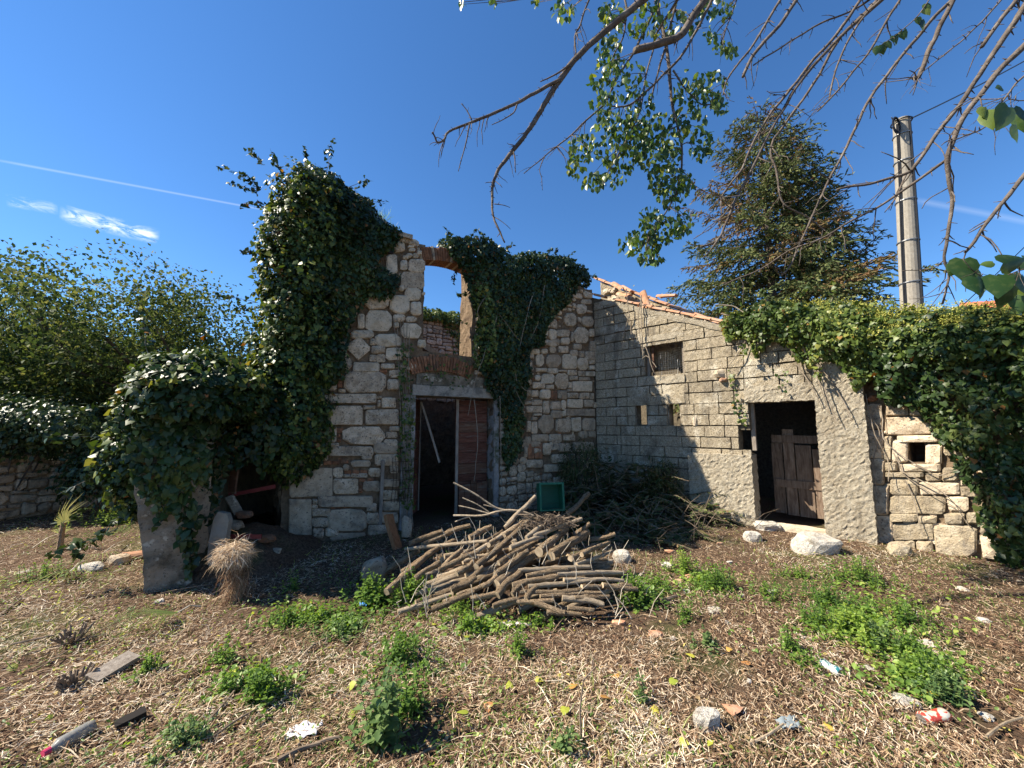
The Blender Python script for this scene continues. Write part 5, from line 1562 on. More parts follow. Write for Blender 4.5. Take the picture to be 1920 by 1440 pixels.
# leaves: heart-shaped, one mesh shared by every single leaf object
def heart_mesh(name, curl=.12):
    out = [(0, .02), (.20, -.10), (.40, .02), (.47, .28), (.36, .58), (.17, .84), (0, 1.06), (-.17, .84), (-.36, .58), (-.47, .28), (-.40, .02), (-.20, -.10)]
    V = [(x, y, -curl * (abs(x) ** 1.5) * 1.2 - .10 * y * y + .03 * math.sin(y * 9) * abs(x)) for x, y in out]
    V += [(0, .3, .03), (0, .65, .0)]
    F = []
    n = 12
    for i in range(n):
        j = (i + 1) % n
        c = 13 if 4 <= i <= 7 else 12
        F.append((i, j, c))
    F += [(4, 13, 12), (8, 12, 13)]
    me = raw_mesh(name, V, F, M['mulberry_solid'], smooth=True)
    return me
def mul_solid():
    m, nt, b = nodes_of('mulberry leaf blade')
    oi = nt.nodes.new('ShaderNodeObjectInfo')
    c = ramp(nt, [(0, (.020, .052, .012)), (.5, (.05, .10, .02)), (.85, (.10, .165, .03)), (1, (.20, .24, .05))], oi.outputs['Random'])
    v = noise_out(nt, 30, 4, .6, position(nt))
    c = mixc(nt, c, (.13, .17, .05), ramp(nt, [(.5, (0, 0, 0)), (.8, (.6, .6, .6))], v))
    nt.links.new(c, b.inputs['Base Color'])
    b.inputs['Roughness'].default_value = .36
    t = nt.nodes.new('ShaderNodeBsdfTranslucent')
    hs = nt.nodes.new('ShaderNodeHueSaturation'); hs.inputs['Hue'].default_value = .48; hs.inputs['Value'].default_value = 2.0
    nt.links.new(c, hs.inputs['Color']); nt.links.new(hs.outputs[0], t.inputs['Color'])
    mx = nt.nodes.new('ShaderNodeMixShader'); mx.inputs[0].default_value = .38
    nt.links.new(b.outputs[0], mx.inputs[1]); nt.links.new(t.outputs[0], mx.inputs[2])
    nt.links.new(mx.outputs[0], nt.nodes['Material Output'].inputs['Surface'])
    return m
M['mulberry_solid'] = mul_solid()
HEART = [heart_mesh('leaf', c) for c in (.1, .35, .6)]
def leaf_at(p, d, nrm, size, parent):
    d = Vector(d).normalized(); x = d.cross(Vector(nrm)).normalized(); z = x.cross(d)
    q = Matrix((x, d, z)).transposed().to_quaternion()
    return inst('leaf', random.choice(HEART), p, q, parent, (size, size, size))
# large near leaves at the right edge
for (u, v, du, dv, sz) in ((1310, 480, -.1, 1, 70), (1350, 490, -.2, 1, 130), (1420, 480, -.5, 1, 150), (1470, 480, .2, .8, 120), (1390, 395, -1, .2, 60), (1500, 500, 0, 1, 120), (1450, 560, .3, .6, 100),
                           (1215, 1165, -.2, 1, 150), (1195, 1180, -.5, .8, 90), (1235, 1200, .1, 1, 140), (1270, 1245, -.2, 1, 110), (1305, 1255, .0, 1, 115), (1390, 1185, 1, -.2, 130), (1440, 1170, 1, .3, 120), (1370, 1240, -.4, 1, 140), (1400, 1235, .3, 1, 130), (1440, 1230, .1, 1, 150), (1480, 1240, .3, 1, 140), (1420, 1290, -.2, 1, 120), (1480, 1330, -.2, .9, 100), (1350, 1180, -1, .1, 60), (1500, 1170, 1, .2, 120), (1460, 1390, -.3, .4, 60), (1510, 1300, .1, 1, 130)):
    p = at_depth(X8 + u / S8, Y8 + v / S8, 1.75 + random.uniform(-.08, .08))
    leaf_at(p, (du, random.uniform(-.3, .3), -dv), (random.uniform(-.7, .3), -1, random.uniform(-.1, .7)), sz / S8 / FPX * 1.75 * .82, mul)
for (u, v) in ((835, 205), (870, 185), (905, 160), (925, 155), (960, 130), (1015, 75), (1030, 90), (1040, 40), (1050, 15), (850, 200), (940, 140)):
    p = at_depth(X8 + u / S8, Y8 + v / S8, 2.6)
    leaf_at(p, (random.uniform(-.4, .4), random.uniform(-.3, .3), -1), (random.uniform(-.7, .7), -1, .2), 46 / S8 / FPX * 2.6, mul)
# hanging leafy shoots
CL = [(1000, 90, 75, 100, 26), (985, 290, 80, 110, 34), (990, 440, 110, 110, 38), (1120, 420, 70, 90, 14), (960, 560, 80, 70, 16), (1150, 560, 80, 90, 22), (1010, 690, 150, 100, 46), (850, 800, 90, 80, 30), (800, 900, 50, 50, 12), (1100, 720, 120, 110, 40), (1260, 700, 130, 100, 36),
      (1400, 480, 70, 110, 20), (1520, 480, 110, 110, 44), (1590, 560, 40, 50, 10), (1420, 640, 90, 80, 24), (1480, 770, 60, 90, 26), (1250, 830, 120, 90, 44), (1050, 850, 110, 80, 30), (900, 970, 70, 50, 16), (1000, 960, 80, 40, 12), (1290, 960, 100, 90, 36), (1400, 960, 50, 60, 14),
      (1330, 1050, 90, 70, 22), (1200, 1170, 70, 60, 14), (1280, 1230, 110, 80, 38), (1380, 1200, 60, 60, 16), (1150, 1310, 110, 70, 34), (1210, 1390, 70, 40, 16), (1300, 110, 120, 110, 22), (1420, 130, 50, 60, 8), (1200, 40, 90, 60, 14), (1560, 40, 110, 60, 22), (1610, 260, 70, 40, 16), (1530, 180, 40, 40, 6),
      (740, 50, 60, 55, 16), (360, 10, 30, 20, 3), (190, 8, 20, 25, 2), (590, 5, 25, 20, 3), (1140, 150, 50, 80, 10), (960, 60, 40, 60, 8)]
spots = []
for (u, v, ru, rv, n) in CL:
    for k in range(int(n * 3.0)):
        a = random.uniform(0, 6.28); r = math.sqrt(random.random())
        spots.append((u + math.cos(a) * ru * r, v + math.sin(a) * rv * r, random.uniform(26, 44)))
random.shuffle(spots)
single = spots[:300]; rest = spots[300:]
twl = MB()
for (u, v, s) in single:
    y = 4.1 + random.uniform(-.3, .3)
    p = at_depth(X7 + u / S7, Y7 + v / S7, y)
    leaf_at(p, (random.uniform(-.5, .5), random.uniform(-.5, .5), -1), (random.uniform(-1, 1), -1, random.uniform(-.3, .8)), s / S7 / FPX * 4.1, mul)
P = np.array([tuple(at_depth(X7 + u / S7, Y7 + v / S7, 4.1 + random.uniform(-.3, .3))) for u, v, s in rest])
n = len(P)
tag(cloud('leaf_mass', OVAL, P, rng.normal(0, .45, (n, 3)) + np.array((0, 0, -1)), rng.normal(0, .7, (n, 3)) + np.array((0, -.7, .3)), np.array([s for _, _, s in rest]) / S7 / FPX * 4.1, M['mulberry'], mul), kind='stuff')
# fine twiglets feeding the leaf clumps
for (u, v, ru, rv, n) in CL:
    c = at_depth(X7 + u / S7, Y7 + v / S7, 4.1)
    best = min((p for b in BRANCHES[8:20] for p in b), key=lambda a: (a - c).length)
    for k in range(3):
        e = at_depth(X7 + (u + random.uniform(-ru, ru) * .8) / S7, Y7 + (v + random.uniform(-.2, 1) * rv * .8) / S7, 4.1 + random.uniform(-.2, .2))
        sp = smooth_path([best, best.lerp(e, .5) + Vector((random.uniform(-.05, .05), random.uniform(-.05, .05), random.uniform(.0, .08))), e], 4)
        twl.add(*tube(sp, [.006 - .0005 * i for i in range(len(sp))], 4, False))
tag(twl.build('fine_twigs', M['branch'], mul), kind='stuff')
WHERE = []
ORD = ['', 'second ', 'third ', 'fourth ', 'fifth ', 'sixth ', 'seventh ', 'eighth ', 'ninth ', 'tenth ', 'eleventh ', 'twelfth ', 'thirteenth ', 'fourteenth ', 'fifteenth ', 'sixteenth ', 'seventeenth ', 'eighteenth ', 'nineteenth ', 'twentieth ', 'twenty-first ', 'twenty-second ', 'twenty-third ', 'twenty-fourth ', 'twenty-fifth ']
# ------------------------------------------------------------------ woodpile
MX, MY = .02, 4.12
def mound(x, y):
    a = (x - MX) / 1.42; b = (y - MY) / .95
    return max(0.0, .48 * (1 - a * a) * (1 - b * b)) if abs(a) < 1 and abs(b) < 1 else 0.0
def on_mound(px, py):
    d = ray(px, py)
    lo = 2.2
    for k in range(400):
        y = lo + k * .01
        p = EYE + d * (y / d.y)
        if p.z <= mound(p.x, p.y) + gz(p.x, p.y): return p
        if y > MY + .25: return p          # over the crest: hold it at the ridge line
    return p
def log_mesh(kind, seed):
    r_ = random.Random(seed)
    n, sides = 13, 14
    V = []; F = []
    b1 = Vector((r_.uniform(-.28, .28), r_.uniform(-.28, .28), 0)); b2 = Vector((r_.uniform(-.10, .10), r_.uniform(-.10, .10), 0))
    knots = [(r_.uniform(.1, .9), r_.uniform(0, 6.28)) for _ in range(4)]
    amp = .13 if kind == 'bark' else .06
    for i in range(n):
        z = i / (n - 1)
        c = b1 * math.sin(z * math.pi) + b2 * math.sin(z * 2 * math.pi) + Vector((r_.uniform(-.03, .03), r_.uniform(-.03, .03), 0))
        for k in range(sides):
            a = 2 * math.pi * k / sides
            rr = .5 * (1 - .14 * z) * (1 + amp * noise.noise(Vector((math.cos(a) * 1.6, math.sin(a) * 1.6, z * 2.5 + seed * 3))) * 1.6 + r_.uniform(-amp, amp) * .5)
            for kz, ka in knots:
                rr *= 1 + .45 * math.exp(-((z - kz) / .035) ** 2 - (math.sin((a - ka) / 2) * 2.4) ** 2)
            V.append(Vector((c.x, c.y, z)) + Vector((math.cos(a) * rr, math.sin(a) * rr, 0)))
    for i in range(n - 1):
        for k in range(sides):
            a = i * sides + k; b = i * sides + (k + 1) % sides
            F.append((a, b, b + sides, a + sides))
    nb = len(F)
    F.append(tuple(range(sides))[::-1]); F.append(tuple(range((n - 1) * sides, n * sides)))
    me = bpy.data.meshes.new('log')
    me.from_pydata([tuple(v) for v in V], [], F)
    me.materials.append(M[kind]); me.materials.append(M['cut'])
    for p in me.polygons:
        if p.index >= nb: p.material_index = 1
        else: p.use_smooth = True
    me.update()
    return me
LOGS = [log_mesh('bark', i) for i in range(10)] + [log_mesh('bark_smooth', 20 + i) for i in range(6)]
GL = 'logs heaped in the woodpile'
def log(p0, p1, dia, label, smooth_bark=False, group=GL, name='log'):
    p0 = Vector(p0); p1 = Vector(p1)
    d = p1 - p0
    q = d.to_track_quat('Z', 'Y') @ Matrix.Rotation(random.uniform(0, 6.28), 3, 'Z').to_quaternion()
    me = random.choice(LOGS[10:] if smooth_bark else LOGS[:10])
    o = inst(name, me, p0, q, None, (dia, dia, d.length))
    return tag(o, label, 'log', group)
TR = [(95,745,410,455,55),(0,640,280,470,50),(230,435,820,375,30,1),(260,390,500,300,42),(350,400,700,260,42),(470,580,760,450,40),(600,610,720,520,48),(740,560,1110,230,50),(640,480,930,300,38),(690,480,1050,240,36,1),
      (560,720,740,630,46),(420,865,730,740,46),(880,620,1110,450,52),(890,690,1390,290,66),(985,420,1220,340,36,1),(1100,350,1340,190,36,2),(1150,340,1500,210,36,1),(1190,460,1380,290,70),(1280,490,1540,310,70),(1420,500,1620,400,46),
      (895,770,1060,600,60),(1045,585,1560,555,36,1),(1100,625,1400,580,42),(1320,610,1780,600,38,1),(1000,695,1330,625,46),(1115,700,1600,650,38,1),(1370,650,1800,655,32,1),(1360,785,1660,835,50,3),(1160,820,1380,890,42),(1400,850,1590,870,36),
      (1650,690,1900,720,42),(1460,540,1720,440,30,1),(1100,790,1180,700,46),(780,700,900,620,42),(300,640,480,520,40),(120,560,330,440,42),(500,560,640,430,40),(690,350,850,270,46),(1440,330,1560,240,36),(1560,360,1740,320,36),(830,400,1000,300,38),(200,600,420,460,44),(900,530,1120,400,40),
      (1000,760,1120,660,44),(620,690,790,560,42),(380,480,600,360,40),(1500,470,1700,380,36),(940,330,1080,230,38),(1050,740,1500,720,36),(1200,770,1640,745,36),(1000,800,1300,800,40),(1250,880,1500,900,36),(700,790,950,720,44),(500,820,700,760,42),(860,840,1050,790,40),(600,770,800,690,42),(1500,700,1860,690,36),(1450,780,1700,770,34)]
for i, b in enumerate(TR):
    a = on_mound(700 + b[0] / 3.84, 920 + b[1] / 3.84)
    c = on_mound(700 + b[2] / 3.84, 920 + b[3] / 3.84)
    dia = b[4] / 3.84 / FPX * ((a.y + c.y) / 2) * .84
    kind = b[5] if len(b) > 5 else 0
    if (c - a).length > 1.5: c = a + (c - a).normalized() * 1.5
    lift = Vector((0, 0, dia * .25))
    rowi = 0 if (b[1] + b[3]) / 2 < 350 else 1 if (b[1] + b[3]) / 2 < 480 else 2 if (b[1] + b[3]) / 2 < 620 else 3
    same = sorted([k for k, q in enumerate(TR) if (0 if (q[1] + q[3]) / 2 < 350 else 1 if (q[1] + q[3]) / 2 < 480 else 2 if (q[1] + q[3]) / 2 < 620 else 3) == rowi], key=lambda k: TR[k][0] + TR[k][2])
    od = same.index(i); wh = (ORD[od] + 'log from the left' if od else 'leftmost log') + ' ' + ('along the crest', 'in the upper middle row', 'in the lower middle row', 'in the front row')[rowi] + ' of the woodpile'
    if kind == 2: log(a + lift, c + lift, dia, 'pale birch-like log with white bark near the top of the woodpile', True)
    elif kind == 3: log(a + lift, c + lift, dia, 'pale sawn log lying alone at the front right foot of the woodpile', True)
    elif kind == 1 and i == 2: log(a + lift * 2, c + lift * 2, dia, 'thin straight pale pole lying crosswise on the left of the woodpile', True)
    elif kind == 1: log(a + lift, c + lift, dia, 'thin smooth ' + wh, True)
    else: log(a + lift, c + lift, dia, 'rough-barked ' + wh)
p0 = at_depth(947, 990, 4.3); p1 = at_depth(1004, 930, 4.5)
log(p0, p1, .05, 'grey pole poking up out of the back of the woodpile', True)
for k in range(95):        # the layers underneath
    x = MX + random.uniform(-1.0, 1.0); y = MY + random.uniform(-.82, .65)
    h = mound(x, y)
    z = h - random.uniform(.06, .16) if k % 2 else h * random.uniform(.2, .8)
    if h < .1: continue
    a = Vector((x, y, max(.04, z - .06)))
    L = random.uniform(.5, .9)
    d = Vector((random.uniform(.7, .95), random.uniform(.35, .65), 0)).normalized()
    e = a + d * L; s0 = a - d * 0
    if abs(e.x - MX) > 1.15 or e.y > MY + .75: continue
    e.z = min(a.z + .08, max(.04, mound(e.x, e.y) - .07)); 
    log(s0, e, random.uniform(.04, .075), 'log half buried beneath the upper layers of the woodpile', random.random() < .35)
# litter core so that no daylight shows through the heap
V = []; F = []
nx, ny = 40, 28
for j in range(ny):
    for i in range(nx):
        x = MX - 1.40 + 2.8 * i / (nx - 1); y = MY - .93 + 1.86 * j / (ny - 1)
        k_ = max(0, 1 - ((x - MX) / 1.1) ** 2) * max(0, 1 - ((y - MY - .05) / .68) ** 2)
        p = Vector((x, y, .34 * k_ - .05))
        V.append(p + nvec(p, 6) * .04 - Vector((0, 0, .06)))
for j in range(ny - 1):
    for i in range(nx - 1):
        a = j * nx + i; F.append((a, a + 1, a + nx + 1, a + nx))
tag(mesh_obj('woodpile_debris', V, F, M['soil'], smooth=True), 'bark crumbs and soil packed under the woodpile', 'debris', kind='stuff')
# pale dry stalks sticking out of the pile
mb = MB()
for k in range(150):
    x = MX + random.uniform(-1.1, 1.25); y = MY + random.uniform(-.85, .5)
    p = Vector((x, y, mound(x, y) * random.uniform(.6, 1.0)))
    d = Vector((random.uniform(-.5, .5), random.uniform(-.3, .3), random.uniform(.5, 1))).normalized()
    l = random.uniform(.08, .30)
    mid = p + d * l * .5 + Vector((random.uniform(-.02, .02), 0, 0))
    mb.add(*tube([p, mid, p + d * l + Vector((random.uniform(-.05, .05), 0, -.02))], [.0035, .003, .002], 4, False))
M['stalk'] = rough_mat('pale dry stalk', [(.3, (.34, .28, .20)), (.7, (.58, .52, .42))], 12, 4, .8, ())
tag(mb.build('dry_stalks', M['stalk']), 'thin pale dry stalks standing up through the woodpile', 'stalks', kind='stuff')
# matted roots on the crest
mb = MB()
for k in range(90):
    c = at_depth(random.uniform(985, 1075), random.uniform(968, 990), 4.2)
    pts = [c + Vector((random.uniform(-.1, .1), random.uniform(-.1, .1), random.uniform(-.04, .05))) for _ in range(4)]
    mb.add(*tube(smooth_path(pts, 2), .003, 3, False))
tag(mb.build('root_tangle', M['twig']), 'tangle of dry brown roots on the crest of the woodpile', 'roots', kind='stuff')
# bleached dead branch behind the pile
mb = MB()
for pts, r in (([(600, 615), (680, 655), (740, 690), (820, 745), (880, 768), (970, 772)], .012), ([(600, 800), (660, 800), (760, 800), (880, 770), (980, 776), (1050, 800)], .014), ([(630, 745), (700, 760), (790, 785), (850, 790)], .009), ([(650, 700), (730, 735), (800, 780)], .008), ([(770, 740), (840, 755), (900, 770)], .008), ([(610, 835), (660, 815), (720, 800)], .008)):
    mb.add(*tube(smooth_path([at_depth(650 + u / 3, 700 + v / 3, 4.75) for u, v in pts], 3), r, 6))
tag(mb.build('dead_branch', M['bark_smooth']), 'bleached forked dead branch lying behind the woodpile before the door', 'branch')

# ------------------------------------------------------------------ things against the house
M['orange_wood'] = rough_mat('raw orange timber', [(.3, (.20, .085, .035)), (.7, (.36, .18, .085))], 8, 6, .8, ((20, .4, .005),), stretch=(5, 5, 1))
g1 = on_ground(742, 1030)
o = bar(g1 + Vector((.02, 0, 0)), at_depth(727, 966, g1.y + .12), .16, .05, 'timber_offcut', M['orange_wood'], roll=.35)
tag(o, 'short orange-brown timber offcut leaning at the foot of the facade', 'timber')
g2 = on_ground(712, 1000)
o = bar(g2, FA.p(FA.tz(716, 862)[0], .06, FA.tz(716, 862)[1]), .05, .025, 'stake', M['grey_wood'])
tag(o, 'grey wooden stake leaning upright against the stone facade', 'stake')
g3 = on_ground(762, 1008)
blob(g3 + Vector((0, 0, .12)), .07, .06, .18, M['stone_grey'], 'rubble_stone', seed=2)
tag(bpy.data.objects[-1] if False else [ob for ob in COL.objects if ob.name.startswith('rubble_stone')][-1], 'grey upright stone beside the left door jamb', 'stone')
# rusty mesh scrap
mb = MB()
for i in range(7):
    t = FA.tz(730 + i * 6, 930)[0]
    mb.add(*tube([FA.p(t, .10, .45), FA.p(t + .02, .12, .8), FA.p(t, .08, 1.12 + .04 * math.sin(i * 2))], .004, 4))
for i in range(5):
    mb.add(*tube([FA.p(FA.tz(728, 930)[0], .10, .5 + i * .14), FA.p(FA.tz(770, 930)[0], .10, .5 + i * .14)], .004, 4))
M['rust'] = plain('rusty iron', (.05, .028, .018), .8)
tag(mb.build('wire_mesh', M['rust']), 'scrap of rusty wire mesh propped on the facade left of the door', 'wire mesh')
# green crate stood on end
M['green_plastic'] = plain('green plastic', (.008, .125, .066), .5, .4)
def crate(c, w, h, d, rotz, tiltx):
    root = thing('plastic_crate', c, 'green plastic crate standing on end in the brush behind the woodpile', 'crate')
    R = Matrix.Rotation(rotz, 3, 'Z') @ Matrix.Rotation(tiltx, 3, 'X')
    def piece(name, x0, x1, y0, y1, z0, z1):
        V = [Vector(c) + R @ Vector(p) for p in ((x0, y0, z0), (x1, y0, z0), (x1, y1, z0), (x0, y1, z0), (x0, y0, z1), (x1, y0, z1), (x1, y1, z1), (x0, y1, z1))]
        mesh_obj(name, V, BOXF, M['green_plastic'], root)
    t = .012; w2 = w / 2
    piece('side', -w2, -w2 + t, 0, d, 0, h); piece('side', w2 - t, w2, 0, d, 0, h)
    piece('floor', -w2 + t, w2 - t, d - t, d, 0, h)
    piece('end_panel', -w2 + t, w2 - t, 0, d - t, 0, t)
    for (a, b) in ((-w2 + t, -.08), (.08, w2 - t)): piece('end_panel', a, b, 0, d - t, h - t, h)
    piece('end_panel', -.08, .08, .07, d - t, h - t, h); piece('handle', -.08, .08, 0, .03, h - t, h)
    for (a, b, e, f) in ((-w2 - .01, -w2 + .02, 0, h + .01), (w2 - .02, w2 + .01, 0, h + .01)): piece('rim', a, b, -.014, -.002, e, f)
    piece('rim', -w2 + .02, w2 - .02, -.014, -.002, h - .02, h + .01); piece('rim', -w2 + .02, w2 - .02, -.014, -.002, 0, .02)
    for k in range(3): piece('rib', -w2 + t, w2 - t, d - .03, d - t, h * (.25 + .25 * k) - .006, h * (.25 + .25 * k) + .006)
crate(at_depth(1036, 958, 5.9), .36, .40, .26, math.radians(8), math.radians(-8))

# heap of cut conifer brush in the inner corner
def brush(label, name, cx, cy, rx, ry, hh, nb, mat, seed, L=(.5, 1.0)):
    r_ = random.Random(seed)
    wood = MB(); P = []; D = []; Nn = []; S = []
    for k in range(nb):
        a = r_.uniform(0, 6.28); rr = math.sqrt(r_.random())
        x = cx + math.cos(a) * rx * rr; y = cy + math.sin(a) * ry * rr
        z = hh * (1 - rr * rr) * r_.uniform(.2, 1.0)
        d = Vector((r_.uniform(-1, 1), r_.uniform(-1, .4), r_.uniform(-.5, .3))).normalized()
        l = r_.uniform(*L)
        p = Vector((x, y, max(.06, z)))
        pts = [p, p + d * l * .5 + Vector((0, 0, .04)), p + d * l - Vector((0, 0, .10))]
        pts = [Vector((q.x, q.y, max(.03, q.z))) for q in pts]
        wood.add(*tube(pts, [.008, .006, .003], 4, False))
        sd_ = d.cross(Vector((0, 0, 1))).normalized()
        for m in range(int(l / .028)):
            s = (m + r_.random()) / (l / .028)
            q = pts[0].lerp(pts[1], s * 2) if s < .5 else pts[1].lerp(pts[2], s * 2 - 1)
            for sg in (-1, 1):
                tl = r_.uniform(.06, .15) * (1.15 - s)
                P.append(q + sd_ * sg * .008); D.append(sd_ * sg + d * .7 + Vector((0, 0, r_.uniform(-.5, .2)))); Nn.append(Vector((r_.uniform(-.5, .5), r_.uniform(-.5, .5), 1))); S.append(tl)
    root = thing(name, (cx, cy, 0), label, 'brush heap')
    root['kind'] = 'stuff'
    wood.build('twigs', M['twig'], root)
    cloud('sprays', NEEDLE, np.array([tuple(p) for p in P]), np.array([tuple(p) for p in D]), np.array([tuple(p) for p in Nn]), np.array(S), mat, root, wid=np.array(S) * 2.4)
brush('heap of cut dark conifer sprays filling the shaded corner of the two buildings', 'brush_heap', 2.05, 7.35, 1.35, .9, 1.0, 190, M['dry_needle'], 3)
brush('loose brown brush and sprays lying before the crate', 'brush_heap', 1.5, 6.1, 1.3, .6, .35, 80, M['dry_needle'], 5, (.35, .7))
brush('few green conifer sprays at the sunlit end of the brush by the plinth', 'brush_heap', 3.25, 6.75, .45, .45, .4, 34, M['needle'], 8, (.3, .6))
# dark spindly bush standing in the corner
shrub('dark spindly bush growing against the stone wall in the corner', (1.35, 7.75, .8), (.38, .3, .55), 1100, M['dry_needle'], 77, size=(.04, .09), tmpl=NEEDLE, group='bushes in the corner', name='bush', cat='bush')
shrub('low dark bush against the block wall in its shaded half', (2.7, 7.2, .55), (.40, .3, .5), 800, M['dry_needle'], 79, size=(.04, .09), tmpl=NEEDLE, group='bushes in the corner', name='bush', cat='bush')
# bare tangle of twigs before the right side of the door
mb = MB()
for k in range(170):
    c = Vector((random.uniform(-.3, 3.4), random.uniform(5.3, 6.9), random.uniform(.0, .28)))
    d = Vector((random.uniform(-1, 1), random.uniform(-.6, .6), random.uniform(-.1, .5))).normalized() * random.uniform(.2, .6)
    mb.add(*tube([c, c + d * .5 + Vector((0, 0, random.uniform(.0, .08))), c + d], [.004, .003, .002], 3, False))
for k in range(60):
    t = random.uniform(u_door1 + .1, FA.len - .3)
    p = FA.p(t, random.uniform(.1, .5), 0)
    d = Vector((random.uniform(-.4, .4), random.uniform(-.3, .1), 1)) * random.uniform(.3, .9)
    mb.add(*tube(smooth_path([p, p + d * .6, p + d + Vector((random.uniform(-.4, .4), random.uniform(-.2, .1), -.1))], 3), .004, 3, False))
tag(mb.build('twig_tangle', M['twig']), 'tangle of bare dry twigs on the shaded ground before the facade', 'twigs', kind='stuff')
o = log(at_depth(1065, 962, 5.3), at_depth(1104, 925, 5.6), .07, 'dim brown log end rising from the brush right of the crate', False, None)

# ------------------------------------------------------------------ in and around the lean-to
def lean_item(name, px0, py0, px1, py1, y, w, h, mat, label, cat, roll=0.0, dy=0.0, group=None):
    o = bar(at_depth(px0, py0, y), at_depth(px1, py1, y + dy), w, h, name, mat, roll=roll)
    return tag(o, label, cat, group)
M['red_iron'] = plain('red oxide paint', (.16, .025, .022), .6)
lean_item('iron_bar', 430, 928, 516, 912, 4.75, .045, .02, M['red_iron'], 'upper of two red-painted iron bars across the lean-to opening', 'iron bar', 1.57)
lean_item('iron_bar', 404, 1005, 490, 1006, 4.35, .045, .02, M['red_iron'], 'lower of two red-painted iron bars across the lean-to opening', 'iron bar', 1.57)
lean_item('board', 430, 930, 448, 962, 4.7, .10, .02, M['pillar'], 'short mossy board dangling in the lean-to opening below the upper red bar', 'board', .4)
lean_item('board', 440, 880, 436, 925, 4.75, .13, .02, M['old_wood'], 'dim grey board standing in the dark lean-to above the red bar', 'board', .4)
def slab(label, name, px0, py0, px1, py1, y, th, mat, seed):
    c0 = at_depth((px0 + px1) / 2, py1, y)
    w = (px1 - px0) / FPX * y; h = (py1 - py0) / FPX * y
    r_ = random.Random(seed)
    out = []
    for k in range(10):
        a = 2 * math.pi * k / 10
        ca, sa = math.cos(a), math.sin(a)
        e = .5
        out.append((math.copysign(abs(ca) ** e, ca) * w / 2 * r_.uniform(.82, 1.02), (math.copysign(abs(sa) ** e, sa) * .5 + .5) * h * r_.uniform(.94, 1.03)))
    V = [Vector((c0.x + x, c0.y + z * .15, c0.z + z)) for x, z in out] + [Vector((c0.x + x, c0.y + th + z * .15, c0.z + z)) for x, z in out]
    F = [tuple(range(10)), tuple(range(19, 9, -1))] + [(i + 10, (i + 1) % 10 + 10, (i + 1) % 10, i) for i in range(10)]
    o = mesh_obj(name, V, F, mat)
    o.data.flip_normals() if False else None
    return tag(o, label, 'slab')
M['pale_plaster'] = rough_mat('pale plaster slab', [(.3, (.17, .145, .11)), (.7, (.30, .265, .21))], 9, 6, .9, ((30, .5, .008),), stain=(.24, .22, .19), stain_scale=3)
slab('pale broken plaster slab standing just right of the lean-to pillar', 'broken_slab', 382, 970, 416, 1062, 4.15, .06, M['pale_plaster'], 4)
for i, (x, y, s, sx) in enumerate(((455, 1040, .12, 1.4), (440, 985, .10, 1), (500, 1010, .08, 1.2), (470, 1020, .09, 1), (420, 1058, .08, 1), (515, 1035, .07, 1), (460, 965, .08, 1.2))):
    o = blob(at_depth(x, y, 4.7), s * sx, s * .8, s * .6, M['stone_grey'] if i % 2 else M['brick'], 'rubble_lump', seed=30 + i)
    tag(o, ['largest brick-red rubble lump at the front of the lean-to heap', 'grey rubble lump left of centre in the lean-to heap', 'brick-red rubble lump near the house corner in the lean-to heap', 'grey rubble lump in the middle of the lean-to heap', 'brick-red rubble lump nearest the pale slab in the lean-to', 'grey rubble lump rightmost in the lean-to heap', 'brick-red rubble lump topmost in the lean-to heap'][i], 'rubble', 'rubble in the lean-to')
heapc = at_depth(455, 1020, 4.9)
V = []; F = []
for j in range(12):
    for i in range(14):
        x = heapc.x + (i / 13 - .5) * 1.6; y = heapc.y + (j / 11 - .5) * 1.6
        hgt = .42 * max(0, 1 - ((x - heapc.x) / .8) ** 2) * max(0, 1 - ((y - heapc.y) / .8) ** 2)
        p = Vector((x, y, hgt - .03)); V.append(p + nvec(p, 5) * .08)
for j in range(11):
    for i in range(13):
        a = j * 14 + i; F.append((a, a + 1, a + 15, a + 14))
tag(mesh_obj('rubble_heap', V, F, M['soil'], smooth=True), 'heap of earth and broken rubble inside the lean-to', 'rubble', kind='stuff')

# ------------------------------------------------------------------ boulders and stones
def rock(px, py, w, h, mat, label, seed, dep=.8, group=None, name='stone', rot=0.0):
    p = on_ground(px, py)
    rx = w / FPX * p.y / 2 * .78; rz = h / FPX * p.y / 2 * .82
    o = blob(p + Vector((0, rx * dep * .5, rz * .55)), rx, rx * dep, rz * 1.1, mat, name, seed=seed, rough=.16, sub=3 if w > 45 else 2, rot=rot)
    return tag(o, label, 'stone', group)
M['chalk'] = rough_mat('white limestone rubble', [(.25, (.42, .38, .31)), (.55, (.66, .61, .53)), (.8, (.77, .73, .65))], 11, 8, .9, ((14, .8, .05), (60, .9, .02)), stain=(.26, .21, .15), stain_scale=7, stain_edge=(.55, .7), speck=((70, .57, .66, (.28, .23, .17)),))
rock(1540, 1038, 100, 46, M['chalk'], 'large flat white boulder lying before the shed doorway pier', 1, .7, name='boulder')
rock(1444, 994, 50, 20, M['chalk'], 'flat white stone on the threshold of the shed doorway', 2)
rock(1415, 1016, 38, 26, M['chalk'], 'knobbly white stone left of the big boulder below the doorway', 3)
rock(1170, 1056, 42, 32, M['chalk'], 'white stone at the right end of the woodpile', 4)
rock(697, 1088, 58, 52, M['stone_grey'], 'blue-grey boulder at the left end of the woodpile', 5, name='boulder', rot=.6)
rock(1330, 1370, 52, 44, M['chalk'], 'lone angular white stone in the near right foreground', 6, rot=.4)
rock(1695, 1042, 42, 34, M['stone_warm'], 'fallen pale stone at the foot of the tiny-window wall', 7)
rock(168, 1072, 52, 20, M['chalk'], 'long pale stone lying left of the plaster pillar', 8, .5)
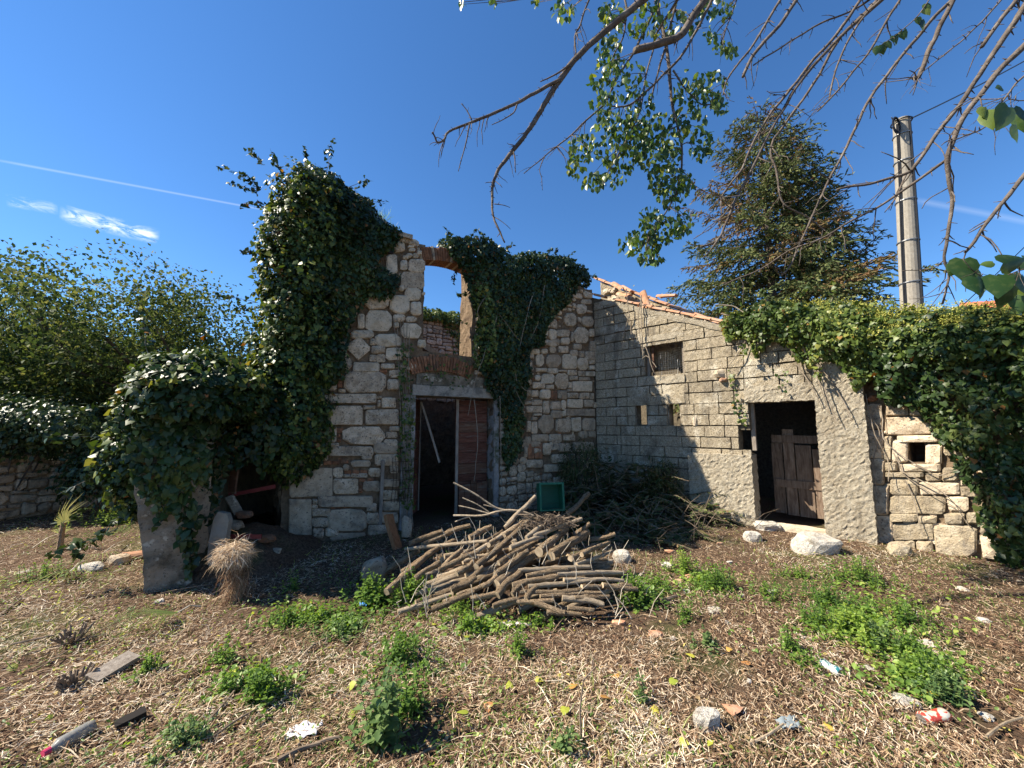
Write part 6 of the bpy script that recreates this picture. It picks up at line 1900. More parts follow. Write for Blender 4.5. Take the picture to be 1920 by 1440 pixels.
rock(215, 1060, 40, 26, M['stone'], 'grey stone beside the broken half pipe left of the pillar', 9)
GS = 'white stones scattered on the ground'
for i, (x, y, w, h) in enumerate(((1252, 1062, 30, 16), (1288, 1112, 18, 14), (1390, 1118, 14, 10), (1445, 1110, 26, 10), (1340, 1148, 34, 16), (1510, 1200, 30, 18), (1690, 1270, 48, 20), (1700, 1318, 50, 26), (1805, 1108, 30, 14), (1845, 1165, 28, 14), (1740, 1210, 40, 14), (1775, 1232, 10, 10), (1455, 1150, 12, 8), (1262, 1200, 14, 14), (1368, 1055, 14, 8), (1545, 1060, 12, 7), (1405, 1280, 12, 14), (1850, 1345, 30, 14), (1630, 1255, 26, 12), (1365, 1170, 16, 12), (858, 1425, 14, 16), (45, 1075, 30, 12), (300, 1130, 22, 14))):
    p = on_ground(x, y); rx = w / FPX * p.y / 2 * .62; rz = h / FPX * p.y / 2 * .62
    o = blob(p + Vector((0, 0, rz * .25)), rx, rx * .8, rz, M['chalk'], 'stone', seed=60 + i, rough=.3, sub=3)
    WHERE.append((o, x, y, 'small white stone', 'stone', GS))
for i, (x, y, w) in enumerate(((1256, 1036, 16), (1292, 1085, 22), (1275, 1092, 18), (1230, 1192, 26), (1160, 1170, 24), (1375, 1335, 30), (1250, 975, 14), (1300, 1385, 14), (1700, 1325, 14), (1350, 1020, 12))):
    p = on_ground(x, y); rx = w / FPX * p.y / 2
    o = blob(p + Vector((0, 0, rx * .25)), rx, rx * .7, rx * .35, M['tile'], 'tile_shard', seed=90 + i, rough=.25, sub=1)
    WHERE.append((o, x, y, 'orange tile shard', 'tile shard', 'tile shards on the ground'))
# broken half pipe
pp = on_ground(228, 1052)
place_tile(pp + Vector((0, 0, .03)), (.8, .5, .05), None, name='pipe_fragment', scale=(1, .8, 1))
tag([o for o in COL.objects if o.name.startswith('pipe_fragment')][-1], 'broken half-round clay pipe on the ground left of the pillar', 'pipe')

# ------------------------------------------------------------------ rubbish
def can(px, py, rot, col, label, L=.115, r=.033):
    p = on_ground(px, py) + Vector((0, 0, r * .7))
    root = thing('drink_can', p, label, 'can')
    m, nt, b = nodes_of('printed can ' + str(px))
    c = ramp(nt, col, noise_out(nt, 22, 2, .5, position(nt), 1.5))
    nt.links.new(c, b.inputs['Base Color']); b.inputs['Metallic'].default_value = .25; b.inputs['Roughness'].default_value = .35
    d = Vector((math.cos(rot), math.sin(rot), .06)).normalized()
    x = d.cross(Vector((0, 0, 1))).normalized(); y = x.cross(d)
    V = []; F = []; ns = 14; rings = ((0, .75), (.06, 1), (.3, 1), (.5, .9), (.7, 1), (.94, 1), (1, .78))
    for i, (s, k) in enumerate(rings):
        for a in range(ns):
            t = 2 * math.pi * a / ns
            dent = 1 - .28 * math.exp(-((s - .5) / .22) ** 2) * (1 if math.sin(t) > 0 else .25) + random.uniform(-.03, .03)
            V.append(p + d * (s - .5) * L + (x * math.cos(t) + y * math.sin(t) * dent * .85) * r * k)
    for i in range(len(rings) - 1):
        for a in range(ns):
            q = i * ns + a; e = i * ns + (a + 1) % ns
            F.append((q, e, e + ns, q + ns))
    mesh_obj('body', V, F, m, root, smooth=True)
    alu = M.setdefault('alu', plain('bare aluminium', (.62, .62, .63), .3, .5, .8))
    for i, sgn in ((0, -1), (len(rings) - 1, 1)):
        ring = V[i * ns:(i + 1) * ns]
        cen = sum(ring, Vector()) / ns + d * sgn * (-.004)
        mesh_obj('end_cap', ring + [cen], [(k, (k + 1) % ns, ns) for k in range(ns)], alu, root)
can(1558, 1258, 1.9, [(.38, (.03, .16, .12)), (.44, (.70, .74, .74)), (.56, (.74, .76, .78)), (.60, (.04, .20, .22))], 'crushed white and green drink can among the weeds')
can(1752, 1352, .12, [(.40, (.55, .06, .04)), (.47, (.60, .10, .06)), (.52, (.75, .62, .45)), (.62, (.72, .66, .55))], 'crushed red and cream drink can at the near right', .16, .034)
def scrap(px, py, w, d, mat, label, cat, seed, name, lift=.015):
    p = on_ground(px, py)
    V = []; F = []
    n = 9
    sx = w / FPX * p.y; sy = d / FPX * p.y * 2.2
    for j in range(n):
        for i in range(n):
            u, v = i / (n - 1) - .5, j / (n - 1) - .5
            q = Vector((p.x + u * sx * (1 + .3 * noise.noise(Vector((v * 4, seed, 0)))), p.y + v * sy * (1 + .4 * noise.noise(Vector((u * 4, seed, 3)))), 0))
            q.z = gz(q.x, q.y) + lift + .05 * abs(noise.noise(Vector((u * 5 + seed, v * 5, 1)))) + .02 * noise.noise(Vector((u * 14, v * 14, seed)))
            V.append(q)
    for j in range(n - 1):
        for i in range(n - 1):
            a = j * n + i; F.append((a, a + 1, a + n + 1, a + n))
    o = mesh_obj(name, V, F, mat, smooth=True)
    so = o.modifiers.new('thickness', 'SOLIDIFY'); so.thickness = .0015
    return tag(o, label, cat)
M['film'] = plain('white plastic film', (.62, .62, .64), .4, .5)
M['pink_film'] = plain('pale pink film', (.58, .50, .50), .5)
M['blue_film'] = plain('blue film', (.05, .22, .62), .4)
scrap(568, 1378, 52, 11, M['film'], 'torn white plastic bag on the ground in the near left', 'plastic bag', 2, 'plastic_bag')
scrap(962, 1176, 62, 5, M['pink_film'], 'pale pinkish plastic wrapper just in front of the woodpile', 'wrapper', 5, 'plastic_wrapper')
scrap(683, 1140, 14, 6, M['blue_film'], 'blue plastic scrap under the weeds left of the woodpile', 'scrap', 7, 'plastic_scrap', .03)
scrap(603, 1158, 9, 4, M['blue_film'], 'tiny blue plastic scrap left of the other blue scrap', 'scrap', 8, 'plastic_scrap', .02)
scrap(1480, 1362, 34, 12, plain('grey film', (.22, .26, .28), .4), 'crumpled grey foil among the litter at near right', 'foil', 11, 'foil_scrap')
# clear bottle with a pink cap
pb0 = on_ground(90, 1422) + Vector((0, 0, .035)); pb1 = on_ground(176, 1372) + Vector((0, 0, .035))
bt = thing('plastic_bottle', pb0, 'flattened clear plastic bottle with a pink cap at the near left', 'bottle')
dd = (pb1 - pb0); LB = min(dd.length, .26); dd.normalize()
prof = ((.0, .012), (.06, .013), (.14, .022), (.22, .032), (.4, .03), (.6, .033), (.85, .032), (.97, .028), (1, .012))
V, F = tube([pb0 + dd * LB * s for s, r in prof], [r for s, r in prof], 12, True, .08)
m, nt, b = nodes_of('clear plastic'); b.inputs['Base Color'].default_value = (.42, .42, .40, 1); b.inputs['Roughness'].default_value = .3; b.inputs['Transmission Weight'].default_value = .55; b.inputs['IOR'].default_value = 1.2
mesh_obj('body', V, F, m, bt, smooth=True)
V, F = tube([pb0 - dd * .022, pb0 + dd * .004], [.016, .016], 12)
mesh_obj('cap', V, F, plain('pink cap', (.62, .06, .14), .4), bt)

# offcuts and sticks
o = bar(on_ground(172, 1285) + Vector((0, 0, .03)), on_ground(250, 1245) + Vector((0, 0, .05)), .11, .03, 'wood_offcut', M['grey_wood'], roll=.2)
tag(o, 'pale flat wood offcut lying by the cut stump at left', 'wood')
o = bar(on_ground(215, 1370) + Vector((0, 0, .02)), on_ground(272, 1345) + Vector((0, 0, .03)), .05, .04, 'charred_stick', plain('charred wood', (.018, .014, .012), .9), roll=.2)
tag(o, 'charred black stick on the litter at near left', 'stick')
GSK = 'dry sticks scattered on the ground'
STK = [(378, 1372, 470, 1262, .012), (400, 1390, 500, 1330, .012), (0, 1160, 40, 1130, .02), (560, 1420, 640, 1395, .016), (1060, 1328, 1130, 1355, .016), (1128, 1358, 1190, 1372, .018), (520, 1440, 600, 1410, .02), (1180, 1440, 1240, 1425, .02), (760, 1440, 850, 1390, .014), (1405, 1405, 1470, 1370, .014), (1310, 1400, 1345, 1370, .012), (930, 1330, 1000, 1300, .008), (1240, 1135, 1270, 1128, .03), (1850, 1390, 1930, 1355, .012), (20, 1215, 100, 1200, .014), (40, 1235, 200, 1195, .008), (60, 1265, 220, 1170, .008), (270, 1105, 390, 1092, .01), (300, 1118, 392, 1102, .012), (560, 1245, 590, 1215, .014), (1500, 1185, 1580, 1172, .008), (560, 1230, 640, 1190, .010)]
for i, (x0, y0, x1, y1, r) in enumerate(STK):
    a = on_ground(x0, y0) + Vector((0, 0, r + .01)); c = on_ground(x1, y1) + Vector((0, 0, r + .02))
    r *= .62
    mid = a.lerp(c, .5) + Vector((random.uniform(-.02, .02), random.uniform(-.02, .02), .004))
    o = MB().add(*tube(smooth_path([a, mid, c], 4), [r * (1 - .05 * k) for k in range(9)], 6, True, .12)).build('stick', random.choice([M['twig'], M['twig'], M['bark_smooth']]))
    WHERE.append((o, (x0 + x1) / 2, (y0 + y1) / 2, 'dry stick', 'stick', GSK))
a = on_ground(1090, 1400); o = MB().add(*tube([a, a + Vector((.0, .02, .16)), a + Vector((.02, .02, .30)), a + Vector((.09, .03, .36))], [.006, .005, .004, .003], 5)).build('stalk', M['twig'])
tag(o, 'bent brown stalk standing upright in the near foreground', 'stalk')

# cut stump tufts
def tuft(px, py, n, h, spread, mat, label, name='cut_stump', tint=(0, .4), thick=.006):
    p = on_ground(px, py)
    mb = MB()
    for k in range(n):
        a = random.uniform(0, 6.28); s = random.uniform(.2, 1)
        d = Vector((math.cos(a) * s * spread, math.sin(a) * s * spread, h * random.uniform(.5, 1)))
        b = p + Vector((math.cos(a) * .03, math.sin(a) * .03, 0))
        mb.add(*tube([b, b + d * .6, b + d], [thick, thick * .9, thick * .7], 5))
    return tag(mb.build(name, mat), label, 'stump')
tuft(140, 1288, 30, .11, .07, M['twig'], 'bunch of cut brown stems beside the pale offcut at left', thick=.009)
tuft(135, 1205, 24, .12, .09, M['twig'], 'bunch of cut brown stems left of the palm frond', thick=.008)
# stump with a mop of bleached hay
hp = on_ground(442, 1128)
hay = thing('hay_mop', hp, 'stump capped with a mop of pale dry grass right of the pillar', 'dry grass')
MB().add(*tube([hp, hp + Vector((.0, 0, .18)), hp + Vector((-.02, 0, .36))], [.06, .055, .05], 8, True, .15)).build('stump', M['bark'], hay)
n = 1500
u = runit(n); u[:, 2] = np.abs(u[:, 2]) * 1.2
P = np.array(hp) + np.array((-.03, -.02, .40)) + u * np.array((.11, .11, .12)) * rng.uniform(.3, 1, (n, 1)) + rng.normal(0, .025, (n, 3))
D = u * np.array((1, 1, .2)) + np.array((-.1, -.1, -.8)) + rng.normal(0, .6, (n, 3))
cloud('mop', BLADE, P, D, u + rng.normal(0, .3, (n, 3)), rng.uniform(.06, .16, n), M['straw'], hay, wid=np.full(n, .005), tint=.55 + .45 * rng.random(n))
n = 800
P = np.array(hp) + rng.normal(0, .05, (n, 3)) * np.array((1, 1, 0)) + np.stack([np.zeros(n), np.zeros(n), rng.uniform(.02, .34, n)], 1)
cloud('skirt', BLADE, P, rng.normal(0, .4, (n, 3)) + np.array((0, -.1, -.9)), rng.normal(0, 1, (n, 3)), rng.uniform(.06, .2, n), M['straw'], hay, wid=np.full(n, .005), tint=.1 + .5 * rng.random(n))

# palm
def fan(c, n, L, a0, a1, plane_u, plane_v, wid=.02, droop=.1):
    P = []; D = []; N = []; S = []
    for k in range(n):
        a = a0 + (a1 - a0) * k / (n - 1)
        d = plane_u * math.cos(a) + plane_v * math.sin(a)
        P.append(c); D.append(d + Vector((0, 0, -droop * abs(math.cos(a))))); N.append(plane_u.cross(plane_v) + d * .2); S.append(L * random.uniform(.75, 1.05) * (.75 + .25 * math.sin((a - a0) / (a1 - a0) * math.pi)))
    f = lambda l: np.array([tuple(v) for v in l])
    return f(P), f(D), f(N), np.array(S)
pp = on_ground(112, 1030)
palm = thing('palm', pp, 'small yellow-green fan palm left of the pillar', 'palm')
MB().add(*tube([pp, pp + Vector((.0, 0, .2)), pp + Vector((.01, 0, .34))], [.035, .03, .025], 7, True, .1)).build('trunk', M['bark'], palm)
cc = pp + Vector((.01, 0, .34))
f1 = fan(cc, 13, .44, .2, 1.9, Vector((.9, -.2, .1)).normalized(), Vector((.15, .1, 1)).normalized())
f2 = fan(cc, 9, .36, 1.95, 3.2, Vector((.8, -.4, .2)).normalized(), Vector((-.1, .1, 1)).normalized())
cloud('fan', BLADE, f1[0], f1[1], f1[2], f1[3], M['frond'], palm, wid=np.full(13, .017), tint=rng.uniform(.75, 1, 13))
cloud('fan', BLADE, f2[0], f2[1], f2[2], f2[3], M['frond'], palm, wid=np.full(9, .016), tint=rng.uniform(.5, .95, 9))
def frond(px0, py0, px1, py1, label, L, n=26, tint=(.1, .6)):
    n = int(n * .62)
    a = on_ground(px0, py0) + Vector((0, 0, .05)); c = on_ground(px1, py1) + Vector((0, 0, .07))
    root = thing('palm_frond', a, label, 'palm frond', 'cut palm fronds')
    MB().add(*tube([a, a.lerp(c, .5) + Vector((0, 0, .03)), c], [.008, .007, .006], 5)).build('stalk', M['stalk'], root)
    d = (c - a).normalized(); s = d.cross(Vector((0, 0, 1)))
    f = fan(c, n, L, .75, 2.4, s, d, droop=.05)
    cloud('fan', BLADE, f[0], f[1], f[2], f[3], M['frond'], root, wid=np.full(n, .011), tint=rng.uniform(tint[0], tint[1], n))
frond(375, 1148, 332, 1165, 'grey-green palm frond lying in front of the pillar', .62, 30, (.0, .45))
frond(160, 1060, 130, 1085, 'cut palm frond lying flat below the palm', .5, 22, (.2, .8))
frond(235, 1020, 190, 1050, 'cut palm frond lying between palm and pillar', .55, 24, (.1, .7))
frond(60, 1035, 110, 1010, 'drooping palm frond behind the small palm', .4, 20, (.3, .8))
# ------------------------------------------------------------------ weeds
def weed_plants(root, spots, mat, leafsize, tint=(0, 1), stem_mat='weed_dark', tmpl=OVAL):
    P = []; D = []; N = []; S = []
    st = MB()
    for (x, y, h) in spots:
        z0 = gz(x, y) - .01
        lean_ = Vector((random.uniform(-.3, .3), random.uniform(-.3, .3), 1)).normalized()
        nn = max(3, int(h / .035))
        st.add(*tube([Vector((x, y, z0)), Vector((x, y, z0)) + lean_ * h], [.003, .0015], 3, False))
        a = random.uniform(0, 3.14)
        for k in range(nn):
            f = (k + .6) / nn
            q = Vector((x, y, z0)) + lean_ * h * f
            a += 1.57 + random.uniform(-.3, .3)
            for sg in (0, math.pi):
                d = Vector((math.cos(a + sg), math.sin(a + sg), random.uniform(-.25, .45)))
                P.append(q); D.append(d); N.append(Vector((0, 0, 1)) + d * .3); S.append(leafsize * random.uniform(.6, 1.2) * (1.15 - .5 * f))
        for k in range(3):
            d = Vector((random.uniform(-.6, .6), random.uniform(-.6, .6), .9)); P.append(Vector((x, y, z0)) + lean_ * h); D.append(d); N.append(Vector((random.uniform(-1, 1), random.uniform(-1, 1), .6))); S.append(leafsize * .5)
    f = lambda l: np.array([tuple(v) for v in l])
    tt = rng.uniform(tint[0], tint[1], len(P))
    cloud('leaves', tmpl, f(P), f(D), f(N), np.array(S), mat, root, tint=tt)
    tag(st.build('stems', M[stem_mat], root), kind='stuff')
def clump(px, py, rpx, n, h, mat, label, leafsize=.045, tint=(0, 1), flat=.45, name='weed_clump'):
    c = on_ground(px, py)
    rx = rpx / FPX * c.y
    root = thing(name, c, label, 'weeds', 'green weed clumps on the ground')
    sp = []
    for k in range(int(n * 2.6)):
        a = random.uniform(0, 6.28); r = abs(random.gauss(0, .62))
        x = c.x + math.cos(a) * r * rx; y = c.y + math.sin(a) * r * rx * flat * 2
        sp.append((x, y, max(.03, h * random.uniform(.45, 1.3) * (1 - .45 * min(1.6, r)))))
    weed_plants(root, sp, M[mat], leafsize, tint, tmpl=random.choice([OVAL, OVAL, IVY]) if mat == 'weed_dark' else random.choice([OVAL, OVAL, DIA]))
CLUMPS = [
 (715, 1398, 40, 9, .34, 'weed_dark', 'tall grey-green toothed weed in the near centre foreground', .065, (.2, .9)),
 (765, 1345, 30, 8, .22, 'weed', 'leafy weed just behind the tall grey-green foreground weed', .045, (.1, .6)),
 (750, 1250, 62, 26, .20, 'weed', 'broad green weed clump in the middle of the foreground', .045, (.1, .6)),
 (970, 1228, 26, 14, .17, 'weed', 'compact round bright weed clump in front of the pink wrapper', .035, (.3, .8)),
 (690, 1130, 48, 22, .24, 'weed', 'leafy weeds at the left foot of the woodpile by the boulder', .055, (.1, .7)),
 (775, 1128, 55, 26, .24, 'weed', 'lush weeds against the left front of the woodpile', .055, (.15, .75)),
 (875, 1185, 28, 9, .16, 'weed', 'weed with pale broad leaves below the middle of the woodpile', .05, (.3, .8)),
 (1195, 1130, 40, 20, .22, 'weed', 'green weeds at the right foot of the woodpile', .05, (.2, .8)),
 (1285, 1075, 32, 16, .24, 'weed', 'bright upright weeds below the sunlit plinth', .05, (.4, 1)),
 (1345, 1105, 42, 24, .22, 'weed', 'dense dark green weed mound right of the upright weeds', .045, (.1, .6)),
 (1500, 1085, 55, 18, .12, 'weed', 'low weeds in front of the large white boulder', .04, (.3, .9)),
 (1610, 1090, 62, 30, .22, 'weed', 'thick weeds on the right between boulder and can', .05, (.2, .8)),
 (1555, 1140, 75, 34, .16, 'weed', 'wide spread of mixed weeds right of centre', .045, (.0, .6)),
 (1600, 1200, 62, 40, .18, 'weed', 'brightest yellow-green nettle patch on the right', .055, (.6, 1)),
 (1650, 1215, 60, 26, .15, 'weed_dark', 'darker weeds beside the yellow-green nettle patch', .045, (.3, 1)),
 (1715, 1240, 60, 30, .14, 'weed', 'trailing weeds running down to the lower right', .045, (.3, .8)),
 (1775, 1310, 42, 22, .16, 'weed_dark', 'dark green weed clump above the red can', .04, (.2, 1)),
 (1480, 1225, 26, 9, .16, 'weed', 'small upright weed left of the yellow-green nettles', .04, (.2, .7)),
 (1520, 1250, 30, 8, .12, 'weed', 'small weed beside the white and green can', .04, (.3, .8)),
 (1290, 1165, 26, 8, .14, 'weed', 'small weeds below the dark green mound', .04, (.2, .7)),
 (1330, 1215, 24, 6, .13, 'weed_dark', 'tiny dark weed alone right of centre', .04, (.3, 1)),
 (1205, 1320, 16, 4, .16, 'weed_dark', 'single slender weed in the right foreground', .04, (.3, 1)),
 (1060, 1425, 22, 5, .14, 'weed_dark', 'small weed at the bottom edge of the picture', .045, (.3, 1)),
 (490, 1310, 40, 16, .20, 'weed', 'bushy weed clump in the left foreground', .05, (.1, .7)),
 (420, 1300, 28, 8, .14, 'weed', 'weed just left of the bushy left foreground clump', .045, (.2, .7)),
 (275, 1265, 34, 10, .12, 'weed', 'low weeds right of the flat wood offcut', .04, (.2, .8)),
 (340, 1395, 60, 18, .10, 'weed_dark', 'low creeping weeds at the near left', .04, (.2, 1)),
 (415, 1245, 28, 9, .15, 'weed', 'weeds below the fallen palm frond', .04, (.2, .8)),
 (545, 1110, 18, 6, .16, 'weed', 'small sunlit weed at the edge of the house shadow', .04, (.4, .9)),
 (210, 985, 46, 26, .32, 'weed', 'ferny yellow-green weeds left of the pillar', .045, (.5, 1)),
 (90, 1085, 60, 14, .16, 'weed', 'low weeds by the cut palm fronds at left', .04, (.2, .8)),
 (540, 1170, 60, 30, .10, 'weed', 'low green carpet of weeds right of the hay mop', .035, (.0, .7)),
 (640, 1190, 60, 26, .10, 'weed_dark', 'low weed carpet left of the broad foreground clump', .035, (.3, 1)),
 (1690, 1170, 70, 30, .16, 'weed', 'spread of weeds on the far right between boulder and ivy foot', .045, (.2, .8)),
 (1530, 1175, 60, 26, .14, 'weed', 'weeds just left of the yellow-green nettles', .045, (.2, .7)),
 (1740, 1275, 55, 24, .15, 'weed', 'weeds between the nettle patch and the red can', .045, (.3, .9)),
 (1440, 1120, 50, 20, .12, 'weed', 'thin weeds below the threshold stones', .04, (.2, .8)),
 (600, 1165, 60, 26, .11, 'weed', 'sparse weeds on the lit ground left of the woodpile', .04, (.2, .8)),
 (1230, 1105, 36, 14, .16, 'weed', 'weeds just right of the white stone by the woodpile', .045, (.3, .9)),
 (860, 1150, 50, 16, .13, 'weed', 'weeds along the front edge of the woodpile', .045, (.3, .9)),
 (1000, 1170, 60, 14, .10, 'weed', 'low weeds right of the pink wrapper', .04, (.3, .9)),
 (1510, 965, 26, 8, .26, 'weed', 'thin weed sprouting on the shed threshold', .03, (.5, 1)),
 (1110, 995, 26, 10, .16, 'weed', 'green sprigs on the back right of the woodpile', .03, (.5, 1)),
]
for c in CLUMPS: clump(*c)

# ------------------------------------------------------------------ ground litter (uncountable)
def scatter_xy(n, y0=1.3, y1=9.5, side=1.75):
    y = y0 * (y1 / y0) ** rng.random(n)
    x = (rng.random(n) * 2 - 1) * (side * y + .4)
    return x, y
def blocked(x, y):
    p = np.stack([x, y], 1)
    ra = (p - np.array(FA.o[:2])) @ np.array(FA.n[:2]); rb = (p - np.array(FB.o[:2])) @ np.array(FB.n[:2]); rc = (p - np.array(FC.o[:2])) @ np.array(FC.n[:2])
    ta = (p - np.array(FA.o[:2])) @ np.array(FA.d[:2])
    return ((ra < .02) & (ta > 0)) | (rb < .02) & (x > 1.87) | (rc < .02) & (x > 5)
def ground_z(x, y): return np.array([gz(a, b) for a, b in zip(x, y)])
def litter(name, label, n, tmpl, mat, size, wid, up=.25, lift=.012, tint=None, tpow=1.0, seedpatch=None, cat='litter', y1=9.5):
    x, y = scatter_xy(n, y1=y1)
    ok = ~blocked(x, y); x, y = x[ok], y[ok]
    if seedpatch is not None:
        k = npn(np.stack([x, y], 1), seedpatch[0], seedpatch[1]) + rng.normal(0, .12, len(x))
        ok = k > seedpatch[2]; x, y = x[ok], y[ok]
    n = len(x)
    a = rng.random(n) * 6.28
    # stalks lie in loose swathes
    a = a * .75 + 1.2 * npn(np.stack([x, y], 1), .6, 8)
    D = np.stack([np.cos(a), np.sin(a), rng.normal(0, up, n)], 1)
    P = np.stack([x, y, ground_z(x, y) + lift * rng.random(n) * 2], 1)
    N = np.stack([rng.normal(0, .5, n), rng.normal(0, .5, n), np.ones(n)], 1)
    s = rng.uniform(size[0], size[1], n) ; w = rng.uniform(wid[0], wid[1], n)
    t = np.clip(rng.random(n) ** tpow + .32 * npn(np.stack([x, y], 1), .9, 11) + .2 * npn(np.stack([x, y], 1), 3.5, 3), 0, 1)
    o = cloud(name, tmpl, P, D, N, s, mat, None, tint=t, wid=w, origin=(0, 0, 0))
    return tag(o, label, cat, kind='stuff')
litter('straw_litter', 'dry cut straw strewn over the whole yard', 330000, STRAW, M['straw'], (.012, .055), (.0018, .0045), up=.30, lift=.016, tpow=.85, seedpatch=(1.3, 5.1, -.32))
litter('coarse_straw', 'longer dry stems lying across the yard', 3800, BLADE, M['straw'], (.08, .22), (.003, .007), up=.10, lift=.018, tpow=.9)
litter('leaf_litter', 'brown fallen leaves and bark flakes mixed into the straw', 26000, OVAL, M['leaf_litter'], (.012, .04), (.012, .035), up=.4, lift=.012, tpow=1.1)
litter('ground_weeds', 'tiny green seedlings and grass creeping through the straw', 42000, OVAL, M['weed'], (.012, .034), (.011, .03), up=.7, lift=.02, seedpatch=(.75, 2.2, .20), cat='ground cover')
litter('grass_tufts', 'short green grass blades between the litter', 26000, BLADE, M['weed'], (.04, .12), (.003, .006), up=.9, lift=.01, seedpatch=(.8, 6.2, .05), cat='grass')
# weeds thicken to a low carpet right of centre and left of the woodpile
zp = []
for (zx, zy, zrx, zry, zn) in ((1600, 1170, 190, 75, 5200), (1720, 1270, 110, 50, 2000), (1320, 1090, 80, 35, 1300), (1220, 1120, 70, 35, 900), (620, 1165, 130, 45, 2600), (780, 1240, 90, 40, 900), (480, 1280, 110, 50, 1000), (920, 1180, 130, 25, 900)):
    for k in range(int(zn * .55)):
        a_ = random.uniform(0, 6.28); r_ = abs(random.gauss(0, .55))
        q = on_ground(zx + math.cos(a_) * zrx * r_, zy + math.sin(a_) * zry * r_)
        if noise.noise(Vector((q.x * 2.2, q.y * 2.2, 5))) > -.15: zp.append((q.x, q.y, gz(q.x, q.y) + random.uniform(.005, .07)))
zp = np.array(zp); nz_ = len(zp)
tag(cloud('weed_carpet', OVAL, zp, rng.normal(0, .8, (nz_, 3)) * np.array((1, 1, .4)), rng.normal(0, .4, (nz_, 3)) + np.array((0, 0, 1)), rng.uniform(.018, .05, nz_), M['weed'], None, tint=np.clip(.5 + .4 * npn(zp, 1.2, 4) + rng.normal(0, .18, nz_), 0, 1), origin=(0, 0, 0)), 'low carpet of small green weeds spreading between the taller clumps', 'ground cover', kind='stuff')
# bright fallen mulberry leaves one can pick out
FL_ = [(955, 1303), (1068, 1300), (1010, 1285), (1060, 1340), (920, 1345), (1005, 1280), (875, 1350), (870, 1200), (1130, 1317), (1160, 1272), (1225, 1335), (1265, 1282), (1300, 1236), (1370, 1230), (1405, 1250), (1335, 1405), (1275, 1408), (1375, 1420), (1545, 1362), (1740, 1305), (1910, 1300), (660, 1345), (655, 1300), (440, 1262), (20, 1255), (150, 1165), (470, 1215), (815, 1175), (1085, 1190), (1250, 1355), (1460, 1305), (1400, 1310), (640, 1310), (600, 1300), (1180, 1210), (705, 1225), (1810, 1345), (1630, 1330), (560, 1325), (745, 1310)]
def fallen_mat():
    m, nt, b = nodes_of('yellowed leaf')
    oi = nt.nodes.new('ShaderNodeObjectInfo')
    c = ramp(nt, [(0, (.22, .26, .03)), (.5, (.42, .40, .05)), (.75, (.48, .34, .06)), (1, (.30, .13, .04))], oi.outputs['Random'])
    nt.links.new(c, b.inputs['Base Color']); b.inputs['Roughness'].default_value = .5
    return m
fm = []
for h in HEART:
    h2 = h.copy(); h2.materials.clear(); h2.materials.append(fallen_mat() if not fm else fm[0].materials[0]); fm.append(h2)
for (x, y) in FL_[:28]:
    p = on_ground(x, y); p.z = gz(p.x, p.y) + .03
    d = Vector((random.uniform(-1, 1), random.uniform(-1, 1), random.uniform(-.2, .3))).normalized()
    nr = Vector((random.uniform(-.5, .5), random.uniform(-.8, .3), 1))
    xx = d.cross(nr).normalized(); zz = xx.cross(d)
    s = random.uniform(.035, .06)
    o = inst('fallen_leaf', random.choice(fm), p, Matrix((xx, d, zz)).transposed().to_quaternion(), None, (s, s, s))
    WHERE.append((o, x, y, 'yellow-green fallen leaf', 'leaf', 'yellowed fallen leaves'))
# labels of the small scattered things: each by the landmark it lies nearest to
MARKS = [(1540, 1020, 'the large flat boulder'), (1558, 1255, 'the white and green can'), (1755, 1350, 'the red can'), (1330, 1355, 'the lone angular foreground stone'), (1170, 1040, 'the woodpile right end'), (960, 1150, 'the woodpile front'),
         (700, 1070, 'the blue-grey boulder'), (715, 1390, 'the tall grey-green foreground weed'), (570, 1378, 'the white plastic bag'), (205, 1268, 'the flat wood offcut'), (130, 1400, 'the clear bottle'), (320, 1090, 'the plaster pillar'), (440, 1090, 'the hay mop'), (115, 1000, 'the small palm'),
         (1600, 1200, 'the yellow-green nettle patch'), (1345, 1095, 'the dark green weed mound'), (1775, 1300, 'the dark weed clump above the red can'), (970, 1215, 'the round bright weed clump'), (750, 1235, 'the broad middle weed clump'), (490, 1300, 'the bushy left foreground weeds'), (1850, 1045, 'the ivy bank foot')]
groups_ = {}
for w in WHERE:
    o, x, y, what, cat, grp = w
    mk = min(MARKS, key=lambda m: (m[0] - x) ** 2 + (m[1] - y) ** 2)
    groups_.setdefault((what, mk[2]), []).append(((mk[0] - x) ** 2 + (mk[1] - y) ** 2, w))
for (what, mk), lst in groups_.items():
    lst.sort(key=lambda e: e[0])
    for k, (_, (o, x, y, what, cat, grp)) in enumerate(lst):
        tag(o, what + ' on the ground, ' + (ORD[k] + 'nearest ' if k else 'nearest ') + mk.replace('the ', '', 1), cat, grp)
# grass on the wall head
P = np.array([tuple(FA.p(FA.tz(x, 425)[0], random.uniform(-.35, .0), wtop(FA.tz(x, 425)[0]) + random.uniform(-.02, .1))) for x in rng.uniform(690, 745, 160)])
n = len(P)
gt = thing('wall_grass', P[0], 'tuft of green grass growing on the head of the stone pier', 'grass')
cloud('blades', BLADE, P, rng.normal(0, .35, (n, 3)) + np.array((0, 0, 1)), rng.normal(0, 1, (n, 3)), rng.uniform(.1, .26, n), M['weed'], gt, wid=np.full(n, .006), tint=rng.uniform(.2, .8, n))

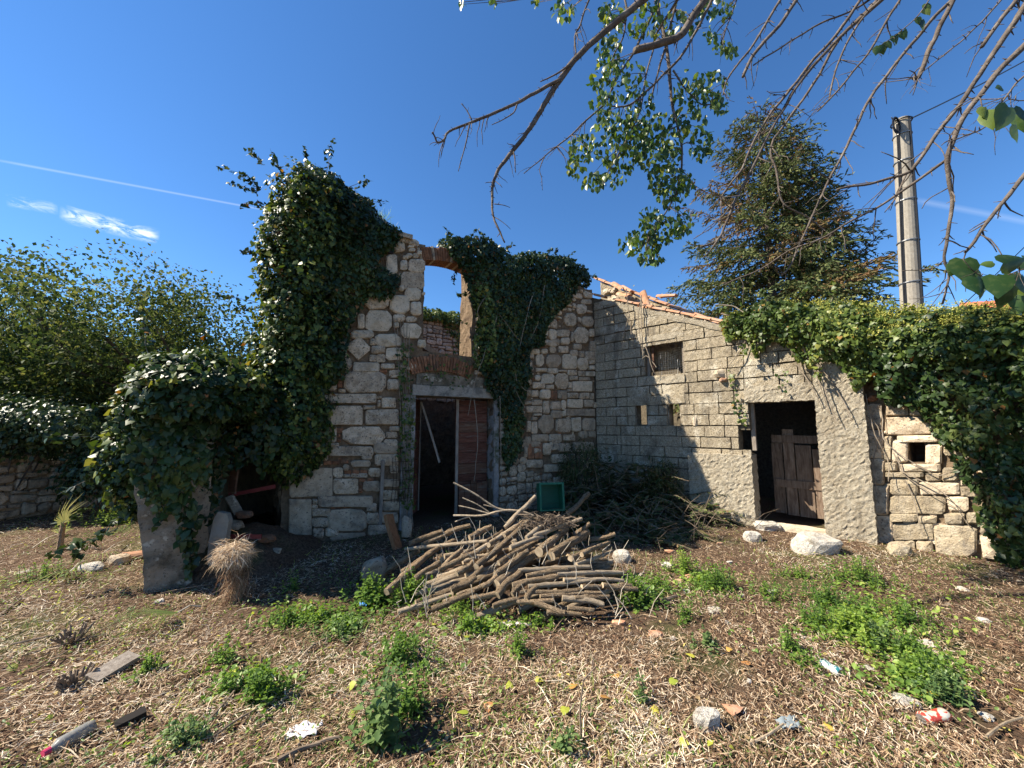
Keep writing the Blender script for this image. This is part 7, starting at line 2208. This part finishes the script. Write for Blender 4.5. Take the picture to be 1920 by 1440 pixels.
# ------------------------------------------------------------------ thin cloud and vapour trails, in the sky itself
def sky_marks():
    nt = wn
    tc = nt.nodes.new('ShaderNodeTexCoord')
    col = w_hs.outputs[0]
    def dot(vec):
        d = nt.nodes.new('ShaderNodeVectorMath'); d.operation = 'DOT_PRODUCT'
        nt.links.new(tc.outputs['Generated'], d.inputs[0]); d.inputs[1].default_value = vec
        return d.outputs['Value']
    def mth(op, a, b=None, clamp=False):
        m = nt.nodes.new('ShaderNodeMath'); m.operation = op; m.use_clamp = clamp
        for i, v in enumerate((a, b)):
            if v is None: continue
            if isinstance(v, (int, float)): m.inputs[i].default_value = v
            else: nt.links.new(v, m.inputs[i])
        return m.outputs[0]
    def band(p, q, width, fade, strength):
        a = ray(*p).normalized(); b = ray(*q).normalized()
        n = a.cross(b).normalized(); mid = (a + b).normalized()
        t = b - a; t = (t - mid * t.dot(mid)).normalized()
        half = abs(a.dot(t))
        d = mth('ABSOLUTE', dot(n))
        c = mth('SUBTRACT', 1.0, mth('DIVIDE', d, width), True)
        e = mth('SUBTRACT', 1.0, mth('DIVIDE', mth('SUBTRACT', mth('ABSOLUTE', dot(t)), half * .75), half * .25), True)
        f = mth('GREATER_THAN', dot(mid), 0.0)
        return mth('MULTIPLY', mth('MULTIPLY', c, e), mth('MULTIPLY', f, strength))
    marks = [band((-60, 290), (520, 398), .0026, .1, .17), band((1700, 372), (2050, 440), .006, .1, .10)]
    for p, q, w, s in (((110, 398), (300, 445), .016, 1.0), ((10, 375), (110, 392), .010, .55)):
        nz = nt.nodes.new('ShaderNodeTexNoise'); nz.inputs['Scale'].default_value = 34; nz.inputs['Detail'].default_value = 7; nz.inputs['Roughness'].default_value = .68; nz.inputs['Distortion'].default_value = .8
        mp = nt.nodes.new('ShaderNodeMapping'); mp.inputs['Scale'].default_value = (.8, .8, 2.2)
        nt.links.new(tc.outputs['Generated'], mp.inputs[0]); nt.links.new(mp.outputs[0], nz.inputs['Vector'])
        k = mth('MULTIPLY', mth('SUBTRACT', nz.outputs[0], .43, True), 5.0, True)
        marks.append(mth('MULTIPLY', band(p, q, w, .1, s), k, True))
    for m in marks:
        mx = nt.nodes.new('ShaderNodeMix'); mx.data_type = 'RGBA'
        nt.links.new(m, mx.inputs[0]); nt.links.new(col, mx.inputs[6]); mx.inputs[7].default_value = (7.5, 7.8, 8.2, 1)
        col = mx.outputs[2]
    nt.links.new(col, w_bg.inputs['Color'])
sky_marks()
